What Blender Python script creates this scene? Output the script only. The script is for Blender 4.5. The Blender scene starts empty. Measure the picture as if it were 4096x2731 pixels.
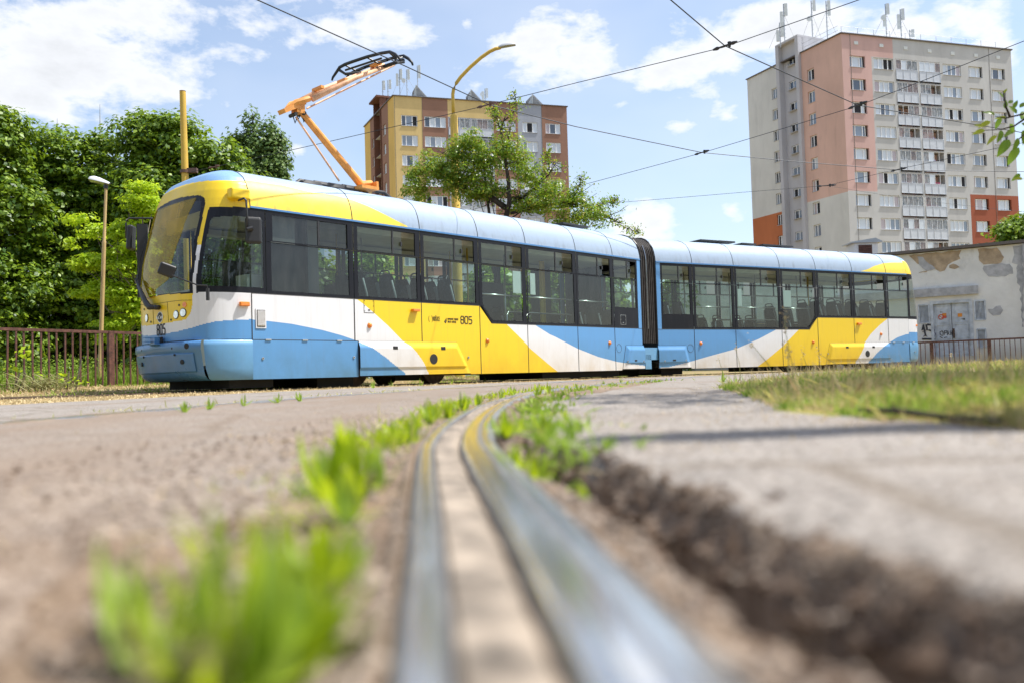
import bpy, bmesh, math, random
import numpy as np
from mathutils import Vector, Matrix
random.seed(7); rng = np.random.default_rng(7)
S = bpy.context.scene
COL = S.collection
# ------------------------------------------------------------ camera, sky, sun, exposure
CAM_H = .095; PITCH = .040; ROLL = .029; FP = 2000*4096/2352
cp_, sp_, cr_, sr_ = math.cos(PITCH), math.sin(PITCH), math.cos(ROLL), math.sin(ROLL)
FW = np.array((0, cp_, sp_)); UPV = np.array((sr_, -sp_*cr_, cp_*cr_)); RT = np.array((cr_, sp_*sr_, -cp_*sr_))
cam = bpy.data.cameras.new('camera'); camo = bpy.data.objects.new('camera', cam); COL.objects.link(camo)
camo.matrix_world = Matrix(((RT[0], UPV[0], -FW[0], 0), (RT[1], UPV[1], -FW[1], 0), (RT[2], UPV[2], -FW[2], CAM_H), (0, 0, 0, 1)))
cam.sensor_width = 36; cam.lens = 36*2000/2352; cam.clip_start = .01; cam.clip_end = 3000
cam.dof.use_dof = True; cam.dof.focus_distance = 16.5; cam.dof.aperture_fstop = 2.7
S.camera = camo
SUN_AZ = math.radians(85); SUN_EL = math.radians(62)
w = bpy.data.worlds.new('World'); S.world = w; w.use_nodes = True
def build_world():
    nt = w.node_tree; N = nt.nodes; Lk = nt.links; N.clear()
    out = N.new('ShaderNodeOutputWorld'); bg = N.new('ShaderNodeBackground'); bg.inputs[1].default_value = .15
    sky = N.new('ShaderNodeTexSky'); sky.sky_type = 'NISHITA'; sky.sun_disc = False
    sky.sun_elevation = SUN_EL; sky.sun_rotation = SUN_AZ; sky.air_density = 1.0; sky.dust_density = 1.6; sky.ozone_density = 1.0
    tc = N.new('ShaderNodeTexCoord'); sep = N.new('ShaderNodeSeparateXYZ'); Lk.new(tc.outputs['Generated'], sep.inputs[0])
    def m(op, a, b=None, c=None):
        n = N.new('ShaderNodeMath'); n.operation = op
        for i, v in enumerate((a, b, c)):
            if v is None: continue
            if isinstance(v, (int, float)): n.inputs[i].default_value = v
            else: Lk.new(v, n.inputs[i])
        return n.outputs[0]
    az = m('ARCTAN2', sep.outputs[0], sep.outputs[1]); el = m('ARCSINE', sep.outputs[2])
    comb = N.new('ShaderNodeCombineXYZ'); Lk.new(m('MULTIPLY', az, 1.0), comb.inputs[0]); Lk.new(m('MULTIPLY', el, 1.9), comb.inputs[1])
    def noise(sc, det, rough=.55, dist=0.0):
        n = N.new('ShaderNodeTexNoise'); n.inputs['Scale'].default_value = sc; n.inputs['Detail'].default_value = det
        n.inputs['Roughness'].default_value = rough; n.inputs['Distortion'].default_value = dist; Lk.new(comb.outputs[0], n.inputs[0]); return n.outputs[0]
    n1 = noise(11, 11, .60, .12); n2 = noise(2.1, 4)
    # cloud banks: azimuth, elevation, half sizes (radians), strength
    blobs = []
    for (x, y, sx, sy, k) in CLOUDS:
        a = math.atan((x-1176)/2000); e = math.atan((864-.029*(x-1176)-y)/2000*math.cos(a)); blobs.append((a, e, sx/2000, sy/2000, k))
    acc = None
    for a, e, sa, se, k in blobs:
        dx = m('DIVIDE', m('SUBTRACT', az, a), sa); dy = m('DIVIDE', m('SUBTRACT', el, e), se)
        r = m('SQRT', m('ADD', m('MULTIPLY', dx, dx), m('MULTIPLY', dy, dy)))
        b = m('MULTIPLY', m('MAXIMUM', m('SUBTRACT', 1.35, r), 0.0), k)
        acc = b if acc is None else m('MAXIMUM', acc, b)
    # the rest of the sky, away from the banks: ordinary scattered cloud
    gen = m('MULTIPLY', m('MAXIMUM', m('SUBTRACT', n2, .47), 0.0), 4.0)
    side = N.new('ShaderNodeMapRange'); side.inputs[1].default_value = .60; side.inputs[2].default_value = .75; Lk.new(m('ABSOLUTE', az), side.inputs[0])
    hi = N.new('ShaderNodeMapRange'); hi.inputs[1].default_value = .42; hi.inputs[2].default_value = .55; Lk.new(el, hi.inputs[0])
    away = m('MAXIMUM', side.outputs[0], hi.outputs[0])
    acc = m('MAXIMUM', acc, m('MULTIPLY', gen, away))
    v = m('ADD', acc, m('MULTIPLY', m('SUBTRACT', n1, .5), 3.3))
    ramp = N.new('ShaderNodeMapRange'); ramp.interpolation_type = 'SMOOTHSTEP'; ramp.inputs[1].default_value = .32; ramp.inputs[2].default_value = 1.05; Lk.new(v, ramp.inputs[0])
    thin = N.new('ShaderNodeMapRange'); thin.inputs[1].default_value = .30; thin.inputs[2].default_value = .72; thin.inputs[3].default_value = .04; thin.inputs[4].default_value = .36; Lk.new(n2, thin.inputs[0])
    mask = m('MAXIMUM', m('MULTIPLY', ramp.outputs[0], .93), thin.outputs[0])
    # cloud brightness: thin edges bright, thick cores a little greyer
    core = N.new('ShaderNodeMapRange'); core.inputs[1].default_value = .5; core.inputs[2].default_value = 1.9; core.inputs[3].default_value = 1.0; core.inputs[4].default_value = .74; Lk.new(v, core.inputs[0])
    cc = N.new('ShaderNodeMix'); cc.data_type = 'RGBA'; cc.blend_type = 'MULTIPLY'; cc.inputs[0].default_value = 1
    cc.inputs[6].default_value = (CLOUDV*.985, CLOUDV, CLOUDV*1.03, 1); Lk.new(core.outputs[0], cc.inputs[7])
    veil = N.new('ShaderNodeMix'); veil.data_type = 'RGBA'; veil.blend_type = 'MULTIPLY'; veil.inputs[0].default_value = 1
    veil.inputs[7].default_value = SKYMUL; Lk.new(sky.outputs[0], veil.inputs[6])
    mx = N.new('ShaderNodeMix'); mx.data_type = 'RGBA'; Lk.new(mask, mx.inputs[0]); Lk.new(veil.outputs[2], mx.inputs[6]); Lk.new(cc.outputs[2], mx.inputs[7])
    Lk.new(mx.outputs[2], bg.inputs[0]); Lk.new(bg.outputs[0], out.inputs[0])
CLOUDV = 5.5; SKYMUL = (1.02, 1.03, 1.03, 1)
CLOUDS = [(150, 100, 330, 160, 1.15), (400, 60, 190, 80, .85), (60, 215, 170, 60, .95), (490, 160, 60, 26, .5), (760, 40, 290, 66, .85), (960, 70, 140, 50, .7), (1090, 40, 60, 40, .7),
          (1350, 110, 240, 95, 1.0), (1550, 145, 220, 70, 1.0), (1290, 40, 110, 60, .5), (1800, 60, 220, 80, 1.0), (2080, 60, 240, 60, .95), (2330, 110, 60, 60, .8), (1440, 232, 95, 24, .72), (1580, 282, 66, 20, .7), (1690, 262, 56, 34, .75),
          (1520, 510, 120, 60, 1.0), (1690, 480, 50, 40, .95), (690, 335, 50, 22, .6), (1560, 440, 60, 22, .4), (440, 275, 60, 22, .6)]
build_world()
sun = bpy.data.lights.new('sun', 'SUN'); sun.energy = 5.0; sun.angle = math.radians(.53); sun.color = (1, .965, .9)
suno = bpy.data.objects.new('sun', sun); COL.objects.link(suno)
SD = Vector((math.sin(SUN_AZ)*math.cos(SUN_EL), math.cos(SUN_AZ)*math.cos(SUN_EL), math.sin(SUN_EL)))
suno.rotation_euler = SD.to_track_quat('Z', 'Y').to_euler(); suno.location = (20, 0, 40)
S.view_settings.view_transform = 'Standard'; S.view_settings.look = 'None'; S.view_settings.gamma = 1; S.view_settings.use_curve_mapping = False
S.view_settings.exposure = .50
S.render.engine = 'CYCLES'
S.cycles.transparent_max_bounces = 24; S.cycles.max_bounces = 8; S.cycles.transmission_bounces = 6; S.cycles.sample_clamp_indirect = 6

# ------------------------------------------------------------ surveying: photo pixels (4096 wide) to places
def ray(x, y): return FW + RT*((x-2048)/FP) - UPV*((y-1365.5)/FP)
def proj(p):
    p = np.asarray(p, float); q = p - np.array((0, 0, CAM_H)); d = q@FW
    return 2048+FP*(q@RT)/d, 1365.5-FP*(q@UPV)/d
def atY(q, Y):
    d = ray(*q); s = Y/d[1]; return (d[0]*s, Y, CAM_H+d[2]*s)
def atH(q, z):
    d = ray(*q); s = (z-CAM_H)/d[2]; return (d[0]*s, d[1]*s, z)
def PQ(x, y): return (x*4096/2352, y*4096/2352)
class Car:
    def __init__(s, p, q):
        L = math.hypot(q[0]-p[0], q[1]-p[1]); s.p = p; s.d = ((q[0]-p[0])/L, (q[1]-p[1])/L); s.n = (s.d[1], -s.d[0]); s.L = L
    def uz(s, q, v=0):
        r = ray(*q); ox, oy = s.p[0]-s.n[0]*v, s.p[1]-s.n[1]*v
        t = (ox*s.n[0]+oy*s.n[1])/(r[0]*s.n[0]+r[1]*s.n[1]); X, Y = r[0]*t, r[1]*t
        return ((X-ox)*s.d[0]+(Y-oy)*s.d[1], CAM_H+r[2]*t)
    def P(s, u, v, z): return (s.p[0]+s.d[0]*u-s.n[0]*v, s.p[1]+s.d[1]*u-s.n[1]*v, z)
def crop(x0, y0, k): return lambda x, y: (x0+k*x, y0+k*y)
c1 = crop(480, 620, .34446); c2 = crop(480, 1100, .40391); c3 = crop(1030, 780, .38265); c4 = crop(1400, 1100, .34014); c5 = crop(1850, 880, .35289); c6 = crop(2080, 1200, .34864); c7 = crop(2600, 930, .36347); c8 = crop(3150, 950, .35078)
d1 = crop(1100, 180, .36991); d2 = crop(1420, 230, .38265); d3 = crop(2960, 100, .6124); d4 = crop(2960, 0, .48299); d5 = crop(3560, 960, .33168); d6 = crop(0, 400, .38268); d7 = crop(0, 1000, .44643); d8 = crop(600, 330, .27422)
e2 = crop(2000, 1450, .89116); e4 = crop(2700, 1200, .59354)

# ------------------------------------------------------------ helpers
def tag(o, label=None, cat=None, group=None, kind=None):
    if label: o['label'] = label
    if cat: o['category'] = cat
    if group: o['group'] = group
    if kind: o['kind'] = kind
    return o
ORG = {}
def thing(name, loc, label, cat, group=None):
    o = bpy.data.objects.new(name, None); COL.objects.link(o); o.location = loc; o.empty_display_size = .2
    ORG[o.name] = Vector(loc); return tag(o, label, cat, group)
def link(name, me, parent=None):
    o = bpy.data.objects.new(name, me); COL.objects.link(o)
    if parent is not None:
        o.parent = parent; ORG[o.name] = ORG.get(parent.name, Vector((0, 0, 0)))
    return o
class MB:
    def __init__(s): s.v = []; s.f = []; s.m = []
    def add(s, vs, fs, mi=0):
        b = len(s.v); s.v += [tuple(float(c) for c in p) for p in vs]
        for f in fs: s.f.append(tuple(b+i for i in f)); s.m.append(mi)
        return s
    def quad(s, a, b, c, d, mi=0): return s.add((a, b, c, d), ((0, 1, 2, 3),), mi)
    def box(s, c, sx, sy, sz, ax=None, mi=0):
        """centre, full sizes, axes (3 vectors)"""
        c = np.array(c, float); ax = ax or ((1, 0, 0), (0, 1, 0), (0, 0, 1)); A = [np.array(a, float) for a in ax]
        vs = [c+A[0]*sx*i/2+A[1]*sy*j/2+A[2]*sz*k/2 for i in (-1, 1) for j in (-1, 1) for k in (-1, 1)]
        return s.add(vs, ((0, 1, 3, 2), (4, 6, 7, 5), (0, 4, 5, 1), (2, 3, 7, 6), (0, 2, 6, 4), (1, 5, 7, 3)), mi)
    def tube(s, pts, r, n=8, mi=0, cap=True):
        P = [np.array(p, float) for p in pts]; R = r if hasattr(r, '__len__') else [r]*len(P); rings = []
        for i, p in enumerate(P):
            t = P[min(i+1, len(P)-1)]-P[max(i-1, 0)]; t = t/(np.linalg.norm(t)+1e-9)
            a = np.cross(t, (0, 0, 1) if abs(t[2]) < .9 else (1, 0, 0)); a /= np.linalg.norm(a); b = np.cross(t, a)
            rings.append([p+(a*math.cos(k*2*math.pi/n)+b*math.sin(k*2*math.pi/n))*R[i] for k in range(n)])
        vs = [v for rr in rings for v in rr]; fs = []
        for i in range(len(P)-1):
            for k in range(n): fs.append((i*n+k, i*n+(k+1) % n, (i+1)*n+(k+1) % n, (i+1)*n+k))
        if cap: fs.append(tuple(range(n-1, -1, -1))); fs.append(tuple((len(P)-1)*n+k for k in range(n)))
        return s.add(vs, fs, mi)
    def disc(s, c, ax, r, h, n=16, mi=0):
        c = np.array(c, float); ax = np.array(ax, float)/np.linalg.norm(ax); return s.tube([c, c+ax*h], r, n, mi)
    def grid(s, rows, mi=0, mat=None):
        """rows: list of lists of points"""
        m_ = len(rows[0]); vs = [p for r in rows for p in r]; b = len(s.v); s.v += [tuple(float(c) for c in p) for p in vs]
        for i in range(len(rows)-1):
            for j in range(m_-1):
                k = mat(i, j) if mat else mi
                if k is None: continue
                s.f.append((b+i*m_+j, b+i*m_+j+1, b+(i+1)*m_+j+1, b+(i+1)*m_+j)); s.m.append(k)
        return s
    def build(s, name, mats, parent=None, smooth=False, auto=None):
        me = bpy.data.meshes.new(name); off = ORG.get(parent.name, Vector((0, 0, 0))) if parent is not None else Vector((0, 0, 0))
        me.from_pydata([(a-off[0], b-off[1], c-off[2]) for a, b, c in s.v], [], s.f)
        if not isinstance(mats, (list, tuple)): mats = [mats]
        for m_ in mats: me.materials.append(m_)
        me.polygons.foreach_set('material_index', s.m)
        if smooth:
            bm = bmesh.new(); bm.from_mesh(me); bmesh.ops.remove_doubles(bm, verts=bm.verts, dist=.0004); bm.to_mesh(me); bm.free()
            me.polygons.foreach_set('use_smooth', [True]*len(me.polygons))
        me.update()
        if auto: me.set_sharp_from_angle(angle=math.radians(auto))
        return link(name, me, parent)
def fastmesh(name, V, k, mat, parent=None, smooth=False, mi=None):
    """V: (n*k,3) vertices, faces of k consecutive vertices"""
    n = len(V)//k; me = bpy.data.meshes.new(name); V = np.asarray(V, np.float32)
    if parent is not None: V = V-np.array(ORG[parent.name], np.float32)
    me.vertices.add(len(V)); me.vertices.foreach_set('co', V.ravel())
    me.loops.add(len(V)); me.loops.foreach_set('vertex_index', np.arange(len(V), dtype=np.int32))
    me.polygons.add(n); me.polygons.foreach_set('loop_start', np.arange(0, n*k, k, dtype=np.int32))
    me.polygons.foreach_set('loop_total', np.full(n, k, dtype=np.int32))
    for m_ in (mat if isinstance(mat, (list, tuple)) else [mat]): me.materials.append(m_)
    if mi is not None: me.polygons.foreach_set('material_index', np.asarray(mi, np.int32))
    if smooth: me.polygons.foreach_set('use_smooth', np.ones(n, bool))
    me.update(calc_edges=True); return link(name, me, parent)
def child_copy(src, name, parent, loc=None, rotz=None):
    o = src.copy(); o.name = name; COL.objects.link(o); o.parent = parent
    if loc is not None: o.location = loc
    if rotz is not None: o.rotation_euler[2] = rotz
    return o
def lerp_tab(tab, x):
    xs = [t[0] for t in tab]; ys = [t[1] for t in tab]; return float(np.interp(x, xs, ys))

# ------------------------------------------------------------ materials
def node_mat(name):
    m_ = bpy.data.materials.new(name); m_.use_nodes = True; nt = m_.node_tree; return m_, nt, nt.nodes['Principled BSDF']
def setc(b, col, rough=.5, metal=0, spec=.5, coat=0):
    b.inputs['Base Color'].default_value = (*col, 1); b.inputs['Roughness'].default_value = rough; b.inputs['Metallic'].default_value = metal
    b.inputs['Specular IOR Level'].default_value = spec; b.inputs['Coat Weight'].default_value = coat
def mixc(nt, fac, a, b, blend='MIX'):
    n = nt.nodes.new('ShaderNodeMix'); n.data_type = 'RGBA'; n.blend_type = blend
    for i, v in ((0, fac), (6, a), (7, b)):
        if isinstance(v, (tuple, list)): n.inputs[i].default_value = (*v[:3], 1)
        elif isinstance(v, (int, float)): n.inputs[i].default_value = v
        else: nt.links.new(v, n.inputs[i])
    return n.outputs[2]
def noise_n(nt, scale, detail=4, rough=.55, stretch=None, coord='Object', dist=0):
    tc = nt.nodes.new('ShaderNodeTexCoord'); src = tc.outputs[coord]
    if stretch:
        mp = nt.nodes.new('ShaderNodeMapping'); mp.inputs['Scale'].default_value = stretch; nt.links.new(src, mp.inputs[0]); src = mp.outputs[0]
    n = nt.nodes.new('ShaderNodeTexNoise'); n.inputs['Scale'].default_value = scale; n.inputs['Detail'].default_value = detail; n.inputs['Roughness'].default_value = rough
    n.inputs['Distortion'].default_value = dist; nt.links.new(src, n.inputs[0]); return n.outputs[0]
def ramp_n(nt, src, a, b, lo=0, hi=1):
    r = nt.nodes.new('ShaderNodeMapRange'); nt.links.new(src, r.inputs[0]); r.inputs[1].default_value = a; r.inputs[2].default_value = b; r.inputs[3].default_value = lo; r.inputs[4].default_value = hi; return r.outputs[0]
def bump_n(nt, bsdf, src, dist, strength=.5):
    b = nt.nodes.new('ShaderNodeBump'); b.inputs['Distance'].default_value = dist; b.inputs['Strength'].default_value = strength
    nt.links.new(src, b.inputs['Height']); nt.links.new(b.outputs[0], bsdf.inputs['Normal'])
def mat_simple(name, col, rough=.5, metal=0, spec=.5, coat=0, var=.12, vscale=3, bump=0, bscale=60):
    m_, nt, b = node_mat(name); setc(b, col, rough, metal, spec, coat)
    if var:
        n = noise_n(nt, vscale, 5); f = ramp_n(nt, n, .3, .7)
        nt.links.new(mixc(nt, f, tuple(c*(1-var) for c in col), tuple(min(1, c*(1+var)) for c in col)), b.inputs['Base Color'])
    if bump: bump_n(nt, b, noise_n(nt, bscale, 4), bump)
    return m_
def mat_paint(name, col, dirt=.25, grime=(.16, .13, .10), rough=.38, coat=.15, roof=False):
    """vehicle paint with dust film, vertical run marks and grime towards the lower edge (height above rail)"""
    m_, nt, b = node_mat(name); setc(b, col, rough, 0, .5, coat); b.inputs['Coat Roughness'].default_value = .15
    geo = nt.nodes.new('ShaderNodeNewGeometry'); sep = nt.nodes.new('ShaderNodeSeparateXYZ'); nt.links.new(geo.outputs['Position'], sep.inputs[0])
    streak = noise_n(nt, 5, 6, .6, (3.2, 3.2, .22)); blot = noise_n(nt, 2.2, 5, .6)
    f = ramp_n(nt, streak, .52, .80, 0, dirt)
    c = mixc(nt, f, col, grime)
    c = mixc(nt, ramp_n(nt, blot, .35, .75, 0, .10), c, tuple(x*.82+.03 for x in col))
    if roof:
        low = ramp_n(nt, sep.outputs[2], 3.16, 2.86, 0, 1); k = nt.nodes.new('ShaderNodeMath'); k.operation = 'MULTIPLY'
        nt.links.new(low, k.inputs[0]); nt.links.new(ramp_n(nt, noise_n(nt, 3.0, 7, .65, (2.4, 2.4, .7)), .50, .72, 0, .55), k.inputs[1])
        c = mixc(nt, k.outputs[0], c, (.13, .125, .12))
        c = mixc(nt, ramp_n(nt, noise_n(nt, 9, 5, .6, (2.6, 2.6, .3)), .66, .78, 0, .22), c, (.25, .24, .23))
    else:
        low = ramp_n(nt, sep.outputs[2], .95, .15, 0, .85); k = nt.nodes.new('ShaderNodeMath'); k.operation = 'MULTIPLY'
        nt.links.new(low, k.inputs[0]); nt.links.new(ramp_n(nt, noise_n(nt, 2.5, 6, .6, (1, 1, .8)), .25, .75, .1, 1), k.inputs[1])
        c = mixc(nt, k.outputs[0], c, (.72, .58, .40), 'MULTIPLY')
    nt.links.new(c, b.inputs['Base Color']); nt.links.new(ramp_n(nt, blot, .3, .7, rough-.08, rough+.15), b.inputs['Roughness']); return m_
def mat_glass(name, tint=(.72, .80, .78), dust=.06, refl=1.0, dustcol=(.55, .56, .55), even=False):
    m_ = bpy.data.materials.new(name); m_.use_nodes = True; nt = m_.node_tree; nt.nodes.clear(); N = nt.nodes.new
    out = N('ShaderNodeOutputMaterial'); tr = N('ShaderNodeBsdfTransparent'); tr.inputs[0].default_value = (*tint, 1)
    gl = N('ShaderNodeBsdfGlossy'); gl.inputs['Roughness'].default_value = .02; gl.inputs[0].default_value = (1, 1, 1, 1)
    fr = N('ShaderNodeLayerWeight'); fr.inputs[0].default_value = .5; pw = N('ShaderNodeMath'); pw.operation = 'POWER'; pw.inputs[1].default_value = 4.0; nt.links.new(fr.outputs['Facing'], pw.inputs[0]); mm = N('ShaderNodeMath'); mm.operation = 'MULTIPLY_ADD'; mm.use_clamp = True; mm.inputs[1].default_value = .8*refl; mm.inputs[2].default_value = .048*refl; nt.links.new(pw.outputs[0], mm.inputs[0])
    mx = N('ShaderNodeMixShader'); nt.links.new(mm.outputs[0], mx.inputs[0]); nt.links.new(tr.outputs[0], mx.inputs[1]); nt.links.new(gl.outputs[0], mx.inputs[2])
    df = N('ShaderNodeBsdfDiffuse'); df.inputs[0].default_value = (*dustcol, 1); m2 = N('ShaderNodeMixShader')
    n = noise_n(nt, 3, 6, .6, (2.5, 2.5, .6)); nt.links.new(ramp_n(nt, n, .35, .8, dust*(.8 if even else .3), dust*(1.2 if even else 2.2)), m2.inputs[0])
    nt.links.new(mx.outputs[0], m2.inputs[1]); nt.links.new(df.outputs[0], m2.inputs[2]); nt.links.new(m2.outputs[0], out.inputs[0]); return m_
def mat_leaf(name, c1_, c2_, trans=.35, tcol=None, rough=.45):
    m_ = bpy.data.materials.new(name); m_.use_nodes = True; nt = m_.node_tree; nt.nodes.clear(); N = nt.nodes.new
    out = N('ShaderNodeOutputMaterial'); geo = N('ShaderNodeNewGeometry'); col = mixc(nt, geo.outputs['Random Per Island'], c1_, c2_)
    pb = N('ShaderNodeBsdfPrincipled'); pb.inputs['Roughness'].default_value = rough; pb.inputs['Specular IOR Level'].default_value = .4; nt.links.new(col, pb.inputs['Base Color'])
    tl = N('ShaderNodeBsdfTranslucent'); tc = tcol or (c2_[0]*2.2, c2_[1]*1.9, c2_[2]*.8)
    nt.links.new(mixc(nt, .5, col, tc), tl.inputs[0]); mx = N('ShaderNodeMixShader'); mx.inputs[0].default_value = trans
    nt.links.new(pb.outputs[0], mx.inputs[1]); nt.links.new(tl.outputs[0], mx.inputs[2]); nt.links.new(mx.outputs[0], out.inputs[0]); return m_
M = {}
M['white'] = mat_paint('tram_white', (.74, .74, .76), .14)
M['yellow'] = mat_paint('tram_yellow', (.84, .58, .010), .16)
M['blue'] = mat_paint('tram_blue', (.105, .30, .60), .12)
M['roofblue'] = mat_paint('roof_pale_blue', (.30, .385, .50), .16, rough=.55, coat=.0, roof=True)
M['roofblue_a'] = mat_paint('roof_front_blue', (.20, .36, .60), .08, roof=True)
M['roofyellow'] = mat_paint('roof_yellow', (.86, .63, .05), .12, roof=True)
M['bumper'] = mat_paint('bumper_blue', (.070, .215, .47), .10, rough=.3, coat=.3)
M['skirt'] = mat_paint('skirt_blue', (.135, .34, .60), .14)
M['black'] = mat_paint('window_band_black', (.010, .011, .016), .22, (.07, .065, .065), rough=.34, coat=.0)
M['black'].node_tree.nodes['Principled BSDF'].inputs['Specular IOR Level'].default_value = .22
M['rubber'] = mat_simple('rubber', (.018, .018, .018), .7, bump=.002)
M['plastic'] = mat_simple('black_plastic', (.025, .025, .027), .45)
M['under'] = mat_simple('underframe', (.012, .011, .010), .8, var=.5)
M['rustwheel'] = mat_simple('rusty_steel', (.10, .06, .04), .7, .4, var=.5, vscale=9)
M['glass'] = mat_glass('window_glass', (.60, .71, .67), .012)
M['glassd'] = mat_glass('dusty_glass', (.30, .34, .34), .02)
M['glassy'] = mat_glass('windscreen_glass', (.80, .84, .80), .012)
M['film'] = mat_glass('yellow_window_film', (.84, .66, .16), .22, .5, (.85, .60, .04), True)
M['bellows'] = mat_simple('bellows_cloth', (.045, .038, .034), .75, var=.4, vscale=8, bump=.004, bscale=30)
M['grey'] = mat_simple('interior_grey', (.42, .43, .42), .6)
M['intlight'] = mat_simple('interior_cream', (.60, .60, .56), .6)
M['dark'] = mat_simple('dark_interior', (.05, .05, .055), .7)
M['seat'] = mat_simple('seat_fabric', (.035, .038, .05), .9, var=.6, vscale=25)
M['seatshell'] = mat_simple('seat_shell', (.30, .32, .34), .5)
M['steel'] = mat_simple('brushed_steel', (.55, .55, .55), .3, 1)
M['yellowpole'] = mat_simple('yellow_handrail', (.62, .42, .04), .4)
M['orangelamp'] = mat_simple('amber_lens', (.80, .22, .02), .15, coat=.6, var=.25, vscale=40)
M['lamp'] = mat_simple('headlamp_glass', (.75, .75, .75), .12, .6, coat=1, var=.3, vscale=30)
M['ink'] = mat_simple('black_lettering', (.02, .02, .025), .5, var=0)
M['paper'] = mat_simple('white_paper', (.72, .76, .76), .8, var=.03)
M['porange'] = mat_simple('pantograph_orange', (.72, .30, .06), .5, var=.25, vscale=6)
M['ppeach'] = mat_simple('pantograph_faded', (.74, .42, .24), .55, var=.25, vscale=6)
M['pblack'] = mat_simple('pantograph_black', (.02, .022, .025), .45, .3)
M['wire'] = mat_simple('wire_dark', (.03, .035, .045), .5, .5, var=0)
M['rust'] = mat_simple('rusty_fence_paint', (.115, .048, .034), .65, var=.5, vscale=14, bump=.003, bscale=50)
M['insul'] = mat_simple('brown_insulator', (.12, .06, .04), .4, var=.4)
def mat_pole(name, a, b):
    m_, nt, bs = node_mat(name); setc(bs, a, .5)
    f = ramp_n(nt, noise_n(nt, 5, 7, .7, (3, 3, .5)), .56, .68); c = mixc(nt, ramp_n(nt, noise_n(nt, 1.2, 3), .3, .7), a, tuple(x*.86 for x in a))
    nt.links.new(mixc(nt, f, c, b), bs.inputs['Base Color']); return m_
M['yellowpost'] = mat_pole('yellow_mast_paint', (.66, .42, .055), (.42, .26, .06))
M['creampost'] = mat_pole('cream_lamp_paint', (.55, .38, .16), (.20, .10, .05))
# ============================================================ THE TRAM
CA = Car(atH(c3(0, 145), 2.85), atH(c5(2000, 455), 2.85)); CB = Car(atH(c7(60, 330), 2.85), atH(c8(1120, 415), 2.85))
W = 2.46
tram = thing('tram', (CA.P(5, 1.2, 0)[0], CA.P(5, 1.2, 0)[1], 0), 'long articulated tram in yellow, white and pale blue marked 805, standing with its pantograph raised', 'tram')
PROF = [(0, 2.88), (.012, 2.98), (.045, 3.11), (.10, 3.24), (.20, 3.365), (.34, 3.46), (.5, 3.52), (.75, 3.555), (1.0, 3.57), (1.23, 3.575)]
def prof(t):
    i = t*(len(PROF)-1); k = min(int(i), len(PROF)-2); f = i-k
    return PROF[k][0]*(1-f)+PROF[k+1][0]*f, PROF[k][1]*(1-f)+PROF[k+1][1]*f
def vin(z): return 0.0 if z <= 2.88 else float(np.interp(z, [p[1] for p in PROF], [p[0] for p in PROF]))
def curve(car, pts, v=0):
    L = sorted(car.uz(p, v) for p in pts); us = [a for a, b in L]; zs = [b for a, b in L]
    return us, zs
def fcurve(us, zs, left, right):
    def g(u):
        if u < us[0]: return left
        if u > us[-1]: return right
        return float(np.interp(u, us, zs))
    return g
BIG = 99
g1 = fcurve(*curve(CA, [c2(1310, 443), c2(1450, 455), c2(1700, 485), c2(2000, 545), c2(2200, 600), c2(2330, 645), c4(100, 785), c4(250, 860), c4(400, 965), c4(500, 1050), c4(640, 1150)]), 1.1, -BIG)
g2 = fcurve(*curve(CA, [c4(60, 270), c4(160, 345), c4(290, 455), c4(450, 600), c4(620, 775), c4(680, 820), c4(760, 900), c4(850, 1030), c4(910, 1145)]), BIG, -BIG)
g3 = fcurve(*curve(CA, [c4(1840, 578), c4(2090, 825), c4(2110, 855), c4(2352, 1060), c6(200, 625), c6(300, 710), c6(445, 828)]), BIG, -BIG)
g4 = fcurve(*curve(CA, [c4(2180, 592), c4(2352, 700), c6(400, 420), c6(660, 555), c6(900, 650), c6(1110, 705), c6(1200, 720), c6(1425, 752)]), BIG, .25)
g5 = fcurve(*curve(CB, [c6(1590, 775), c6(1700, 765), c6(1890, 720), c6(2010, 690), c7(500, 1402), c7(700, 1345), c7(950, 1277), c7(1200, 1170), c7(1385, 1072)]), .2, BIG)
g6 = fcurve(*curve(CB, [c7(1180, 1475), c7(1300, 1385), c7(1460, 1250), c7(1550, 1160), c7(1635, 1072)]), -BIG, BIG)
g7 = fcurve(*curve(CB, [c8(765, 1420), c8(830, 1310), c8(880, 1200), c8(950, 1100), c8(1050, 1000), c8(1140, 928)]), -BIG, BIG)
g8 = fcurve(*curve(CB, [c8(915, 1418), c8(1010, 1310), c8(1095, 1235), c8(1165, 1195), c8(1250, 1140), c8(1350, 1105), c8(1465, 1088)]), -BIG, 1.09)
LIVM = [M['white'], M['yellow'], M['blue']]
def livA(u): return [(g1(u), 2), (g2(u), 0), (g3(u), 1), (g4(u), 0), (BIG*2, 2)]
def livB(u): return [(g8(u), 2), (g7(u), 0), (g6(u), 1), (g5(u), 0), (BIG*2, 2)]
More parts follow.
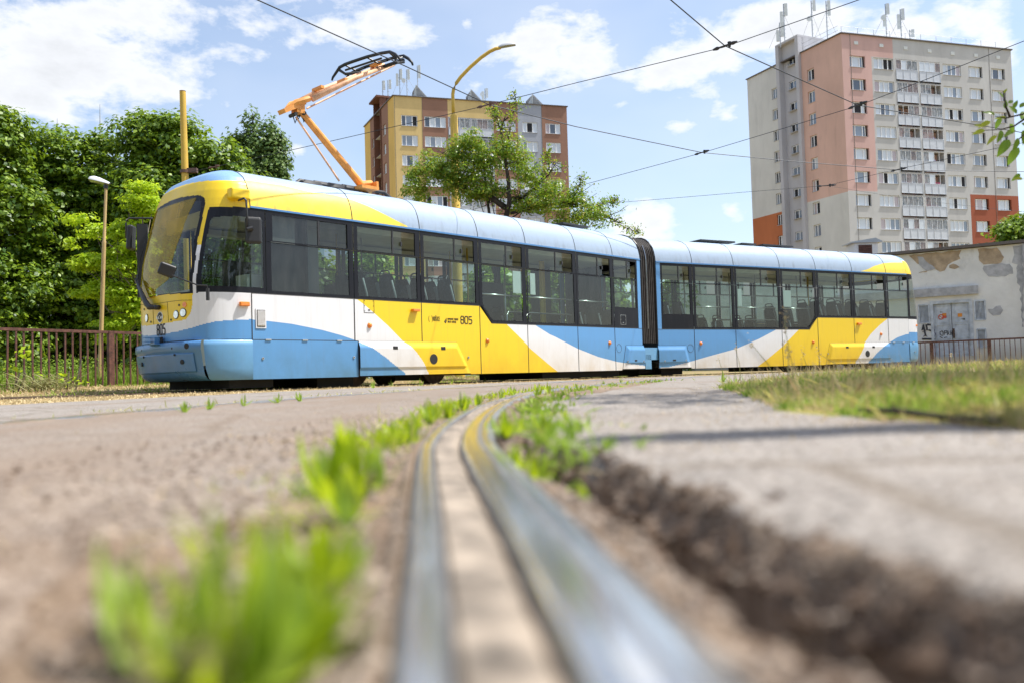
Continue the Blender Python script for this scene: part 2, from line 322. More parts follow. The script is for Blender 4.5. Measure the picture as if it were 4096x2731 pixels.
def livery_panel(name, car, liv, u0, u1, zb, zt, v=0.0, parent=tram, mats=LIVM, gap=.005, side=0, step=.02, label=None):
    """painted body panel between u0 and u1 with folded edges; colour areas meet along the livery curves"""
    zb = zb if callable(zb) else (lambda u, q=zb: q); zt = zt if callable(zt) else (lambda u, q=zt: q)
    V = (lambda v_: W-v_) if side else (lambda v_: v_)
    n = max(1, int(round((u1-u0)/step))); us = [u0+gap+(u1-u0-2*gap)*i/n for i in range(n+1)]; mb = MB()
    for a, b in zip(us[:-1], us[1:]):
        la, lb_ = liv(a), liv(b); pa, pb = zb(a)+gap, zb(b)+gap; ta, tb = zt(a)-gap, zt(b)-gap
        for (za, mi), (zc, _) in zip(la, lb_):
            ya = min(max(za, pa), ta); yb = min(max(zc, pb), tb)
            if abs(za) > 50 or abs(zc) > 50: ya, yb = (ta, tb) if max(za, zc) > 50 else (pa, pb)
            if ya <= pa+1e-6 and yb <= pb+1e-6: continue
            mb.quad(car.P(a, V(v), pa), car.P(b, V(v), pb), car.P(b, V(v), yb), car.P(a, V(v), ya), mi); pa, pb = ya, yb
    d = .022
    lm = lambda u, z: next(mi for q, mi in liv(u) if z < q)
    for a in (us[0], us[-1]):
        z0, z1 = zb(a)+gap, zt(a)-gap; mb.quad(car.P(a, V(v), z0), car.P(a, V(v), z1), car.P(a, V(v+d), z1), car.P(a, V(v+d), z0), lm(a, (z0+z1)/2))
    for zf, s_ in ((zb, 1), (zt, -1)):
        for a, b in zip(us[:-1], us[1:]):
            mb.quad(car.P(a, V(v), zf(a)+s_*gap), car.P(b, V(v), zf(b)+s_*gap), car.P(b, V(v+d), zf(b)+s_*gap), car.P(a, V(v+d), zf(a)+s_*gap), lm(a, zf(a)))
    o = mb.build(name, mats, parent)
    if label: o['label'] = label
    return o
ZS, ZL, ZK, ZB, ZG = 1.505, 1.165, .785, .165, 2.88      # high sill, low sill, skirt line, bottom edge, gutter
def slope(u0, z0, u1, z1): return lambda u: float(np.interp(u, [u0, u1], [z0, z1]))
# --- painted side panels, car A then car B (near side), and plain counterparts on the far side
for side in (0, 1):
    livery_panel('side_panel', CA, livA, -.13, 1.84, ZK, ZS, side=side)
    livery_panel('side_panel', CA, livA, 1.84, 3.36, ZK, ZS, side=side)
    livery_panel('side_panel', CA, livA, 3.36, 4.88, lambda u: float(np.interp(u, [4.24, 4.60], [ZK, ZB])), ZS, side=side)
    livery_panel('side_panel', CA, livA, 4.88, 6.285, ZB, slope(4.88, ZS, 5.21, ZL), side=side)
    for a, b in ((6.285, 7.96), (7.96, 9.345)): livery_panel('side_panel', CA, livA, a, b, ZB, ZL, side=side)
    livery_panel('side_panel', CA, livA, 9.345, 10.47, lambda u: float(np.interp(u, [9.60, 9.76], [ZB, .76])), ZL, side=side)
    livery_panel('skirt_panel', CA, livA, -.13, 1.90, ZB, ZK, side=side)
    livery_panel('side_panel', CB, livB, 0, 1.19, lambda u: float(np.interp(u, [.90, 1.06], [.76, ZB])), ZL, side=side)
    for a, b in ((1.19, 2.63), (2.63, 4.34)): livery_panel('side_panel', CB, livB, a, b, ZB, ZL, side=side)
    livery_panel('side_panel', CB, livB, 4.34, 5.765, ZB, slope(5.43, ZL, 5.765, ZS), side=side)
    livery_panel('side_panel', CB, livB, 5.765, 7.29, lambda u: float(np.interp(u, [6.02, 6.22], [ZB, ZK])), ZS, side=side)
    livery_panel('side_panel', CB, livB, 7.29, 8.80, ZK, ZS, side=side)
    livery_panel('side_panel', CB, livB, 8.80, 9.75, ZK, ZS, side=side)
    livery_panel('skirt_panel', CB, livB, 8.80, 9.75, .19, ZK, side=side)
    livery_panel('body_pillar', CA, lambda u: [(BIG*2, 2)], 10.33, 10.47, ZL, ZG-.03, side=side)
    livery_panel('body_pillar', CB, lambda u: [(BIG*2, 2)], 0, .135, ZL, ZG-.03, side=side)
def bogie_cover(car, liv, u0, u1, zt, zb, lefts, rights, side=0):
    """raised cover over a bogie: proud of the body by 3 cm with a rounded shoulder along top and slanted end"""
    V = (lambda v_: W-v_) if side else (lambda v_: v_)
    mb = MB(); n = max(40, int((u1-u0)/.016))
    def row(f):   # f 0..1 from bottom to top
        z = zb+(zt-zb)*f; a = float(np.interp(z, [zb, zt], lefts)); b = float(np.interp(z, [zb, zt], rights)); out = []
        for i in range(n+1):
            u = a+(b-a)*i/n; ed = .13
            e = 1.0
            if lefts[0] != lefts[1]: e = min(e, (u-a)/ed)
            if rights[0] != rights[1]: e = min(e, (b-u)/ed)
            e = min(e, (zt-z)/ed); e = max(0, min(1, e)); e = e*e*(3-2*e)
            dip = .03 if z < zb+.13 else .0
            out.append(car.P(u, V(-.006-.042*e+dip*e*.6), z))
        return out
    fs = sorted(set([i/36 for i in range(37)]+[1-.13/(zt-zb)*k/5 for k in range(6)])); rows = [row(f) for f in fs]
    def mt(i, j):
        p = (np.array(rows[i][j])+np.array(rows[i+1][j+1]))/2
        u = (p[0]-car.p[0])*car.d[0]+(p[1]-car.p[1])*car.d[1]
        return next(mi for q, mi in liv(u) if p[2] < q)
    return mb.grid(rows, mat=mt).build('bogie_cover', LIVM, tram, smooth=True, auto=50)
def fine_cover(car, liv, *a, **k): return bogie_cover(car, liv, *a, **k)
for side in (0, 1):
    fine_cover(CA, livA, 1.9, 4.6, ZK, ZB+.02, (1.905, 1.905), (4.60, 4.24), side=side)
    fine_cover(CA, livA, 9.7, 10.47, .76, .2, (9.62, 9.77), (10.50, 10.50), side=side)
    fine_cover(CB, livB, 0, 1, .76, .2, (-.02, -.02), (1.05, .90), side=side)
    fine_cover(CB, livB, 6.2, 8.8, ZK, ZB+.02, (6.02, 6.22), (8.795, 8.795), side=side)
# --- window band: black frames with openings, panes, sliding lights
UT, UB, LT = 2.78, 2.365, 2.33
def holed(mb, car, u0, u1, zb, zt, holes, V, mi=0, depth=.03):
    """flat sheet with rectangular holes and reveals"""
    us = sorted(set([u0, u1]+[h[0] for h in holes]+[h[1] for h in holes])); zs = sorted(set([zb, zt]+[h[2] for h in holes]+[h[3] for h in holes]))
    for a, b in zip(us[:-1], us[1:]):
        for c, d in zip(zs[:-1], zs[1:]):
            um, zm = (a+b)/2, (c+d)/2
            if any(h[0] < um < h[1] and h[2] < zm < h[3] for h in holes): continue
            mb.quad(car.P(a, V(0), c), car.P(b, V(0), c), car.P(b, V(0), d), car.P(a, V(0), d), mi)
    for h in holes:
        a, b, c, d = h[:4]
        for (p, q) in (((a, c), (b, c)), ((b, c), (b, d)), ((b, d), (a, d)), ((a, d), (a, c))):
            mb.quad(car.P(p[0], V(0), p[1]), car.P(q[0], V(0), q[1]), car.P(q[0], V(depth), q[1]), car.P(p[0], V(depth), p[1]), mi)
def module(car, u0, u1, zlow, up=(0.09, .12), lo=(.09, .09), open_=True, cut=None, lowtop=LT, blank=False, side=0, split=.60, lowbot=None):
    V = (lambda v_: W-v_) if side else (lambda v_: v_)
    a, b = u0+up[0], u1-up[1]; la, lb_ = u0+lo[0], u1-lo[1]; zb = (lowbot if lowbot else zlow+.055)
    zf = (lambda u: zlow) if cut is None else cut
    mb = MB(); us0, us1 = u0+.006, u1-.006
    holed(mb, car, us0, us1, UB-.02, ZG-.035, [(a, b, UB, UT)], V)
    # lower part: polygonal bottom where the sill steps
    if cut is None:
        holed(mb, car, us0, us1, zlow+.006, UB-.026, [(la, lb_, zb, lowtop)], V)
    else:
        n = 24; us = sorted(set([us0+(us1-us0)*i/n for i in range(n+1)]+[la, lb_]))
        for p, q in zip(us[:-1], us[1:]):
            inn = la <= (p+q)/2 <= lb_
            sp_z, sq_z = zf(p)+.006, zf(q)+.006
            if not inn: mb.quad(car.P(p, V(0), sp_z), car.P(q, V(0), sq_z), car.P(q, V(0), UB-.026), car.P(p, V(0), UB-.026))
            else:
                mb.quad(car.P(p, V(0), sp_z), car.P(q, V(0), sq_z), car.P(q, V(0), sq_z+.06), car.P(p, V(0), sp_z+.06)); mb.quad(car.P(p, V(0), lowtop), car.P(q, V(0), lowtop), car.P(q, V(0), UB-.026), car.P(p, V(0), UB-.026))
    fr = mb.build('window_frame', M['black'], tram)
    # panes
    m_ = a+(b-a)*split
    def pane(p, q, z0, z1, v, mat='glass', nm='window_pane', zc=None):
        mb = MB(); zc = zc or (lambda u: z0); n = 1 if zc(p) == zc(q) else 8
        for i in range(n):
            x0, x1 = p+(q-p)*i/n, p+(q-p)*(i+1)/n; mb.quad(car.P(x0, V(v), zc(x0)), car.P(x1, V(v), zc(x1)), car.P(x1, V(v), z1), car.P(x0, V(v), z1))
        return mb.build(nm, M[mat], fr)
    gl = 'glassd' if blank else 'glass'
    pane(a, m_, UB, UT, .012, gl)
    bar = MB(); bar.box(car.P(m_, V(.012), (UB+UT)/2), .035, .02, UT-UB, ((*car.d, 0), (*car.n, 0), (0, 0, 1)))
    if open_:
        s_ = a+(b-a)*(split+.17); pane(m_, s_, UB, UT, .022, 'glass', 'sliding_pane')
        bar.box(car.P(s_-.03, V(.0), (UB+UT)/2-.02), .035, .02, .08, ((*car.d, 0), (*car.n, 0), (0, 0, 1)))
    else: pane(m_, b, UB, UT, .022, gl, 'sliding_pane')
    bar.build('slider_bar', M['plastic'], fr)
    if cut is None: pane(la, lb_, zb, lowtop, .012, gl)
    else: pane(la, lb_, zb, lowtop, .012, gl, zc=lambda u: zf(u)+.066)
    return fr
for side in (0, 1):
    module(CA, .13, 1.84, ZS, up=(.13, .12), lo=(.10, .10), blank=(side == 0), side=side, open_=(side == 1))
    module(CA, 1.84, 3.36, ZS, side=side); module(CA, 3.36, 4.88, ZS, side=side)
    module(CA, 4.88, 6.285, ZL, cut=slope(4.95, ZS, 5.22, ZL), side=side, lo=(.09, .13))
    module(CA, 6.285, 7.96, ZL, side=side, lo=(.05, .09)); module(CA, 7.96, 9.345, ZL, side=side, lo=(.07, .09))
    module(CA, 9.345, 10.33, ZL, lowbot=1.66, lowtop=2.32, side=side, up=(.04, .05), lo=(.04, .06))
    module(CB, .135, 1.19, ZL, side=side, up=(.06, .11), lo=(.06, .10), lowbot=1.55); module(CB, 1.19, 2.63, ZL, side=side, up=(.10, .10))
    module(CB, 2.63, 4.34, ZL, side=side); module(CB, 4.34, 5.765, ZL, cut=slope(5.42, ZL, 5.70, ZS), side=side)
    module(CB, 5.765, 7.29, ZS, side=side); module(CB, 7.29, 8.80, ZS, side=side)
    module(CB, 8.80, 9.86, ZS, side=side, up=(.07, .07), lo=(.07, .07))
for side in (0, 1):
    V = (lambda v_: W-v_) if side else (lambda v_: v_); mb = MB()
    holed(mb, CA, -.13, .125, ZS+.006, ZG-.035, [(-.131, .085, 1.60, 2.70)], V); fr = mb.build('window_frame', M['black'], tram)
    mb = MB(); mb.quad(CA.P(-.13, V(.004), 1.60), CA.P(.085, V(.004), 1.60), CA.P(.085, V(.004), 2.70), CA.P(-.13, V(.004), 2.70)); mb.build('window_pane', M['glass'], fr)
# --- roof shells: one arched panel per module
def ruv(car, q):
    best = None
    for i in range(181):
        v, z = prof(i/180); u, zz = car.uz(q, v); e = abs(zz-z)
        if best is None or e < best[0]: best = (e, u, i/180)
        if z >= zz: return u, i/180
    return best[1], best[2]
ryA = [ruv(CA, p) for p in (c1(1480, 300), c1(1887, 360), c3(560, -22), c3(790, 3), c3(950, 45), c3(1150, 120), c3(1400, 245), c3(1560, 325))]
ryA.sort(); ryA = [(-.2, ryA[0][1])]+[(u, t) for u, t in ryA]
def yA(u): return float(np.interp(u, [a for a, b in ryA], [b for a, b in ryA])) if u < ryA[-1][0]+.02 else -1
ryB = sorted(ruv(CB, p) for p in (c8(830, 402), c8(900, 372), c8(980, 332), c8(1095, 298), c8(1190, 290), c8(1300, 290), c8(1390, 298)))
def yB(u): return float(np.interp(u, [a for a, b in ryB], [b for a, b in ryB])) if u > ryB[0][0] else -1
def roof_panel(car, u0, u1, yf, blue):
    mb = MB(); n = max(2, int((u1-u0)/.03)); us = [u0+.006+(u1-u0-.012)*i/n for i in range(n+1)]; NT = 18
    pt = lambda u, t, far: car.P(u, (W-prof(t)[0]) if far else prof(t)[0], prof(t)[1])
    for far in (0, 1):
        for a, b in zip(us[:-1], us[1:]):
            ya, yb = max(0, yf(a)), max(0, yf(b))
            if yf(a) < 0 and yf(b) < 0: ya = yb = 0
            ks = [0, 1] if (ya or yb) else [1]
            for k in ks:
                lo_a, hi_a = (0, ya) if k == 0 else (ya, 1); lo_b, hi_b = (0, yb) if k == 0 else (yb, 1)
                nn = 5 if k == 0 else NT
                for i in range(nn):
                    f0, f1 = i/nn, (i+1)/nn
                    mb.quad(pt(a, lo_a+(hi_a-lo_a)*f0, far), pt(b, lo_b+(hi_b-lo_b)*f0, far), pt(b, lo_b+(hi_b-lo_b)*f1, far), pt(a, lo_a+(hi_a-lo_a)*f1, far), 1 if k == 0 else 0)
    o = mb.build('roof_panel', [M[blue], M['roofyellow']], tram, smooth=True); return o
for i, (a, b) in enumerate(((-.13, 1.83), (1.83, 3.36), (3.36, 4.88), (4.88, 6.285), (6.285, 7.96), (7.96, 9.345), (9.345, 10.47))): roof_panel(CA, a, b, yA, 'roofblue' if i else 'roofblue')
for a, b in ((0, 1.19), (1.19, 2.63), (2.63, 4.34), (4.34, 5.765), (5.765, 7.29), (7.29, 8.80), (8.80, 9.75)): roof_panel(CB, a, b, yB, 'roofblue')
# dark rubber seams between roof panels and between body panels
def seam_line(pts, r=.010): mb = MB(); mb.tube(pts, r, 4); return mb.build('panel_seam', M['rubber'], tram)
for car, us_, low in ((CA, (-.13, 1.83, 3.36, 4.88, 6.285, 7.96, 9.345), (ZK, ZK, ZK, ZB, ZB, ZB, ZB)), (CB, (1.19, 2.63, 4.34, 5.765, 7.29, 8.80), (ZB, ZB, ZB, ZB, ZK, ZB))):
    for u, lo_ in zip(us_, low):
        seam_line([car.P(u, v+.003, z) for v, z in PROF]+[car.P(u, W-v-.003, z) for v, z in PROF[::-1]])
        hi_ = ZS if (car is CA and u < 5) or (car is CB and u > 5.7) else ZL
        seam_line([car.P(u, .003, lo_), car.P(u, .003, hi_)])
for car, pts in ((CA, ((-.13, ZS), (4.90, ZS), (5.21, ZL), (10.47, ZL))), (CA, ((-.13, ZK), (4.22, ZK))), (CB, ((0, ZL), (5.43, ZL), (5.765, ZS), (9.75, ZS))), (CB, ((6.24, ZK), (9.75, ZK))), (CA, ((-.13, ZG-.012), (10.47, ZG-.012))), (CB, ((0, ZG-.012), (9.75, ZG-.012)))): seam_line([car.P(u, .002, z) for u, z in pts], .006)
# gutter strip, dark seams behind the panels, floor, ceiling, inner walls
for car, a, b in ((CA, -.13, 10.47), (CB, 0, 9.75)):
    mb = MB(); m2 = MB(); ax = ((*car.d, 0), (*car.n, 0), (0, 0, 1))
    for far in (0, 1):
        V = (lambda v_: W-v_) if far else (lambda v_: v_)
        mb.box(car.P((a+b)/2, V(.012), ZG-.018), b-a, .05, .03, ax)
        m2.quad(car.P(a, V(.03), ZB+.02), car.P(b, V(.03), ZB+.02), car.P(b, V(.03), 1.13), car.P(a, V(.03), 1.13))
        m2.quad(car.P(a, V(.035), ZG-.03), car.P(b, V(.035), ZG-.03), car.P(b, V(.16), 3.16), car.P(a, V(.16), 3.16))
        m2.quad(car.P(a, V(.14), 3.15), car.P(b, V(.14), 3.15), car.P(b, V(1.0), 3.47), car.P(a, V(1.0), 3.47))
    mb.build('gutter', M['bumper'], tram); m2.build('body_shell', M['dark'], tram)
    m3 = MB(); m3.box(car.P((a+b)/2, W/2, .34), b-a, W-.1, .06, ax); m3.build('floor', M['dark'], tram)
    m3 = MB(); m3.box(car.P((a+b)/2, W/2, 2.86), b-a, W-.12, .04, ax)
    for v in (.35, 2.1): m3.box(car.P((a+b)/2, v, 2.77), b-a-.4, .22, .1, ax)
    m3.build('ceiling', M['intlight'], tram)
# inner wall below high sill (bogie areas)
for car, spans in ((CA, ((-.1, 4.9, 1.47),)), (CB, ((5.75, 9.8, 1.47),))):
    for a, b, z in spans:
        m3 = MB(); ax = ((*car.d, 0), (*car.n, 0), (0, 0, 1))
        for v in (.05, W-.05): m3.box(car.P((a+b)/2, v, (z+.35)/2), b-a, .02, z-.35, ax)
        m3.build('inner_wall', M['grey'], tram)
# --- the nose (and tail): lofted shell
UFT = [(.16, -.90), (.22, -.98), (.5, -1.06), (.78, -1.06), (1.1, -1.07), (1.7, -1.08), (2.1, -1.03), (2.5, -.93), (3.0, -.78), (3.13, -.74), (3.30, -.67), (3.42, -.58), (3.50, -.44), (3.55, -.28), (3.575, -.13)]
PLAN = [(0, 0), (.22, .012), (.42, .045), (.58, .09), (.70, .145), (.80, .22), (.88, .32), (.945, .48), (.985, .72), (1, 1)]
def _arc():
    L = [0]
    for p, q in zip(PLAN[:-1], PLAN[1:]): L.append(L[-1]+math.hypot((p[0]-q[0])*.94, (p[1]-q[1])*W/2))
    return [l/L[-1] for l in L], L[-1]
ARC, ARCL = _arc()
_T = np.linspace(0, 1, 241); _pa = np.interp(_T, ARC, [p[0] for p in PLAN]); _pb = np.interp(_T, ARC, [p[1] for p in PLAN]); _K = np.hanning(29); _K /= _K.sum()
_pa = np.convolve(np.concatenate([-_pa[14:0:-1], _pa, _pa[-2:-16:-1]]), _K, 'valid'); _pb = np.convolve(np.concatenate([-_pb[14:0:-1], _pb, 2-_pb[-2:-16:-1]]), _K, 'valid')
def nose(s, z, grow=0.0):
    far = s > 1; t = 2-s if far else s
    a = float(np.interp(t, _T, _pa)); b = float(np.interp(t, _T, _pb))
    uf = lerp_tab(UFT, z); vi = vin(z); u = -.13+a*(uf+.13)-grow*a; v = vi+b*(W/2-vi)-grow*(1-b)
    return u, (W-v if far else v)
_SS = np.linspace(0, 1.6, 321); _ZZ = np.linspace(.16, 3.574, 340)
_pts = np.array([[CA.P(*nose(s, z), z) for z in _ZZ] for s in _SS]); _q = _pts-np.array((0, 0, CAM_H)); _d = _q@FW
_px = 2048+FP*(_q@RT)/_d; _py = 1365.5-FP*(_q@UPV)/_d
def nose_sz(q):
    e = (_px-q[0])**2+(_py-q[1])**2; i, j = np.unravel_index(np.argmin(e), e.shape); return float(_SS[i]), float(_ZZ[j])
def inpoly(x, y, P):
    ins = False; n = len(P)
    for i in range(n):
        x0, y0 = P[i]; x1, y1 = P[(i+1) % n]
        if (y0 > y) != (y1 > y) and x < (x1-x0)*(y-y0)/(y1-y0)+x0: ins = not ins
    return ins
def poly_np(P, X, Y):
    ins = np.zeros(X.shape, bool); n = len(P)
    for i in range(n):
        x0, y0 = P[i]; x1, y1 = P[(i+1) % n]
        if y0 == y1: continue
        ins ^= ((y0 > Y) != (y1 > Y)) & (X < (x1-x0)*(Y-y0)/(y1-y0)+x0)
    return ins
def npoly(pts, extra=()): return [nose_sz(p) for p in pts]+list(extra)
wsT = sorted(npoly([c1(988, 560), c1(985, 510), c1(960, 482), c1(930, 472), c1(850, 475), c1(700, 497), c1(600, 530)])); wsR = npoly([c1(940, 820), c1(900, 990), c1(878, 1200), c1(852, 1400), c2(718, 178)]); wsB = npoly([c2(600, 186), c2(450, 198), c2(350, 208)])
def clipc(P): return [(s, z) for s, z in P if s <= 1.0]
def close_center(top, right, bottom):
    tz = np.interp(1.0, [p[0] for p in sorted(top)], [p[1] for p in sorted(top)]); bz = np.interp(1.0, [p[0] for p in sorted(bottom)], [p[1] for p in sorted(bottom)])
    return [(1.02, float(tz))]+sorted(clipc(top), reverse=True)+right+sorted(clipc(bottom))+[(1.02, float(bz))]
WS = close_center(wsT, wsR, wsB)
gT = npoly([c1(945, 585), c1(942, 550), c1(925, 530), c1(895, 528), c1(850, 535), c1(700, 560), c1(600, 590)]); gR = npoly([c1(905, 800), c1(865, 1000), c1(835, 1200), c1(815, 1400), c2(692, 165)]); gB = npoly([c2(600, 178), c2(450, 188), c2(350, 198)])
WG = close_center(gT, gR, gB)
CW = npoly([c1(1040, 607), c1(1010, 690), c1(965, 950), c1(920, 1200), c1(888, 1400), c2(758, 174)], [(-.1, 1.505), (-.1, 2.845), (0, 2.845)])
CG = npoly([c1(1085, 720), c1(1055, 760), c1(1000, 1000), c1(965, 1250), c1(948, 1450), c1(960, 1525)], [(.0, 1.60), (-.1, 1.60), (-.1, 2.70), (.1, 2.70)])
LPR = npoly([c2(718, 181), c2(716, 250), c2(712, 330), c2(692, 395), c2(655, 435), c2(600, 457), c2(480, 472), c2(335, 491)])
lpz = np.interp(1.0, sorted(p[0] for p in LPR), [p[1] for p in sorted(LPR)])
LP = [(1.02, wsB[-1][1]-.005)]+[(p[0], p[1]) for p in wsB if p[0] <= 1][::-1]+clipc(LPR)+[(1.02, float(min(lpz, min(p[1] for p in LPR))))]
wav = sorted(npoly([c2(400, 592), c2(560, 560), c2(700, 525), c2(850, 485), c2(950, 460), c2(1080, 447), c2(1300, 443)]))
rf = sorted(npoly([c1(600, 405), c1(750, 350), c1(900, 315), c1(1050, 300), c1(1250, 298), c1(1440, 305)]))
pilz = nose_sz(c1(905, 1045))[1]
def nose_shell(car, mirror_u, name_pref, classify, mats, parts, cell=.0135, zlo=.79, zhi=3.574, s0=0, s1=2):
    """shell cut into parts by class number"""
    ns = int((s1-s0)*ARCL/cell); nz = int((zhi-zlo)/cell); ss = np.linspace(s0, s1, ns+1); zz = np.linspace(zlo, zhi, nz+1)
    grid = {}
    cs, cz = np.meshgrid((ss[:-1]+ss[1:])/2, (zz[:-1]+zz[1:])/2, indexing='ij'); t = np.where(cs > 1, 2-cs, cs); K = classify(t, cz, cs)
    for nm, classes in parts.items():
        mb = MB(); idx = {}; vs = []; fs = []; ms = []
        def vid(i, j):
            if (i, j) not in idx: u, v = nose(ss[i], zz[j]); idx[(i, j)] = len(vs); vs.append(car.P(mirror_u(u), v, zz[j]))
            return idx[(i, j)]
        for i in range(ns):
            for j in range(nz):
                k = int(K[i, j])
                if k in classes: fs.append((vid(i, j), vid(i+1, j), vid(i+1, j+1), vid(i, j+1))); ms.append(classes.index(k))
        if not fs: continue
        mb.v = vs; mb.f = fs; mb.m = ms; yield nm, mb.build(nm.split('.')[0], [mats[k] for k in classes], tram, smooth=True)
def class_front(t, z, s):
    K = np.zeros(t.shape, int)                                             # 0 white
    wv = np.interp(t, [p[0] for p in wav], [p[1] for p in wav]); K[z < wv] = 2
    K[z > pilz] = 1; rb = np.interp(t, [p[0] for p in rf], [p[1] for p in rf]); K[z > rb] = 3
    K[poly_np(LP, t, z)] = 4; K[poly_np(WS, t, z)] = 5; K[poly_np(WG, t, z)] = 6
    K[poly_np(CW, t, z)] = 5; K[poly_np(CG, t, z)] = 7
    K[(abs(z-2.845) < .008) & (t < .6) & (K == 5)] = 8
    K[(K == 7) & (s > 1)] = 9
    return K
NM = {0: M['white'], 1: M['yellow'], 2: M['blue'], 3: M['roofblue_a'], 4: M['yellow'], 5: M['black'], 6: M['glassy'], 7: M['glass'], 8: M['rubber'], 9: M['glass']}
for nm, o in nose_shell(CA, lambda u: u, 'front', class_front, NM, {'front_shell': [0, 1, 2, 3], 'lamp_panel': [4], 'windscreen_surround': [5, 8], 'windscreen': [6], 'cab_side_window': [7], 'far_cab_window': [9]}): pass
TU = lambda u: 9.75+(-.13-u)*1.0
def class_tail(t, z, s):
    K = np.zeros(t.shape, int); u = 9.75+t*ARCL
    K[z < 1.09] = 2; K[z > 1.50] = 5
    K[(z > 1.58) & (z < 2.75) & (t > .07)] = 6; K[(z > 1.58) & (z < UT) & (t < .06)] = 5
    K[z > 2.87] = 1; K[z > 3.30] = 3
    return K
for nm, o in nose_shell(CB, TU, 'tail', class_tail, NM, {'rear_shell': [0, 2], 'rear_roof_cap': [1, 3], 'rear_window_surround': [5], 'rear_window': [6]}, cell=.03): pass
def ring_shell(car, mu, zs, grow, s0, s1, mat, name, n=60, close_bottom=True):
    mb = MB(); rows = []
    for z, g in zip(zs, grow):
        r = []
        for i in range(n+1):
            s = s0+(s1-s0)*i/n; u, v = nose(s, z, g); r.append(car.P(mu(u), v, z))
        rows.append(r)
    mb.grid(rows)
    for r in (rows[0], rows[-1]):
        k = len(r)//2
        for i in range(k): mb.quad(r[i], r[i+1], r[len(r)-2-i], r[len(r)-1-i])
    return mb.build(name, mat, tram, smooth=True, auto=55)
sb = nose_sz(c2(828, 700))[0]
bz = [.17, .20, .25, .31, .62, .64, .74, .765, .775]; bg_ = [-.03, .03, .055, .065, .075, .095, .095, .075, .03]
ring_shell(CA, lambda u: u, bz, bg_, sb+.006, 2-sb-.006, M['bumper'], 'bumper')
for a, b in ((0.004, sb-.006), (2-sb+.006, 1.996)):
    mb = MB(); rows = []
    for z, g in ((.17, .0), (.20, .02), (.35, .03), (.70, .03), (.765, .02), (.78, .0)):
        rows.append([CA.P(*nose(a+(b-a)*i/24, z, g), z) for i in range(25)])
    mb.grid(rows).build('corner_skirt', M['skirt'], tram, smooth=True, auto=60)
ring_shell(CB, TU, [.2, .24, .3, .6, .74, .78], [-.02, .0, .012, .015, .012, .0], 0.0, 2.0, M['skirt'], 'rear_skirt')
# recessed hatch panel of the bumper with its holes
def nose_frame(s, z, g=0.0):
    p = np.array(CA.P(*nose(s, z, g), z)); q = np.array(CA.P(*nose(s+.02, z, g), z)); t = (q-p)/np.linalg.norm(q-p); n = np.cross(t, (0, 0, 1)); n /= np.linalg.norm(n)
    if n@np.array((*CA.d, 0)) > 0 and s < 1.6 and s > .4: n = -n
    return p, t, n
mb = MB(); hs0, hs1 = nose_sz(c2(755, 860))[0], 2-nose_sz(c2(755, 860))[0]
rows = []
for z in (.30, .32, .58, .60):
    rows.append([CA.P(*nose(hs0+(hs1-hs0)*i/30, z, .083 if .31 < z < .59 else .070), z) for i in range(31)])
mb.grid(rows).build('bumper_hatch', M['bumper'], tram, smooth=True, auto=30)
def on_nose(q, name, fn, g=0.0, mirror=False):
    s, z = nose_sz(q); out = []
    p, t, n = nose_frame(s, z, g); return fn(p, t, n)
def disc_part(q, r, h, mat, name, g=0.0, rim=None, back=.01):
    def fn(p, t, n):
        mb = MB(); up = np.cross(n, t); up = up if up[2] > 0 else -up
        if rim: mb.disc(p-n*back, n, r*1.18, h+back-.006, 16, 1)
        mb.disc(p-n*back, n, r, h+back, 16, 0); o = mb.build(name, [M[mat], M[rim or 'plastic']], tram, auto=40, smooth=True); return o
    return on_nose(q, name, fn, g)
for q in (c2(627, 375), c2(558, 397), c2(268, 432), c2(227, 425)): disc_part(q, .058, .012, 'lamp', 'headlight', rim='plastic')
for q in (c2(641, 295), c2(215, 347)): disc_part(q, .042, .01, 'orangelamp', 'indicator', rim='yellow')
for q in (c2(587, 298), c2(508, 442), c2(242, 341), c2(308, 466)): disc_part(q, .016, .01, 'plastic', 'bolt')
for q in (c2(648, 858), c2(273, 880)): disc_part(q, .036, .004, 'rubber', 'jacking_hole', g=.083)
for q in (c2(578, 790), c2(295, 810), c2(558, 723), c2(280, 743)): disc_part(q, .017, .004, 'rubber', 'bolt_hole', g=.093)
disc_part(c2(692, 708), .045, .006, 'rubber', 'bumper_lamp', g=.09, rim='bumper')
# seams of the lamp panel
mb = MB()
for q0, q1 in ((c2(325, 290), c2(335, 490)), (c2(468, 268), c2(480, 470))):
    s0_, z0_ = nose_sz(q0); s1_, z1_ = nose_sz(q1)
    for i in range(10):
        f, g = i/10, (i+1)/10; A_ = np.array(CA.P(*nose(s0_+(s1_-s0_)*f, z0_+(z1_-z0_)*f, .002), z0_+(z1_-z0_)*f)); B_ = np.array(CA.P(*nose(s0_+(s1_-s0_)*g, z0_+(z1_-z0_)*g, .002), z0_+(z1_-z0_)*g)); mb.tube([A_, B_], .003, 4)
pr = [nose_sz(p) for p in (c2(200, 300), c2(325, 292), c2(468, 268), c2(600, 252), c2(712, 248))]
for (s0_, z0_), (s1_, z1_) in zip(pr[:-1], pr[1:]):
    for i in range(6):
        f, g = i/6, (i+1)/6; mb.tube([CA.P(*nose(s0_+(s1_-s0_)*f, z0_+(z1_-z0_)*f, .002), z0_+(z1_-z0_)*f), CA.P(*nose(s0_+(s1_-s0_)*g, z0_+(z1_-z0_)*g, .002), z0_+(z1_-z0_)*g)], .003, 4)
mb.build('panel_seam', M['rubber'], tram)
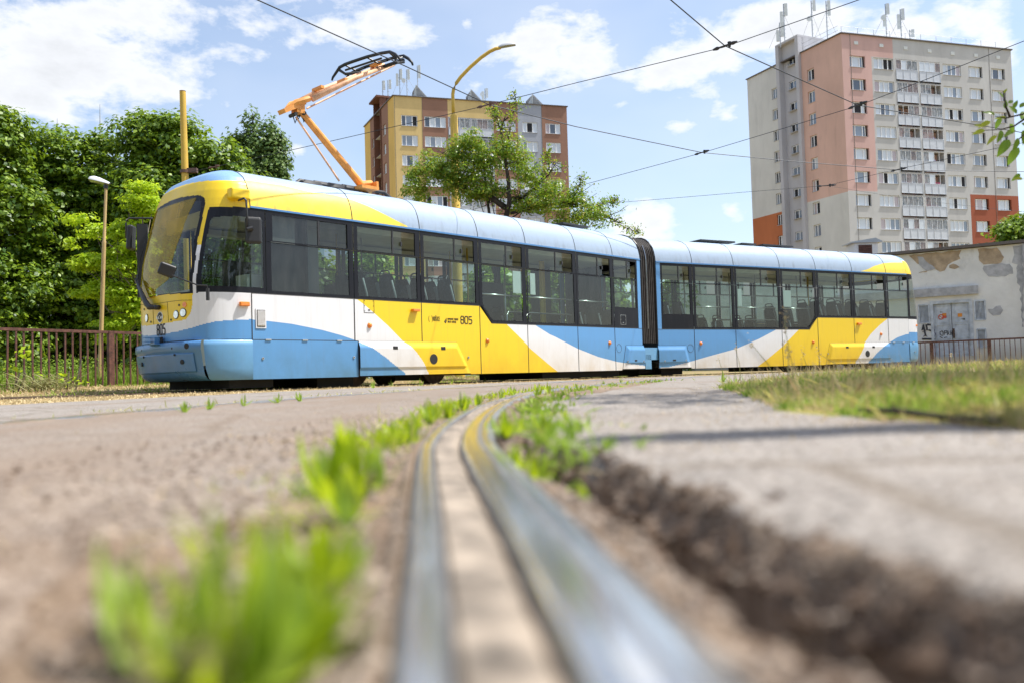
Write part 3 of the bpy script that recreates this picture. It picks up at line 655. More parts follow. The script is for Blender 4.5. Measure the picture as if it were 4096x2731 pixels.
# yellow perforated film on the inside of the windscreen, left of a sweeping curve
fc = sorted((nose_sz(p) for p in (c1(890, 495), c1(850, 580), c1(800, 680), c1(750, 800), c1(720, 900), c1(660, 1050), c1(620, 1180), c1(590, 1300), c1(565, 1450), c2(350, 150))), key=lambda p: p[1])
mb = MB(); rows = []
for z in np.linspace(1.50, 3.02, 60):
    sr = float(np.interp(z, [p[1] for p in fc], [p[0] for p in fc])); se = 2-float(np.interp(z, [p[1] for p in sorted(gR+gT[:2], key=lambda p: p[1])], [p[0] for p in sorted(gR+gT[:2], key=lambda p: p[1])]))
    rows.append([CA.P(*nose(sr+(se-sr)*i/30, z, .004), z) for i in range(31)])
mb.grid(rows).build('yellow_film', M['film'], tram, smooth=True)
# lettering -------------------------------------------------
FONT = {'8': 'abcdefg', '0': 'abcdef', '5': 'afgcd'}
def stroke_text(mb, s, origin, ex, ey, n, h, wd, gap, th):
    """narrow block digits and capitals from strokes"""
    G = {'0': [[(.18, 0), (0, .15), (0, .85), (.18, 1), (.82, 1), (1, .85), (1, .15), (.82, 0), (.18, 0)]], '8': [[(.18, 0), (0, .14), (0, .40), (.18, .52), (.82, .52), (1, .40), (1, .14), (.82, 0), (.18, 0)], [(.18, .52), (0, .64), (0, .86), (.18, 1), (.82, 1), (1, .86), (1, .64), (.82, .52)]],
         '5': [[(.95, 1), (.05, 1), (.05, .58), (.75, .58), (1, .46), (1, .14), (.8, 0), (.0, 0)]], 'K': [[(0, 0), (0, 1)], [(1, 1), (0, .45)], [(.3, .6), (1, 0)]], 'O': [[(.2, 0), (0, .2), (0, .8), (.2, 1), (.8, 1), (1, .8), (1, .2), (.8, 0), (.2, 0)]],
         'S': [[(1, .9), (.8, 1), (.2, 1), (0, .85), (0, .65), (.2, .52), (.8, .48), (1, .35), (1, .15), (.8, 0), (.2, 0), (0, .1)]], '^': [[(1, .9), (.8, 1), (.2, 1), (0, .85), (0, .65), (.2, .52), (.8, .48), (1, .35), (1, .15), (.8, 0), (.2, 0), (0, .1)], [(.2, 1.35), (.5, 1.15), (.8, 1.35)]],
         'I': [[(.2, 1), (.8, 1)], [(.5, 1), (.5, 0)], [(.2, 0), (.8, 0)]], 'C': [[(1, .85), (.8, 1), (.2, 1), (0, .8), (0, .2), (.2, 0), (.8, 0), (1, .15)]], 'E': [[(1, 1), (0, 1), (0, 0), (1, 0)], [(0, .52), (.8, .52)]], 'T': [[(0, 1), (1, 1)], [(.5, 1), (.5, 0)]], 'W': [[(0, 1), (.25, 0), (.5, .7), (.75, 0), (1, 1)]],
         'D': [[(0, 0), (0, 1), (.7, 1), (1, .75), (1, .25), (.7, 0), (0, 0)]], 'P': [[(0, 0), (0, 1), (.8, 1), (1, .85), (1, .6), (.8, .48), (0, .48)]], 'R': [[(0, 0), (0, 1), (.8, 1), (1, .85), (1, .6), (.8, .48), (0, .48)], [(.5, .48), (1, 0)]], 'A': [[(0, 0), (.5, 1), (1, 0)], [(.2, .35), (.8, .35)]], 'V': [[(0, 1), (.5, 0), (1, 1)]], 'N': [[(0, 0), (0, 1), (1, 0), (1, 1)]], 'Y': [[(0, 1), (.5, .5), (1, 1)], [(.5, .5), (.5, 0)]], 'M': [[(0, 0), (0, 1), (.5, .4), (1, 1), (1, 0)]]}
    G['Ý'] = G['Y']+[[(.4, 1.2), (.7, 1.45)]]; G['Š'] = G['^']
    origin = np.array(origin, float); x = 0
    for ch in s:
        if ch != ' ':
            for st in G[ch]:
                for (x0, y0), (x1, y1) in zip(st[:-1], st[1:]):
                    p = origin+ex*(x+x0*wd)+ey*(y0*h); q = origin+ex*(x+x1*wd)+ey*(y1*h); d = q-p; L = np.linalg.norm(d)
                    if L < 1e-6: continue
                    d /= L; sd = np.cross(n, d); mb.box((p+q)/2+n*.002, L+th*.9, th, .003, (d, sd, n))
        x += wd+gap
up3 = np.array((0, 0, 1.0)); exA = np.array((*CA.d, 0)); nA = np.array((*CA.n, 0))
s_, z_ = nose_sz(c2(410, 543)); p, t, n = nose_frame(s_, z_, .004); ex = -t if (-t)@RT > 0 else t; n = n if n@FW < 0 else -n
mb = MB(); stroke_text(mb, '805', p-ex*.125-up3*.08, ex, up3, n, .155, .06, .035, .022); o = mb.build('number', M['ink'], tram); o['label'] = 'black 805 on the nose'
u_, zt_ = CA.uz(c4(1300, 570)); u1_, zt1 = CA.uz(c4(1425, 575)); hh = CA.uz(c4(1320, 488))[1]-zt_
mb = MB(); wd = (u1_-u_)*.27; stroke_text(mb, '805', CA.P(u_+.01, -.002, zt_), exA, up3, nA, hh, wd, wd*.40, .017); o = mb.build('number', M['ink'], tram); o['label'] = 'black 805 on the yellow side'
u_, zt_ = CA.uz(c4(978, 538)); u1_ = CA.uz(c4(1062, 540))[0]; wd = (u1_-u_)/6*.66
mb = MB(); stroke_text(mb, 'KOŠICE', CA.P(u_, -.002, zt_), exA, up3, nA, .072, wd, wd*.5, .006)
for sg, u0_, r in ((1, u_-.045, .07), (-1, u_-.085, .06)):
    pts = [CA.P(u0_+.025*sg*math.cos(a), -.002, zt_+.03+r*math.sin(a)) for a in np.linspace(-1.2, 1.2, 7)]
    for a, b in zip(pts[:-1], pts[1:]): mb.tube([a, b], .004, 4)
mb.build('city_lettering', M['ink'], tram)
u_, zt_ = CA.uz(c4(1150, 528)); mb = MB(); stroke_text(mb, 'DOPRAVNÝ PODNIK', CA.P(u_, -.002, zt_), exA, up3, nA, .03, .0125, .006, .004); stroke_text(mb, 'MESTA KOŠICE', CA.P(u_, -.002, zt_-.052), exA, up3, nA, .028, .0125, .006, .004)
for k, (x, y, r) in enumerate(((1124, 560, 5), (1114, 549, 4.4), (1130, 549, 4), (1120, 537, 3.6), (1134, 536, 3.2), (1125, 525, 2.8), (1137, 524, 2.4), (1129, 514, 2), (1138, 511, 1.8))):
    u, z = CA.uz(c4(x, y)); mb.disc(CA.P(u, .0, z), nA, r*.0032, .003, 8)
mb.build('operator_lettering', M['ink'], tram)
mb = MB(); p, t, n = nose_frame(*nose_sz(c2(398, 420)), .003); n = n if n@FW < 0 else -n; ex = t if t@RT > 0 else -t
mb.disc(p-n*.004, n, .088, .006, 24, 1); mb.disc(p-n*.002, n, .074, .008, 24, 0); mb.box(p+n*.007, .20, .05, .004, (ex, up3, n), 1)
m2 = MB(); stroke_text(m2, 'TWT', p-ex*.075-up3*.017+n*.008, ex, up3, n, .036, .04, .015, .010); mb.build('front_emblem', [M['ink'], M['paper']], tram); m2.build('emblem_letters', M['ink'], tram)
# side fittings
def side_box(car, q0, q1, name, mat, prot, v=0, extra=None):
    a, b = car.uz(q0), car.uz(q1); u, z = (a[0]+b[0])/2, (a[1]+b[1])/2; mb = MB()
    mb.box(car.P(u, v-prot/2, z), abs(b[0]-a[0]), prot, abs(b[1]-a[1]), ((*car.d, 0), (*car.n, 0), (0, 0, 1))); o = mb.build(name, M[mat], tram)
    bv = o.modifiers.new('bevel', 'BEVEL'); bv.width = min(.012, prot*.3); bv.segments = 2; return o
mb = MB()
side_box(CA, c4(714, 400), c4(795, 437), 'side_indicator', 'orangelamp', .08)
side_box(CB, c8(788, 972), c8(832, 998), 'side_indicator', 'orangelamp', .06); side_box(CB, c8(1478, 990), c8(1510, 1012), 'side_indicator', 'orangelamp', .05, v=.12)
_s, _z = nose_sz(c2(1225, 291)); _p = CA.P(*nose(_s, _z), _z); mb = MB(); mb.box(np.array(_p)+nA*.03, .17, .06, .07, (exA, nA, up3)); mb.build('side_indicator', M['orangelamp'], tram).modifiers.new('bevel', 'BEVEL').width = .012
for car, q in ((CA, c4(230, 595)), (CA, c4(1615, 772)), (CA, c6(1028, 493)), (CB, c6(2074, 498)), (CB, c7(1795, 1207)), (CB, c8(1066, 1101))):
    u, z = car.uz(q); mb = MB(); mb.tube([car.P(u, 0, z), car.P(u, -.02, z), car.P(u, -.04, z)], [.05, .045, .02], 12); o = mb.build('side_marker', M['orangelamp'], tram, smooth=True, auto=50)
for q0, q1 in ((c4(487, 833), c4(544, 873)), (c4(1051, 841), c4(1103, 880))): side_box(CA, q0, q1, 'cover_handle', 'rubber', .008, v=-.044)
for q0, q1 in ((c8(652, 1240), c8(682, 1262)), (c8(952, 1236), c8(980, 1258))): side_box(CB, q0, q1, 'cover_handle', 'rubber', .008, v=-.044)
for car, q, r in ((CA, c4(965, 985), .095), (CB, c8(898, 1323), .095)):
    u, z = car.uz(q); mb = MB(); mb.disc(car.P(u, -.040, z), (*car.n, 0), r, .012, 20); mb.build('cover_hole', M['rubber'], tram)
for car, q, v in ((CA, c2(1414, 823), 0), (CA, c2(2315, 812), 0), (CA, c4(132, 966), 0), (CA, c4(1390, 965), -.005), (CB, c8(1130, 1305), -.01), (CB, c8(1167, 1302), 0), (CB, c8(1452, 1302), .0), (CB, c8(458, 1322), -.01), (CA, c6(1219, 700), -.045), (CA, c6(1402, 700), -.045), (CB, c6(1648, 697), -.045), (CB, c6(1893, 688), -.04)):
    u, z = car.uz(q); mb = MB(); mb.disc(car.P(u, v, z), (*car.n, 0), .022, .012, 10, 0); mb.disc(car.P(u, v-.01, z), (*car.n, 0), .009, .006, 8, 1); mb.build('skirt_lock', [M['steel'], M['rubber']], tram)
for q0, q1 in ((c6(1300, 682), c6(1326, 701)),): side_box(CA, q0, q1, 'cover_handle', 'rubber', .006, v=-.046)
side_box(CB, c6(1740, 680), c6(1776, 696), 'cover_handle', 'rubber', .006, v=-.046)
for car, qs in ((CA, (c2(1468, 650), c2(1832, 651), c2(2172, 651))), (CB, (c8(1213, 1200), c8(1323, 1202), c8(1436, 1202)))):
    for q in qs:
        u, z = car.uz(q); mb = MB(); mb.box(car.P(u, -.006, ZK), .10, .018, .022, ((*car.d, 0), (*car.n, 0), (0, 0, 1))); mb.build('hinge', M['steel'], tram)
# service hatches: thin proud outlines
def hatch(car, q0, q1, name, mat, v=0):
    (a, z0), (b, z1) = car.uz(q0), car.uz(q1); mb = MB(); ax = ((*car.d, 0), (*car.n, 0), (0, 0, 1)); u, z, wu, hz = (a+b)/2, (z0+z1)/2, abs(b-a), abs(z1-z0)
    for k, (du, dz, su, sz) in enumerate(((0, hz/2, wu, .006), (0, -hz/2, wu, .006), (wu/2, 0, .006, hz), (-wu/2, 0, .006, hz))): mb.box(car.P(u+du, v-.001, z+dz), su, .006, sz, ax, 0)
    mb.box(car.P(u, v-.002, z-hz*.30), wu*.2, .008, hz*.07, ax, 0)
    for du in (-.42, .42):
        for dz in (-.38, 0, .38): mb.disc(car.P(u+du*wu, v, z+dz*hz), (*car.n, 0), .006, .005, 6)
    return mb.build(name, M[mat], tram)
hatch(CA, c4(162, 283), c4(284, 448), 'service_hatch', 'rubber'); hatch(CA, c5(1790, 1078), c5(1853, 1188), 'service_hatch', 'steel')
for car, q in ((CA, c6(1136, 552)), (CB, c6(1956, 551))):
    u, z = car.uz(q); mb = MB()
    for k in range(20):
        a0, a1 = k*math.pi/10, (k+1)*math.pi/10; mb.tube([car.P(u+.1*math.cos(a0), -.001, z+.1*math.sin(a0)), car.P(u+.1*math.cos(a1), -.001, z+.1*math.sin(a1))], .0035, 4, cap=False)
    mb.build('round_cap', M['rubber'], tram)
# ventilation grille with separate slats
(a, z0), (b, z1) = CA.uz(c2(1340, 333)), CA.uz(c2(1445, 530)); ax = ((*CA.d, 0), (*CA.n, 0), (0, 0, 1))
mb = MB(); mb.box(CA.P((a+b)/2, -.006, (z0+z1)/2), b-a, .016, abs(z0-z1), ax); vg = mb.build('ventilation_grille', M['white'], tram); m2 = MB(); m2.box(CA.P((a+b)/2, -.015, (z0+z1)/2), (b-a)*.8, .004, abs(z0-z1)*.86, ax); m2.build('grille_shade_sheet', M['dark'], tram)  # dark sheet on the grille paints in the shade between the slats
for i in range(13):
    z = z1+.035+(abs(z0-z1)-.07)*(i+.5)/13; mb = MB(); c = np.array(CA.P((a+b)/2, -.022, z)); tl = (up3*.7+nA*.5); tl /= np.linalg.norm(tl)
    mb.box(c, (b-a)*.72, .022, .004, (exA, tl, np.cross(exA, tl))); mb.build('slat', M['white'], vg)
# coupler bracket on the nose
p, t, n = nose_frame(*nose_sz(c2(400, 684)), .05); n = n if n@FW < 0 else -n; ex = t if t@RT > 0 else -t; mb = MB()
mb.box(p+n*.05-up3*.01, .34, .16, .012, (ex, n, up3)); mb.box(p+n*.10+ex*.02+up3*.03, .10, .26, .012, (ex, n, up3)); mb.box(p+n*.04+ex*.04+up3*.045, .14, .12, .10, (ex, n, up3)); mb.box(p+n*.10-ex*.02+up3*.09, .05, .22, .012, (ex, n, up3))
mb.build('coupler_bracket', M['bumper'], tram)
mb = MB(); mb.box(p+n*.0+ex*.05+up3*.055, .20, .03, .09, (ex, n, up3)); mb.build('coupler_recess', M['rubber'], tram)
# mirrors
def rounded(c, sx, sy, sz, ax, name, mat, parent=tram, bev=.03):
    mb = MB(); mb.box(c, sx, sy, sz, ax); o = mb.build(name, M[mat], parent); m_ = o.modifiers.new('bevel', 'BEVEL'); m_.width = bev; m_.segments = 3; return o
hp = np.array(CA.P(*nose(*nose_sz(c1(1365, 460))), nose_sz(c1(1365, 460))[1]))
mh = rounded(hp+nA*.035, .32, .16, .17, (exA, nA, up3), 'mirror_bracket', 'yellow', bev=.03)
def at_side(q, v): u, z = CA.uz(q, v); return np.array(CA.P(u, v, z))
arm = [at_side(c1(1380, 530), -.05), at_side(c1(1400, 520), -.14), at_side(c1(1440, 505), -.2), at_side(c1(1465, 530), -.22), at_side(c1(1475, 700), -.22), at_side(c1(1478, 870), -.22)]
mb = MB(); mb.tube(arm, .016, 8); mb.build('mirror_arm', M['plastic'], tram, smooth=True)
c_ = at_side(c1(1550, 880), -.20); ma = (exA*.9+nA*.35); ma /= np.linalg.norm(ma); mirr = rounded(c_, .25, .10, .42, (ma, np.cross(up3, ma), up3), 'mirror', 'plastic', bev=.045)
mb = MB(); mb.tube([at_side(c1(1475, 865), -.24), at_side(c1(1540, 855), -.27)], [.03, .04], 10); mb.build('mirror_joint', M['plastic'], mirr, smooth=True, auto=40)
FV = W+.28
far = [at_side(c1(372, 742), W-.1), at_side(c1(330, 740), W+.05), at_side(c1(110, 738), FV), at_side(c1(75, 760), FV), at_side(c1(70, 800), FV), at_side(c1(70, 970), FV)]
mb = MB(); mb.tube(far, .016, 8); mb.build('mirror_arm', M['plastic'], tram, smooth=True)
c_ = at_side(c1(130, 965), FV); mv = (np.array((.93, .1, .0))*1.0); mv /= np.linalg.norm(mv); tz = np.array((.06, 0, 1.0)); tz /= np.linalg.norm(tz)
rounded(c_, .10, .26, .42, (mv, np.array((-.1, .93, 0)), tz), 'mirror', 'plastic', bev=.035)
mb = MB(); c0 = at_side(c1(265, 1230), W+.02); mb.box(c0-up3*0, .17, .10, 1.25, (np.array((.95, .25, 0)), np.array((-.25, .95, 0)), up3)); mb.build('door_pocket', M['plastic'], tram)
# small front mirror on a long arm
pA = at_side(c2(870, 240), -.03); pB = np.array(CA.P(*nose(*nose_sz(c1(930, 1520)), .10), nose_sz(c1(930, 1520))[1])); s_, z_ = nose_sz(c1(660, 1385)); pC = np.array(CA.P(*nose(s_, z_, .28), z_))
mb = MB(); mb.tube([pA-up3*.02, pA+up3*.16], .028, 8); mb.tube([pA+up3*.15, pA+up3*.2-exA*.03+nA*.04, pB, pC], .011, 8); mb.build('mirror_arm', M['plastic'], tram, smooth=True, auto=50)
rx = np.array((.86, .3, -.35)); rx /= np.linalg.norm(rx); rz = np.array((.33, 0, .94)); rz -= rx*(rz@rx); rz /= np.linalg.norm(rz); c_ = pC+up3*.03+RT*.05
rounded(c_, .24, .07, .19, (rx, np.cross(rz, rx), rz), 'mirror', 'plastic', bev=.03)
# wipers
def nz(q, g): s_, z_ = nose_sz(q); return np.array(CA.P(*nose(s_, z_, g), z_))
mb = MB(); mb.tube([nz(c2(400, 325), .02), nz(c2(400, 325), .10)], .04, 10); mb.tube([nz(c2(395, 325), .08), nz(c2(360, 325), .11), nz(c2(320, 260), .11), nz(c2(270, 150), .10), nz(c2(215, 40), .09), nz(c1(300, 1500), .08)], [.03, .045, .04, .025, .014, .01], 8); mb.build('wiper', M['plastic'], tram, smooth=True)
mb = MB(); mb.tube([nz(c2(360, 325), .05), nz(c2(315, 300), .08), nz(c2(270, 210), .08), nz(c2(220, 80), .07), nz(c2(195, -5), .06)], [.03, .035, .03, .018, .01], 8)
mb.tube([nz(c1(330, 1020), .05), nz(c1(250, 1200), .05), nz(c1(210, 1340), .05), nz(c1(240, 1560), .05)], .008, 6); mb.build('wiper', M['plastic'], tram, smooth=True)
# --- interior: cab wall, dash, seats, handrails, notices
def slab(car, u0, u1, v0, v1, z0, z1, name, mat):
    mb = MB(); mb.box(car.P((u0+u1)/2, (v0+v1)/2, (z0+z1)/2), max(u1-u0, .012), max(v1-v0, .012), z1-z0, ((*car.d, 0), (*car.n, 0), (0, 0, 1))); return mb.build(name, M[mat], tram)
slab(CA, .95, .98, .10, 1.5, .4, 2.84, 'cab_wall', 'dark'); slab(CA, .25, .95, .16, .18, 1.5, 2.84, 'cab_cupboard', 'dark'); slab(CA, 1.12, 1.5, .55, .58, 1.3, 2.84, 'cab_partition', 'paper')
slab(CA, .3, .75, .12, .145, 2.36, 2.79, 'cab_panel', 'intlight'); slab(CA, -.85, -.35, .45, 2.0, .4, 1.58, 'dashboard', 'grey'); slab(CA, -.1, .3, .75, .95, 1.2, 2.1, 'driver_seat', 'seat'); slab(CA, .0, .25, .35, .7, 1.3, 1.85, 'control_box', 'intlight')
slab(CA, -.56, -.5, .5, 1.95, 2.62, 2.86, 'sun_blind', 'grey')
def seat(car, u, v, zt, face=1):
    """moulded seat: shell, cushioned back, grab handle"""
    mb = MB(); R_ = []
    for k, (f, wd, du) in enumerate(((0, .21, .10), (.25, .22, .07), (.6, .21, .03), (.85, .19, .0), (1, .14, -.01))):
        z = zt-.68+.68*f; R_.append((z, wd, du))
    for sgn, dm in ((1, 0), (-1, .05)):
        mb.grid([[car.P(u+face*(du+dm*(sgn < 0)+.02*abs(j-2)*(-face if 0 else 1)*.3), v+(j-2)/2*wd, z) for j in range(5)] for z, wd, du in R_])
    mb.box(car.P(u-face*.18, v, zt-.66), .42, .42, .06, ((*car.d, 0), (*car.n, 0), (0, 0, 1)))
    s = mb.build('seat', M['seat'], tram, smooth=False)
    m2 = MB(); m2.tube([car.P(u, v-.15, zt-.03), car.P(u, v-.13, zt+.055), car.P(u, v-.08, zt+.075), car.P(u, v+.08, zt+.075), car.P(u, v+.13, zt+.055), car.P(u, v+.15, zt-.03)], .016, 6); m2.build('grab_handle', M['plastic'], s, smooth=True)
    m3 = MB()
    for sg in (-1, 1): m3.tube([car.P(u+face*.10, v+sg*.22, zt-.68), car.P(u+face*.06, v+sg*.225, zt-.4), car.P(u, v+sg*.20, zt-.12)], .02, 5)
    m3.build('seat_side', M['seatshell'], s, smooth=True)
for u in (2.15, 2.80, 3.55, 4.25): 
    for v in (.36, .82, 2.1): seat(CA, u, v, 2.02 if v < 1 else 2.0)
for u in (5.5,): seat(CA, u, 2.1, 1.62)
for u in (6.6, 7.3): seat(CA, u, 1.9, 1.62)
for u in (8.3, 9.0, 9.6): seat(CA, u, .4, 1.62); seat(CA, u, 2.1, 1.62)
for u in (.5, .95): seat(CB, u, .4, 1.9)
for u in (3.2, 3.8, 4.6, 5.1): seat(CB, u, 2.0, 1.62)
for u in (4.9,): seat(CB, u, .45, 1.55)
for u in (6.05, 6.75, 7.55, 8.2, 8.95): 
    for v in (.36, .82, 2.1): seat(CB, u, v, 2.0)
def rail(car, pts, r, mat, name='handrail'):
    mb = MB(); mb.tube([car.P(*p) for p in pts], r, 8); return mb.build(name, M[mat], tram, smooth=True)
for car, a, b in ((CA, 5.0, 6.15), (CA, 6.35, 7.85), (CA, 8.0, 9.2), (CB, 1.3, 2.5), (CB, 2.75, 4.2), (CB, 4.5, 5.55)):
    rail(car, ((a, .07, 1.755), (b, .07, 1.755)), .016, 'steel')
for car, a, b in ((CA, 5.75, 6.2), (CA, 6.35, 7.85), (CB, 2.0, 2.5), (CB, 2.75, 4.2)):
    rail(car, ((a, .09, 1.0), (a, .09, 1.36), (a+.06, .09, 1.42), (b, .09, 1.42)), .018, 'steel')
for car, u, v, m_ in ((CA, 2.35, 1.2, 'yellowpole'), (CA, 3.0, 1.3, 'steel'), (CA, 4.3, 1.1, 'yellowpole'), (CA, 5.35, .8, 'yellowpole'), (CA, 5.6, 1.6, 'yellowpole'), (CA, 7.0, 1.3, 'steel'), (CA, 8.6, 1.5, 'yellowpole'), (CB, 1.75, .6, 'yellowpole'), (CB, 2.2, 1.5, 'steel'), (CB, 3.6, 1.2, 'steel'), (CB, 4.8, 1.4, 'steel'), (CB, 6.3, 1.2, 'steel'), (CB, 6.9, 1.3, 'yellowpole'), (CB, 8.2, 1.2, 'steel')):
    rail(car, ((u, v, .37), (u, v, 2.84)), .018, m_, 'grab_pole')
slab(CA, 8.45, 8.62, 1.5, 1.53, 1.0, 2.84, 'yellow_screen', 'yellowpole'); slab(CA, 5.42, 5.60, .75, .85, 1.25, 1.62, 'ticket_machine', 'plastic'); slab(CA, 9.0, 9.3, 1.9, 2.3, .4, 2.8, 'equipment_cabinet', 'dark'); slab(CB, 2.0, 2.14, .9, 1.0, 1.3, 1.62, 'ticket_machine', 'plastic')
slab(CA, 6.9, 7.75, 2.05, 2.08, .4, 2.3, 'door_screen', 'dark')
def notice(car, q0, q1, n='window_notice'):
    (a, z0), (b, z1) = car.uz(q0, .02), car.uz(q1, .02); return slab(car, min(a, b), max(a, b), .024, .027, min(z0, z1), max(z0, z1), n, 'paper')
notice(CA, c5(568, 578), c5(688, 836)); notice(CA, c5(765, 605), c5(828, 850)); notice(CB, c7(964, 622), c7(1013, 812)); notice(CB, c7(1464, 638), c7(1556, 822))
# --- underframe, bogies, coupling gap
def axle_set(car, u):
    bo = MB(); ax = ((*car.d, 0), (*car.n, 0), (0, 0, 1))
    bo.box(car.P(u, .5, .42), 2.3, .10, .12, ax); bo.box(car.P(u, .42, .30), .5, .14, .2, ax); bo.box(car.P(u-.35, .45, .2), .5, .12, .07, ax); bo.box(car.P(u, W-.5, .42), 2.3, .1, .12, ax); bo.box(car.P(u+.5, .6, .13), .9, .1, .10, ax)
    bo.tube([car.P(u-1.1, .46, .30), car.P(u-.6, .46, .24), car.P(u+.5, .46, .24)], .03, 6)
    b_ = bo.build('bogie', M['under'], tram)
    for du in (-.95, .95):
        for v in (.51, W-.51):
            mb = MB(); c = np.array(car.P(u+du, v, .30)); n = np.array((*car.n, 0)); mb.tube([c-n*.06, c-n*.03, c-n*.03, c+n*.05, c+n*.05, c+n*.07], [.33, .33, .30, .30, .12, .12], 28); mb.build('wheel', M['rustwheel'], b_, smooth=True, auto=35)
axle_set(CA, 3.1); axle_set(CB, -.25); axle_set(CB, 7.5)
for car, segs in ((CA, ((-.42, .35, .2, 2.2, .04, .22, 1), (1.25, 2.0, .3, 1.9, .0, .35, 1), (4.6, 5.1, .4, 2, .05, .3, 0), (7.0, 9.8, .25, 2.2, .03, .25, 1), (-.6, 10.4, .12, W-.12, .22, .34, 1))), (CB, ((0.3, 1.0, .3, 2.1, .03, .3, 1), (4.3, 6.1, .3, 2.1, .05, .25, 1), (0, 9.9, .12, W-.12, .22, .34, 1)))):
    for (a, b, v0, v1, z0, z1, _) in segs:
        if _: slab(car, a, b, v0, v1, z0, z1, 'underframe_box', 'under')
# front guard: sheet under the nose
# --- gangway bellows: folded cloth ribs following the roof arch
def section(car, u, inset, n=40):
    out = [];  zb = .82
    side_ = [(inset, zb+(2.9-zb)*i/6) for i in range(6)]; arch = [(max(inset, v)+0*inset, z-inset*.6) for v, z in PROF]
    half = side_+arch; pts = half+[(W-v, z) for v, z in half[::-1]]
    return [np.array(car.P(u, v, z)) for v, z in pts]
S0, S1 = section(CA, 10.47, .02), section(CB, 0, .02); NF = 9
for k in range(NF):
    mb = MB(); rows = []
    for j, ins in ((0, .10), (.35, .02), (.65, .02), (1, .10)):
        f = (k+j*.96)/NF; ra, rb = section(CA, 10.47, ins), section(CB, 0, ins); rows.append([a*(1-f)+b*f for a, b in zip(ra, rb)])
    mb.grid(rows).build('bellows_fold', M['bellows'], tram)
mb = MB(); a, b = np.array(CA.P(10.40, .3, .56)), np.array(CB.P(.1, .3, .56)); d_ = (b-a)/np.linalg.norm(b-a)
mb.box((a+b)/2, np.linalg.norm(b-a), .5, .30, (d_, np.cross(up3, d_), up3)); mb.box((a+b)/2-up3*.2-d_*.12, .25, .5, .35, (d_, np.cross(up3, d_), up3)); mb.build('coupling_cover', M['skirt'], tram)
for car, u in ((CA, 10.5), (CB, -.03)):
    sec = section(car, u, -.012); mb = MB()
    for p, q in zip(sec[:-1], sec[1:]): mb.tube([p, q], .018, 5, cap=False)
    mb.build('bellows_clamp', M['plastic'], tram)
mb = MB(); aa = section(CA, 10.47, -.01); bb = section(CB, 0, -.01); mb.tube([aa[i]*.62+bb[i]*.38 for i in range(1, 10)], .012, 5); mb.build('bellows_strip', M['steel'], tram)
# --- roof equipment and pantograph
def PT(q, v=1.23): u, z = CA.uz(q, v); return np.array(CA.P(u, v, z))
base = PT(d1(925, 1508)); knee = PT(d1(250, 690)); tip = PT(d1(1215, 195))
lat = -nA   # towards the far side
panto = MB(); panto.tube([base, knee+(base-knee)*.0], [.075, .06], 14); lower = panto.build('pantograph_lower_arm', M['porange'], tram, smooth=True, auto=40)
mb = MB(); mb.tube([PT(d1(930, 1508)), PT(d1(1040, 1500))], .06, 10); mb.box(PT(d1(1040, 1520))-up3*.03, .05, .4, .14, (exA, nA, up3)); mb.box(PT(d1(930, 1530))-up3*.07, .4, .6, .06, (exA, nA, up3)); mb.build('pantograph_base', M['porange'], tram)
kb = PT(d1(120, 695)); mb = MB()
for sg in (-1, 1): mb.tube([kb, PT(d1(200, 640))+lat*sg*.09, PT(d1(330, 600))+lat*sg*.12], [.03, .06, .055], 8)
mb.box((knee+kb)/2+up3*.02, .5, .22, .08, ((PT(d1(330, 610))-kb)/np.linalg.norm(PT(d1(330, 610))-kb), nA, np.cross((PT(d1(330, 610))-kb)/np.linalg.norm(PT(d1(330, 610))-kb), nA))); mb.box(knee, .16, .2, .2, (exA, nA, up3)); mb.build('pantograph_knee', M['porange'], tram, smooth=True, auto=40)
for k, (sg, q0, q1) in enumerate(((1, d1(300, 600), d1(1210, 200)), (-1, d1(350, 610), d1(1220, 235)))):
    mb = MB(); mb.tube([PT(q0)+lat*sg*.16, PT(d1(560, 460) if sg > 0 else d1(830, 375))+lat*sg*.12, PT(q1)+lat*sg*.1], [.055, .045, .03], 10); mb.build('pantograph_upper_arm', M['ppeach'], tram, smooth=True)
mb = MB(); mb.tube([PT(d1(345, 690)), PT(d1(1295, 220))], .018, 6); mb.tube([PT(d1(225, 780)), PT(d1(695, 1475))], .018, 6); mb.build('pantograph_rod', M['ppeach'], tram)
mb = MB()
for q in (d1(195, 760), d1(230, 725), d1(290, 750)):
    c = PT(q); mb.tube([c+lat*.1, c-lat*.1], .035, 8); mb.tube([c-up3*.02, c-up3*.14+exA*.04, c-up3*.02+exA*.09], .012, 6)
mb.build('pantograph_fittings', M['pblack'], tram); mb = MB()
for q in (d1(465, 475), d1(720, 395), d1(1090, 215)): mb.box(PT(q), .07, .30, .05, (exA, nA, up3))
mb.build('pantograph_clamps', M['porange'], tram)
# collector head: two bowed strips across the track, with downturned horns
def cross_pts(pix, du=0):
    """points on the plane across the car through the head"""
    out = []
    uh, zh = CA.uz(d1(1060, 190), 1.23)
    for q in pix:
        r = ray(*q); ox, oy = CA.p[0]+CA.d[0]*(uh+du), CA.p[1]+CA.d[1]*(uh+du); t = (ox*CA.d[0]+oy*CA.d[1])/(r[0]*CA.d[0]+r[1]*CA.d[1]); out.append(np.array((r[0]*t, r[1]*t, CAM_H+r[2]*t)))
    return out
s1_ = cross_pts([d1(615, 388), d1(625, 355), d1(700, 245), d1(760, 212), d1(840, 183), d1(1000, 130), d1(1150, 92), d1(1240, 78), d1(1300, 105), d1(1345, 145), d1(1360, 175)], -.18)
s2_ = cross_pts([d1(760, 380), d1(800, 318), d1(860, 290), d1(980, 240), d1(1100, 200), d1(1220, 160), d1(1310, 135), d1(1390, 122), d1(1440, 150), d1(1480, 190), d1(1490, 222)], .18)
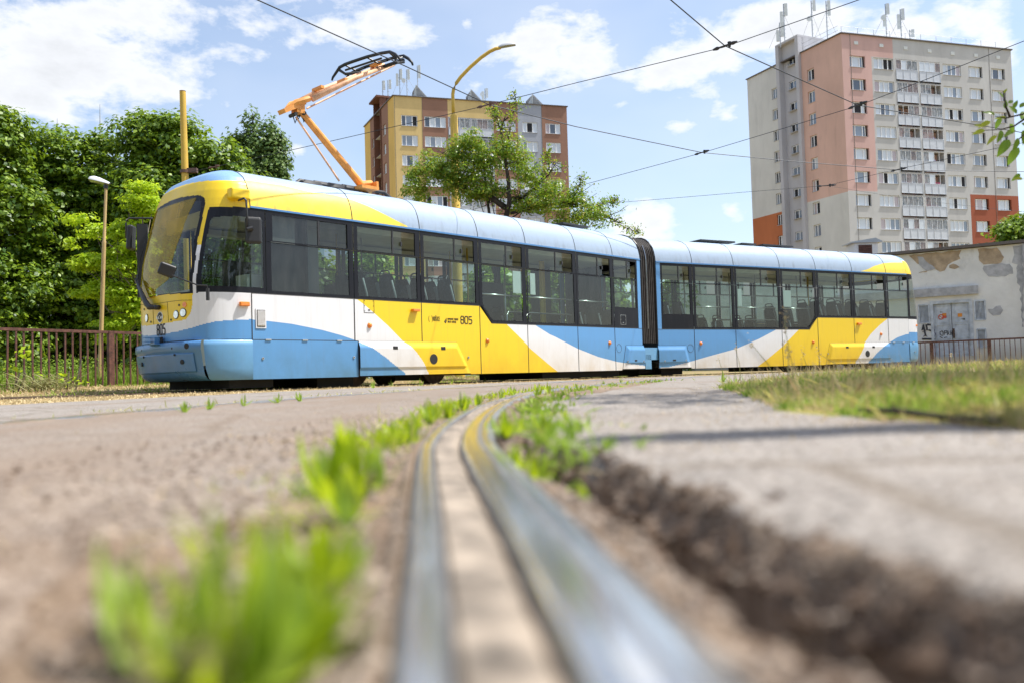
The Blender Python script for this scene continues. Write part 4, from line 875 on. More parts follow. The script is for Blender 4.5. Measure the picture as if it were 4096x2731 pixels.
for st in (s1_, s2_): mb = MB(); mb.tube(st, [.018, .024]+[.032]*(len(st)-4)+[.024, .018], 8); mb.build('collector_strip', M['pblack'], tram, smooth=True)
mb = MB()
for i in (3, 5, 7): mb.tube([s1_[i]-up3*.02, (s1_[i]+s2_[i])/2-up3*.1, s2_[i]-up3*.02], .018, 6)
mb.tube([s1_[3]-up3*.12, s1_[6]-up3*.10], .02, 6); mb.tube([s2_[2]-up3*.1, s2_[7]-up3*.08], .035, 6); mb.tube([s1_[2]-up3*.06, s1_[3]-up3*.2, s2_[3]-up3*.1], .03, 6); mb.tube([s1_[8]-up3*.03, s1_[8]-up3*.16, s2_[7]-up3*.12], .03, 6)
mb.build('collector_frame', M['pblack'], tram)
for q, su, sz in ((d1(330, 1434), .5, .05), (d1(395, 1436), .6, .12), (d1(525, 1455), .8, .09), (d1(650, 1465), .5, .14), (d1(800, 1490), .6, .10), (d1(1100, 1545), .7, .05)):
    c = PT(q)-up3*(sz*.9+.03); sz *= .7; mb = MB(); mb.tube([c-exA*su/2-up3*.1, c-exA*su*.25, c+exA*su*.25, c+exA*su/2-up3*.1], [.04, sz, sz, .04], 8); mb.build('roof_equipment', M['plastic'], tram, smooth=True, auto=40)
for q, su in ((c5(1180, 20), 1.0),): c = PT(q, 1.5)-up3*.13; mb = MB(); mb.box(c, su, .6, .04, (exA, nA, up3)); mb.build('roof_hatch', M['plastic'], tram)
exB = np.array((*CB.d, 0)); nB = np.array((*CB.n, 0))
for q, su in ((c7(570, 85), .62), (c7(765, 97), .62), (c7(1010, 122), .55), (c7(1260, 136), .72), (c7(1425, 148), .5)):
    u, z = CB.uz(q, 1.3); c = np.array(CB.P(u, 1.3, z)); mb = MB(); mb.box(c-up3*.06, su, .6, .04, (exB, nB, up3)); mb.build('roof_hatch', M['plastic'], tram)
# ============================================================ GROUND
def hash2(ix, iy, seed=0):
    n = (ix.astype(np.int64)*374761393+iy.astype(np.int64)*668265263+seed*1442695041) & 0x7fffffff; n = (n ^ (n >> 13))*1274126177 & 0x7fffffff; return ((n ^ (n >> 16)) & 0xffff)/65535.0
def vnoise(x, y, seed=0):
    ix, iy = np.floor(x), np.floor(y); fx, fy = x-ix, y-iy; fx = fx*fx*(3-2*fx); fy = fy*fy*(3-2*fy)
    a, b, c, d = hash2(ix, iy, seed), hash2(ix+1, iy, seed), hash2(ix, iy+1, seed), hash2(ix+1, iy+1, seed)
    return (a*(1-fx)+b*fx)*(1-fy)+(c*(1-fx)+d*fx)*fy
def fbm(x, y, s, o=4, seed=0):
    r = 0; a = .5
    for k in range(o): r = r+a*(vnoise(x*s*2**k, y*s*2**k, seed+k)-.5); a *= .5
    return r*2
def sstep(a, b, x): t = np.clip((x-a)/(b-a), 0, 1); return t*t*(3-2*t)
RY = np.array([-.6, .0, .27, .52, .99, 1.24, 1.55, 2.04, 2.75, 3.76, 5.75, 9.0, 11.7, 17.9, 24.0]); RX = np.array([.105, .043, .017, -.007, -.055, -.078, -.092, -.098, -.082, -.02, .23, 1.12, 2.05, 4.3, 7.6])
def _cr(x):   # smooth interpolation of the rail line: X at depth y
    x = np.asarray(x, float); m = np.gradient(RX, RY); i = np.clip(np.searchsorted(RY, x)-1, 0, len(RY)-2); h = RY[i+1]-RY[i]; t = np.clip((x-RY[i])/h, 0, 1)
    return (2*t**3-3*t**2+1)*RX[i]+(t**3-2*t**2+t)*h*m[i]+(-2*t**3+3*t**2)*RX[i+1]+(t**3-t**2)*h*m[i+1]
XE_Y = np.array([-.5, .20, .356, .395, .45, .51, .64, .87, 1.0, 1.09, 1.3, 1.7, 3, 40]); XE_X = np.array([.34, .235, .182, .166, .137, .125, .107, .088, .065, .048, .03, .02, .06, 9.])
def edgeX(y): return np.interp(y, XE_Y, XE_X)
VB_Y = np.array([-2, .4, 1.0, 1.25, 1.57, 2.05, 2.6, 3.5, 5.0, 6.5, 9.0, 14, 20, 30]); VB_X = np.array([.98, .86, .68, .64, .61, .64, .76, .92, 1.18, 1.9, 3.3, 6.3, 9.8, 16])
def vergeX(y): return np.interp(y, VB_Y, VB_X)
def leftd(x, y):   # signed distance beyond the far-left edge of the tarmac (positive = dry grass side)
    a = np.array((-3.6, 6.1)); b = np.array((-2.9, 12.7)); 
    pts = [(-8.0, 3.6), (-3.65, 6.15), (-3.2, 8.6), (-3.35, 10.2), (-2.6, 11.5), (.5, 15.2), (6, 20.5), (16, 27)]
    yy = np.interp(x, [p[0] for p in pts if p[0] != -3.35], [p[1] for p in pts if p[0] != -3.35]); return (y-yy)*.8
def ground_h(x, y):
    rx = _cr(y); d = x-rx; xe = edgeX(y)+.016*fbm(x*0+1, y, 18, 4, 5)+.03*fbm(x*0+4, y, 5, 2, 9)*sstep(0, .5, y)
    near = 1-sstep(3, 9, y)
    h = .0025*fbm(x, y, 30, 3, 1)*near+.006*fbm(x, y, 3, 3, 2)-.002
    # left bare strip of earth beside the rail
    ls = sstep(-.45, -.12, d)*(1-sstep(-.075, -.06, d)); lump = np.maximum(fbm(x, y, 22, 4, 11), -.2)*.016+fbm(x, y, 60, 3, 12)*.006
    h = h-ls*.012+ls*lump*near
    lumpL = sstep(1.5, .5, y)*(1-sstep(-.12, -.07, d)); h = h+lumpL*(np.maximum(fbm(x, y, 11, 4, 14), -.3)*.030-.004+fbm(x, y, 45, 3, 13)*.006)
    # right of the rail: trench of earth, then the broken tarmac edge
    w_ = np.maximum(xe-(rx+.062), .012); t = np.clip((d-.062)/w_, 0, 1); inside = (d > .058) & (x < xe)
    depth = (.010+.020*t+.060*sstep(.45, .90, t))*(1-sstep(.95, 1.5, y))+.006
    hin = -depth+(fbm(x, y, 16, 4, 21)*.018+fbm(x, y, 60, 3, 22)*.009)*near
    h = np.where(inside, hin, h)
    rise = sstep(0, .030, x-xe+.014*fbm(x, y, 30, 3, 26)); h = np.where((x >= xe) & (y < 2.2), h*rise-(1-rise)*.035*(1-sstep(.95, 1.4, y))+.012*(1-sstep(1.0, 2.2, y))-.008*sstep(.10, .0, x-xe)+.007*fbm(x, y, 22, 4, 25)*sstep(.16, .0, x-xe), h)
    # keep clear of the rail
    h = np.where((d > -.062) & (d < .060), -.055, h)
    # verge bank and left bank
    v = x-vergeX(y); h = h+sstep(0, .5, v)*.035+sstep(0, .1, v)*.008*fbm(x, y, 12, 3, 31)+sstep(2, 12, y)*sstep(0, 2, v)*.03
    L = leftd(x, y); h = h-sstep(0, 1.5, L)*.015*(1-sstep(7, 10, L))+sstep(7, 11.5, L)*.13+sstep(6, 30, L)*.1*0
    return h
def kind_of(x, y):
    rx = _cr(y); d = x-rx; xe = edgeX(y)+.016*fbm(x*0+1, y, 18, 4, 5)+.03*fbm(x*0+4, y, 5, 2, 9)*sstep(0, .5, y)
    k = np.zeros(x.shape, int)                                     # 0 asphalt, 1 earth, 2 dry verge
    k[(d < -.05) & (d > -1.40+.1*fbm(x, y, 1.5, 3, 48)) & (y < 14)] = 3
    k[(d > .05) & (x < xe+.006+(.012+.035*fbm(x, y, 12, 3, 47))*sstep(1.6, .9, y))] = 1
    lw = .13+.16*sstep(1.0, .35, y)+.12*fbm(x, y, 5, 4, 40); k[(d < -.05) & (d > -lw)] = 1
    k[(abs(d+1.44) < .10+.05*fbm(x, y, 3, 2, 42)) & (y > 1.5)] = 1
    k[(x > vergeX(y)+.03*fbm(x, y, 10, 2, 41)) & (leftd(x, y) < 8)] = 2
    k[leftd(x, y)+.5*fbm(x, y, 1.2, 3, 43) > 0] = 2
    return k
def spaced(parts):
    out = []
    for a, b, n, g in parts:
        t = np.linspace(0, 1, n, endpoint=False); out.append(a+(b-a)*(t if g == 0 else np.sign(g)*0+((np.exp(abs(g)*t)-1)/(math.exp(abs(g))-1) if g > 0 else 1-(np.exp(abs(g)*(1-t))-1)/(math.exp(abs(g))-1))))
    return np.concatenate(out)
gx = np.append(spaced([(-400, -12, 18, -4), (-12, -1.2, 60, -3), (-1.2, -.35, 90, 0), (-.35, .45, 200, 0), (.45, 1.3, 90, 0), (1.3, 14, 70, 3), (14, 400, 18, 4)]), 400)
gy = np.append(spaced([(-60, -.6, 14, -4), (-.6, .16, 20, 0), (.16, 1.3, 260, 1.2), (1.3, 4, 130, 1.0), (4, 30, 110, 1.5), (30, 900, 24, 4)]), 900)
GX, GY = np.meshgrid(gx, gy, indexing='ij'); GZ = ground_h(GX, GY)
cxm = (GX[:-1, :-1]+GX[1:, 1:])/2; cym = (GY[:-1, :-1]+GY[1:, 1:])/2; GK = kind_of(cxm, cym); GK[(cym > 60) | (abs(cxm) > 60) | (cym < -20)] = 2
def mat_ground(name, kind, dusty=False):
    m_, nt, b = node_mat(name); b.inputs['Roughness'].default_value = .85; b.inputs['Specular IOR Level'].default_value = .25
    big = noise_n(nt, .9, 5, .6); mid = noise_n(nt, 12, 6, .65); fine = noise_n(nt, 170, 3, .7); grit = nt.nodes.new('ShaderNodeTexVoronoi'); grit.inputs['Scale'].default_value = 130
    tc = nt.nodes.new('ShaderNodeTexCoord'); nt.links.new(tc.outputs['Object'], grit.inputs['Vector'])
    if kind == 'asphalt':
        c = mixc(nt, ramp_n(nt, big, .3, .7), (.145, .128, .112), (.215, .190, .167)); c = mixc(nt, ramp_n(nt, mid, .38, .72, 0, .85), c, (.13, .108, .09)); c = mixc(nt, ramp_n(nt, noise_n(nt, 55, 3, .7), .46, .62, 0, .75), c, (.27, .235, .205)); c = mixc(nt, ramp_n(nt, fine, .44, .62, 0, .9), c, (.42, .38, .34)); c = mixc(nt, ramp_n(nt, noise_n(nt, 90, 2, .6, (1, 1, 1)), .60, .66, 0, .8), c, (.05, .042, .035)); c = mixc(nt, ramp_n(nt, grit.outputs['Distance'], .5, .15, 0, .25), c, (.16, .145, .13))
        crack = nt.nodes.new('ShaderNodeTexVoronoi'); crack.feature = 'DISTANCE_TO_EDGE'; crack.inputs['Scale'].default_value = .9; nt.links.new(mixc(nt, .06, tc.outputs['Object'], noise_n(nt, 3, 4)), crack.inputs['Vector']); c = mixc(nt, ramp_n(nt, crack.outputs[0], .022, .004, 0, .6), c, (.12, .09, .06))
        c = mixc(nt, ramp_n(nt, noise_n(nt, 1.7, 6, .7, (1, .35, 1)), .50, .66, 0, .6), c, (.20, .145, .10))
        if dusty: c = mixc(nt, ramp_n(nt, noise_n(nt, 2.2, 6, .65, (1.6, .7, 1)), .34, .62, .25, .9), c, mixc(nt, ramp_n(nt, fine, .4, .65), (.15, .105, .075), (.31, .245, .19)))
    elif kind == 'earth':
        c = mixc(nt, ramp_n(nt, mid, .3, .7), (.085, .056, .036), (.27, .195, .135)); c = mixc(nt, ramp_n(nt, fine, .5, .7, 0, .6), c, (.40, .31, .23)); c = mixc(nt, ramp_n(nt, big, .45, .65, 0, .6), c, (.30, .235, .175))
    else:
        c = mixc(nt, ramp_n(nt, mid, .35, .65), (.20, .145, .07), (.33, .25, .13)); c = mixc(nt, ramp_n(nt, big, .45, .65, 0, .5), c, (.14, .17, .045)); c = mixc(nt, ramp_n(nt, fine, .5, .7, 0, .5), c, (.42, .33, .19))
    nt.links.new(c, b.inputs['Base Color']); bump_n(nt, b, mixc(nt, .5, fine, mid), .004, .6); return m_
M['asphalt'] = mat_ground('weathered_asphalt', 'asphalt'); M['dusty'] = mat_ground('dusty_track_paving', 'asphalt', True); M['earth'] = mat_ground('bare_earth', 'earth'); M['drysoil'] = mat_ground('dry_verge_soil', 'verge')
idx = np.arange(len(gx)*len(gy)).reshape(len(gx), len(gy))
quads = np.stack([idx[:-1, :-1], idx[1:, :-1], idx[1:, 1:], idx[:-1, 1:]], -1).reshape(-1, 4); KK = GK.ravel(); VV = np.stack([GX, GY, GZ], -1).reshape(-1, 3)
for k, nm, mt in ((0, 'road_asphalt', 'asphalt'), (1, 'bare_earth', 'earth'), (2, 'ground', 'drysoil'), (3, 'track_paving', 'dusty')):
    q = quads[KK == k]; used, inv = np.unique(q.ravel(), return_inverse=True); me = bpy.data.meshes.new(nm)
    me.vertices.add(len(used)); me.vertices.foreach_set('co', VV[used].astype(np.float32).ravel()); me.loops.add(q.size); me.loops.foreach_set('vertex_index', inv.astype(np.int32).ravel())
    me.polygons.add(len(q)); me.polygons.foreach_set('loop_start', np.arange(0, q.size, 4, dtype=np.int32)); me.polygons.foreach_set('loop_total', np.full(len(q), 4, np.int32)); me.polygons.foreach_set('use_smooth', np.ones(len(q), bool)); me.materials.append(M[mt]); me.update(calc_edges=True)
    tag(link(nm, me), kind='structure')
def gh(x, y): return float(ground_h(np.array([float(x)]), np.array([float(y)]))[0])
def ghv(x, y): return ground_h(np.asarray(x, float), np.asarray(y, float))
# ------------------------------------------------------------ rails
def mat_rail():
    m_, nt, b = node_mat('rail_steel'); setc(b, (.72, .72, .74), .16, .95, .5)
    n = noise_n(nt, 26, 6, .65, (9, .35, 1)); nt.links.new(ramp_n(nt, n, .3, .7, .07, .24), b.inputs['Roughness'])
    c = mixc(nt, ramp_n(nt, n, .40, .62), (.98, .95, .91), (.62, .60, .57)); nt.links.new(mixc(nt, ramp_n(nt, noise_n(nt, 34, 6, .65, (1, .5, 1)), .60, .74, 0, .6), c, (.26, .20, .15)), b.inputs['Base Color']); return m_  # lengthwise colour streaks stand for bright and dark reflections on the head
M['railsteel'] = mat_rail(); M['raildull'] = mat_simple('rail_unpolished', (.30, .285, .27), .42, .8, var=.35, vscale=18)
M['railrust'] = mat_simple('rail_side_rust', (.14, .10, .075), .65, .5, var=.4, vscale=25, bump=.001, bscale=90)
M['sand'] = mat_simple('groove_sand', (.245, .20, .155), .9, var=.75, vscale=28, bump=.004, bscale=120)
def rail_sweep(ys, off, prof_, name, mats, flip=1):
    """sweep a rail cross-section (offset to the right, height) along the curve"""
    mb = MB(); rows = []
    X = _cr(ys); dX = np.gradient(X, ys)
    for x, y, d in zip(X, ys, dX):
        L = math.hypot(1, d); nx, ny = 1/L, -d/L; rows.append([(x+nx*(off+flip*o), y+ny*(off+flip*o), z) for o, z, _ in prof_])
    return mb.grid(rows, mat=lambda i, j: prof_[j][2]).build(name, mats, smooth=True, auto=40)
ysr = np.concatenate([np.linspace(-.5, .15, 8), np.linspace(.16, 2, 90), np.linspace(2.05, 23.5, 120)])
GR = [(-.060, -.06, 1), (-.058, -.005, 2), (-.056, -.001, 2), (-.051, .0, 0), (-.042, .0, 2), (-.038, -.002, 2), (-.036, -.006, 1), (-.034, -.03, 1), (0, -.03, 1), (.000, -.012, 1), (.0015, -.005, 2), (.004, -.0015, 0), (.009, .0006, 0), (.018, .0018, 0), (.027, .0024, 2), (.034, .0024, 0), (.044, .0010, 2), (.051, -.002, 2), (.056, -.006, 1), (.058, -.012, 1), (.058, -.06, 1)]
r1 = rail_sweep(ysr, 0, GR, 'grooved_rail', [M['railsteel'], M['railrust'], M['raildull']]); tag(r1, 'polished grooved tram rail curving up through the middle from the bottom edge', 'rail')
r2 = rail_sweep(ysr[20:], -1.435-.0, GR, 'grooved_rail', [M['railsteel'], M['railrust'], M['raildull']], -1); tag(r2, 'thin far rail half buried in earth, left of the big polished rail', 'rail')
# sand and grit filling the groove
mb = MB(); rows = []; ys2 = np.linspace(-.4, 9, 900); X = _cr(ys2); dX = np.gradient(X, ys2)
for x, y, d in zip(X, ys2, dX):
    fill = -.0045-.006*max(0, math.sin(y*3.1+1))*(y > 1.4)+.0035*float(vnoise(np.array([y*40.]), np.array([3.]))[0])
    rows.append([(x+o, y-d*o, fill-(.007 if o > -.005 else .0)-.001+.0035*float(vnoise(np.array([y*90+o*900]), np.array([o*300.]))[0])) for o in (-.0345, -.027, -.018, -.009, -.0015)])
tag(mb.grid(rows).build('groove_sand', M['sand'], smooth=True), kind='stuff')
# track under the tram
M['sleeper'] = mat_simple('track_concrete', (.20, .17, .14), .85)
for off, lb_ in ((.50, 'near rail of the straight track under the parked tram'), (1.94, 'far rail of the straight track under the parked tram')):
    mb = MB(); 
    pts = [CA.P(u, off, 0) for u in (-9, -4, 0, 5, 10.3)]+[CB.P(u, off, 0) for u in (.5, 5, 10, 18)]
    for p, q in zip(pts[:-1], pts[1:]):
        p, q = np.array(p), np.array(q); d_ = (q-p)/np.linalg.norm(q-p); mb.box((p+q)/2+np.array((0, 0, -.012)), np.linalg.norm(q-p)+.02, .06, .05, (d_, np.cross((0, 0, 1), d_), (0, 0, 1)))
    tag(mb.build('track_rail', M['railrust']), lb_, 'rail')

# ============================================================ APARTMENT BLOCKS
class Pane3(Car):
    def __init__(s, origin, az, flip=1):
        s.p = origin; s.d = (math.sin(az), math.cos(az)); s.n = (flip*s.d[1], -flip*s.d[0]); s.L = 1
def mat_render(name, col, var=.10):
    m_, nt, b = node_mat(name); setc(b, col, .9, 0, .2); c = mixc(nt, ramp_n(nt, noise_n(nt, .35, 6, .6, (1, 1, .5)), .3, .7), tuple(x*(1-var) for x in col), tuple(x*(1+var) for x in col))
    c = mixc(nt, ramp_n(nt, noise_n(nt, .8, 6, .65, (1.5, 1.5, .25)), .54, .8, 0, .38), c, tuple(x*.6 for x in col)); nt.links.new(c, b.inputs['Base Color']); bump_n(nt, b, noise_n(nt, 25, 3), .01, .4); return m_
for k, c in dict(r_grey=(0.517, 0.512, 0.501), r_cream=(0.648, 0.632, 0.594), r_pink=(0.605, 0.4, 0.362), r_pinkside=(0.66, 0.43, 0.35), r_red=(0.34, 0.105, 0.06), r_redside=(0.5, 0.165, 0.07), r_stair=(0.497, 0.486, 0.508), l_yellow=(.66, .49, .22), l_yside=(.70, .47, .14), l_brown=(0.31, 0.175, 0.125), l_grey=(0.36, 0.38, 0.43), l_dark=(.16, .075, .05)).items(): M[k] = mat_render(k, c)
M['wframe'] = mat_simple('white_window_frame', (.82, .83, .84), .4, var=.03); M['sill'] = mat_simple('metal_sill', (.50, .50, .52), .5)
def mat_pane(name, col, rough=.04, mixw=0):
    m_, nt, b = node_mat(name); setc(b, col, rough, 0, .9); b.inputs['IOR'].default_value = 1.6; return m_
M['pane_dark'] = mat_pane('pane_dark', (.05, .06, .08)); M['pane_mid'] = mat_pane('pane_mid', (.20, .24, .30)); M['pane_curtain'] = mat_pane('pane_curtain', (.58, .62, .66), .1); M['pane_pink'] = mat_pane('pane_pink', (.45, .36, .36), .1); M['pane_open'] = mat_simple('open_window_dark', (.015, .015, .018), .8)
M['balpanel'] = mat_simple('balcony_panel', (.58, .61, .66), .3, var=.08); M['alu'] = mat_simple('aluminium', (.62, .63, .65), .35, .3)
M['parapet'] = mat_simple('roof_edge_metal', (.12, .10, .09), .5); M['galv'] = mat_simple('galvanised_steel', (.42, .44, .46), .45, .5); M['antwhite'] = mat_simple('antenna_plastic', (.66, .68, .66), .4); M['slatgrey'] = mat_simple('louvre_grey', (.30, .30, .31), .6)
def facade(pl, u0, u1, z0, z1, holes, colf, mats, parent, name='wall', depth=.22, v0=0, reveal=None):
    mb = MB(); us = sorted(set([u0, u1]+[h[0] for h in holes]+[h[1] for h in holes]+[c for c in getattr(colf, 'us', []) if u0 < c < u1])); zs = sorted(set([z0, z1]+[h[2] for h in holes]+[h[3] for h in holes]+[c for c in getattr(colf, 'zs', []) if z0 < c < z1]))
    for a, b in zip(us[:-1], us[1:]):
        for c, d in zip(zs[:-1], zs[1:]):
            um, zm = (a+b)/2, (c+d)/2
            if any(h[0] < um < h[1] and h[2] < zm < h[3] for h in holes): continue
            mb.quad(pl.P(a, v0, c), pl.P(b, v0, c), pl.P(b, v0, d), pl.P(a, v0, d), colf(um, zm))
    for h in holes:
        a, b, c, d = h[:4]; k = colf((a+b)/2, (c+d)/2) if reveal is None else reveal; dp = v0+(h[4] if len(h) > 4 else depth)
        for (p, q) in (((a, c), (b, c)), ((b, c), (b, d)), ((b, d), (a, d)), ((a, d), (a, c))): mb.quad(pl.P(p[0], v0, p[1]), pl.P(q[0], v0, q[1]), pl.P(q[0], dp, q[1]), pl.P(p[0], dp, p[1]), k)
    return mb.build(name, mats, parent)
RW = random.Random(3)
def win(pl, a, b, c, d, parent, fr, v=.2, dark=.25, sillout=.06, name='window', cols=None):
    """window with frame, mullions, sill and one pane per sash"""
    mb = MB(); ax = ((*pl.d, 0), (*pl.n, 0), (0, 0, 1)); t = .07
    sp = [0]+list(fr)+[1]
    for z in (c+t/2, d-t/2): mb.box(pl.P((a+b)/2, v-.03, z), b-a, .06, t, ax)
    for f in sp: mb.box(pl.P(min(max(a+(b-a)*f, a+t/2), b-t/2), v-.031, (c+d)/2), t if f in (0, 1) else t*1.5, .06, d-c, ax)
    w_ = mb.build(name, M['wframe'], parent)
    ms = MB(); ms.box(pl.P((a+b)/2, v/2-sillout/2-.01, c+.0), b-a+.04, v+sillout, .03, ax); ms.build('sill', M['sill'], w_)
    for i, (f, g) in enumerate(zip(sp[:-1], sp[1:])):
        r = RW.random(); m_ = 'pane_open' if r < dark*.45 else 'pane_dark' if r < dark*.8 else 'pane_mid' if r < dark+.15 else 'pane_curtain' if r < .93 else 'pane_pink'
        mp = MB(); x0, x1 = a+(b-a)*f, a+(b-a)*g; mp.quad(pl.P(x0, v-.005, c), pl.P(x1, v-.005, c), pl.P(x1, v-.005, d), pl.P(x0, v-.005, d)); mp.build('pane', M[m_], w_)
    return w_
def balcony(pl, a, b, zr0, zr1, zg1, parent, n=3, depth=1.1, openp=.3):
    """loggia: parapet of framed panels from zr0 to zr1, sliding glazing up to zg1"""
    ax = ((*pl.d, 0), (*pl.n, 0), (0, 0, 1)); mb = MB()
    for z in (zr0+.03, zr1): mb.box(pl.P((a+b)/2, -.02, z), b-a, .05, .05, ax)
    for i in range(n+1): mb.box(pl.P(a+.02+(b-a-.04)*i/n, -.02, (zr0+zr1)/2), .04, .05, zr1-zr0, ax)
    k = mb.build('balcony', M['alu'], parent)
    for i in range(n):
        x0, x1 = a+(b-a)*i/n+.03, a+(b-a)*(i+1)/n-.03; mp = MB(); mp.box(pl.P((x0+x1)/2, .0, (zr0+zr1)/2), x1-x0, .03, zr1-zr0-.08, ax); mp.build('parapet_panel', M['balpanel'], k)
    op = RW.random() < openp; ns = 4; mf = MB()
    if op: s0 = RW.choice((0, 2)); miss = (s0, s0+1)
    else: miss = ()
    for i in range(ns+1): mf.box(pl.P(a+.02+(b-a-.04)*i/ns, .02, (zr1+zg1)/2), .035, .05, zg1-zr1, ax)
    mf.box(pl.P((a+b)/2, .02, zg1-.02), b-a, .05, .04, ax); mf.build('glazing_frame', M['wframe'], k)
    for i in range(ns):
        if i in miss: continue
        x0, x1 = a+(b-a)*i/ns, a+(b-a)*(i+1)/ns; mp = MB(); mp.quad(pl.P(x0, .02, zr1), pl.P(x1, .02, zr1), pl.P(x1, .02, zg1), pl.P(x0, .02, zg1)); mp.build('glazing_pane', M[RW.choice(('balglass', 'balglass', 'balglass', 'pane_curtain', 'balglass2'))], k)
    mi = MB(); mi.quad(pl.P(a, depth, zr0), pl.P(b, depth, zr0), pl.P(b, depth, zg1), pl.P(a, depth, zg1)); mi.build('loggia_wall', M[RW.choice(('r_pink', 'r_grey', 'r_pinkside'))], k)
    m5 = MB(); x0 = a+(b-a)*RW.choice((.15, .5)); m5.box(pl.P(x0+(b-a)*.16, depth-.02, (zr0+zg1)/2), (b-a)*.32, .05, zg1-zr0-.4, ax); m5.build('loggia_door', M['pane_dark'], k)
    if RW.random() < .5:
        ml = MB()
        for j in range(RW.randint(2, 5)): ml.box(pl.P(a+(b-a)*(.15+.16*j), .35, zr1+.05), (b-a)*.12, .02, .5, ax)
        ml.build('laundry', M[RW.choice(('cloth_a', 'cloth_b', 'cloth_c'))], k)
    return k
M['balglass'] = mat_glass('balcony_glass', (.62, .66, .68), .34, dustcol=(.66, .70, .74)); M['balglass2'] = mat_glass('balcony_glass_reddish', (.66, .50, .46), .30, dustcol=(.68, .60, .60))
M['cloth_a'] = mat_simple('cloth_pink', (.65, .10, .22), .9); M['cloth_b'] = mat_simple('cloth_lilac', (.50, .42, .60), .9); M['cloth_c'] = mat_simple('cloth_white', (.75, .75, .75), .9)
class ColF:
    def __init__(s, f, us=(), zs=()): s.f = f; s.us = us; s.zs = zs
    def __call__(s, u, z): return s.f(u, z)
def mast(loc, h, label, guys=True, panels=2, dish=False, seed=0, wide=.16):
    R_ = random.Random(seed); t = thing('antenna_mast', loc, label, 'antenna', 'antenna masts on the block roofs'); x, y, z = loc
    mb = MB(); mb.tube([(x, y, z), (x, y, z+h)], .06, 6); 
    for i in range(int(h/.5)): mb.box((x+.05, y, z+.3+i*.5), .3 if R_.random() < .3 else .16, .05, .03)
    mb.build('pole', M['galv'], t)
    for k in range(panels):
        hh = min(R_.uniform(1.1, 1.9), h*.6); m2 = MB(); zz = z+h-hh/2-R_.uniform(0, h*.35)*(k > 0); sx = (-1)**k*R_.uniform(.2, .34); m2.box((x+sx, y-.1, zz), wide*2, .14, hh); m2.box((x+sx/2, y, zz+.3), abs(sx), .04, .04); m2.box((x+sx/2, y, zz-.3), abs(sx), .04, .04); m2.build('antenna_panel', M['antwhite'], t)
    if dish: m2 = MB(); m2.tube([(x-.4, y-.2, z+h*.6), (x-.4, y-.35, z+h*.6), (x-.4, y-.36, z+h*.6)], [.3, .3, .1], 14); m2.build('dish', M['antwhite'], t)
    if guys:
        m3 = MB()
        for dx, dy in ((1.9, 1), (-1.5, 1.2)): m3.tube([(x, y, z+h*.75), (x+dx, y+dy, z)], .018, 4)
        m3.build('guy_wire', M['galv'], t)
    return t
AZR = math.atan(6711/2000); AZL = math.radians(-24.0)
def block(label, Yc, cq_roof, name='apartment_building'):
    """returns right-face plane and left-face plane through the corner"""
    c = atY(cq_roof, Yc); R_ = Pane3((c[0], c[1]), AZR); L_ = Pane3((c[0], c[1]), AZL, -1); return thing(name, (c[0], c[1], 0), label, 'apartment block'), R_, L_, c[2]
# --- the right block
bR, RR, RL, rz = block('taller grey and pink apartment block with an orange lower corner, at the right', 92, d3(660, 57))
def uR(x, y): return RR.uz(d3(x, y))
def uL(x, y): return RL.uz(d3(x, y))
PIT = (uR(716, 199)[1]-uR(765, 1106)[1])/6.0; zw = [uR(716, 199)[1]-PIT*i for i in range(13)]
rowsN = int((zw[0]-2)/PIT); print('RB pitch', PIT, 'roof', rz, 'rows', rowsN)
colsR = [(uR(717, 240)[0], uR(817, 240)[0]), (uR(872, 240)[0], uR(1000, 240)[0]), (uR(1325, 290)[0], uR(1442, 290)[0]), (uR(1493, 310)[0], uR(1583, 310)[0]), (uR(1640, 325)[0], uR(1730, 325)[0])]
bal = [(uR(1016, 260)[0], uR(1158, 260)[0]), (uR(1169, 270)[0], uR(1308, 280)[0])]
UEND = uR(1768, 168)[0]; wh = uR(716, 199)[1]-uR(716, 275)[1]
holes = []
for i in range(rowsN):
    z1 = zw[i]
    for k, (a, b) in enumerate(colsR): holes.append((a, b, z1-wh-(.0), z1, .24))
    for a, b in bal: holes.append((a, b, z1-PIT+.12, z1+.06, 1.1))
pk = uR(862, 300)[0]; pk2 = uR(997, 150)[0]; zpk = uR(862, 199)[1]; zlow = uR(705, 1083)[1]; rdu = uR(1503, 1108)[0]; rdz = uR(1503, 1108)[1]; yell = 1
colR = ColF(lambda u, z: 1 if (u < pk and z > zlow) or (u < pk2 and z > zw[0]+.05) else 2 if (u > rdu and z < rdz) else 0, (pk, pk2, rdu), (zlow, zw[0]+.06, rdz))
facade(RR, 0, UEND, 0, rz, holes, colR, [M['r_grey'], M['r_pink'], M['r_red']], bR, 'front_wall')
for i in range(rowsN):
    z1 = zw[i]
    for k, (a, b) in enumerate(colsR):
        if k in (0, 3, 4): win(RR, a+.02, b-.25, z1-wh+.02, z1-.02, bR, (.22, .78) if k == 0 else (.2, .72), .22, .22)
        else: win(RR, a+.02, b-.02, z1-wh+.02, z1-.02, bR, (.27, .5, .75), .16, .22)
    for a, b in bal: balcony(RR, a+.02, b-.02, z1-PIT+.30, z1-PIT+1.42, z1, bR, openp=.35)
# vents under the roof edge and by the windows
for x, y in ((757, 120), (922, 137), (1080, 153), (1236, 172), (1388, 188), (1540, 201), (1684, 214)):
    u, z = uR(x, y); mb = MB(); mb.box(RR.P(u, -.03, z), .5, .05, .35, ((*RR.d, 0), (*RR.n, 0), (0, 0, 1))); mb.build('roof_vent', M['antwhite'], bR)
u, z = uR(1592, 645); mb = MB(); mb.box(RR.P(u, -.2, z), .8, .4, .6, ((*RR.d, 0), (*RR.n, 0), (0, 0, 1))); mb.build('air_conditioner', M['antwhite'], bR)
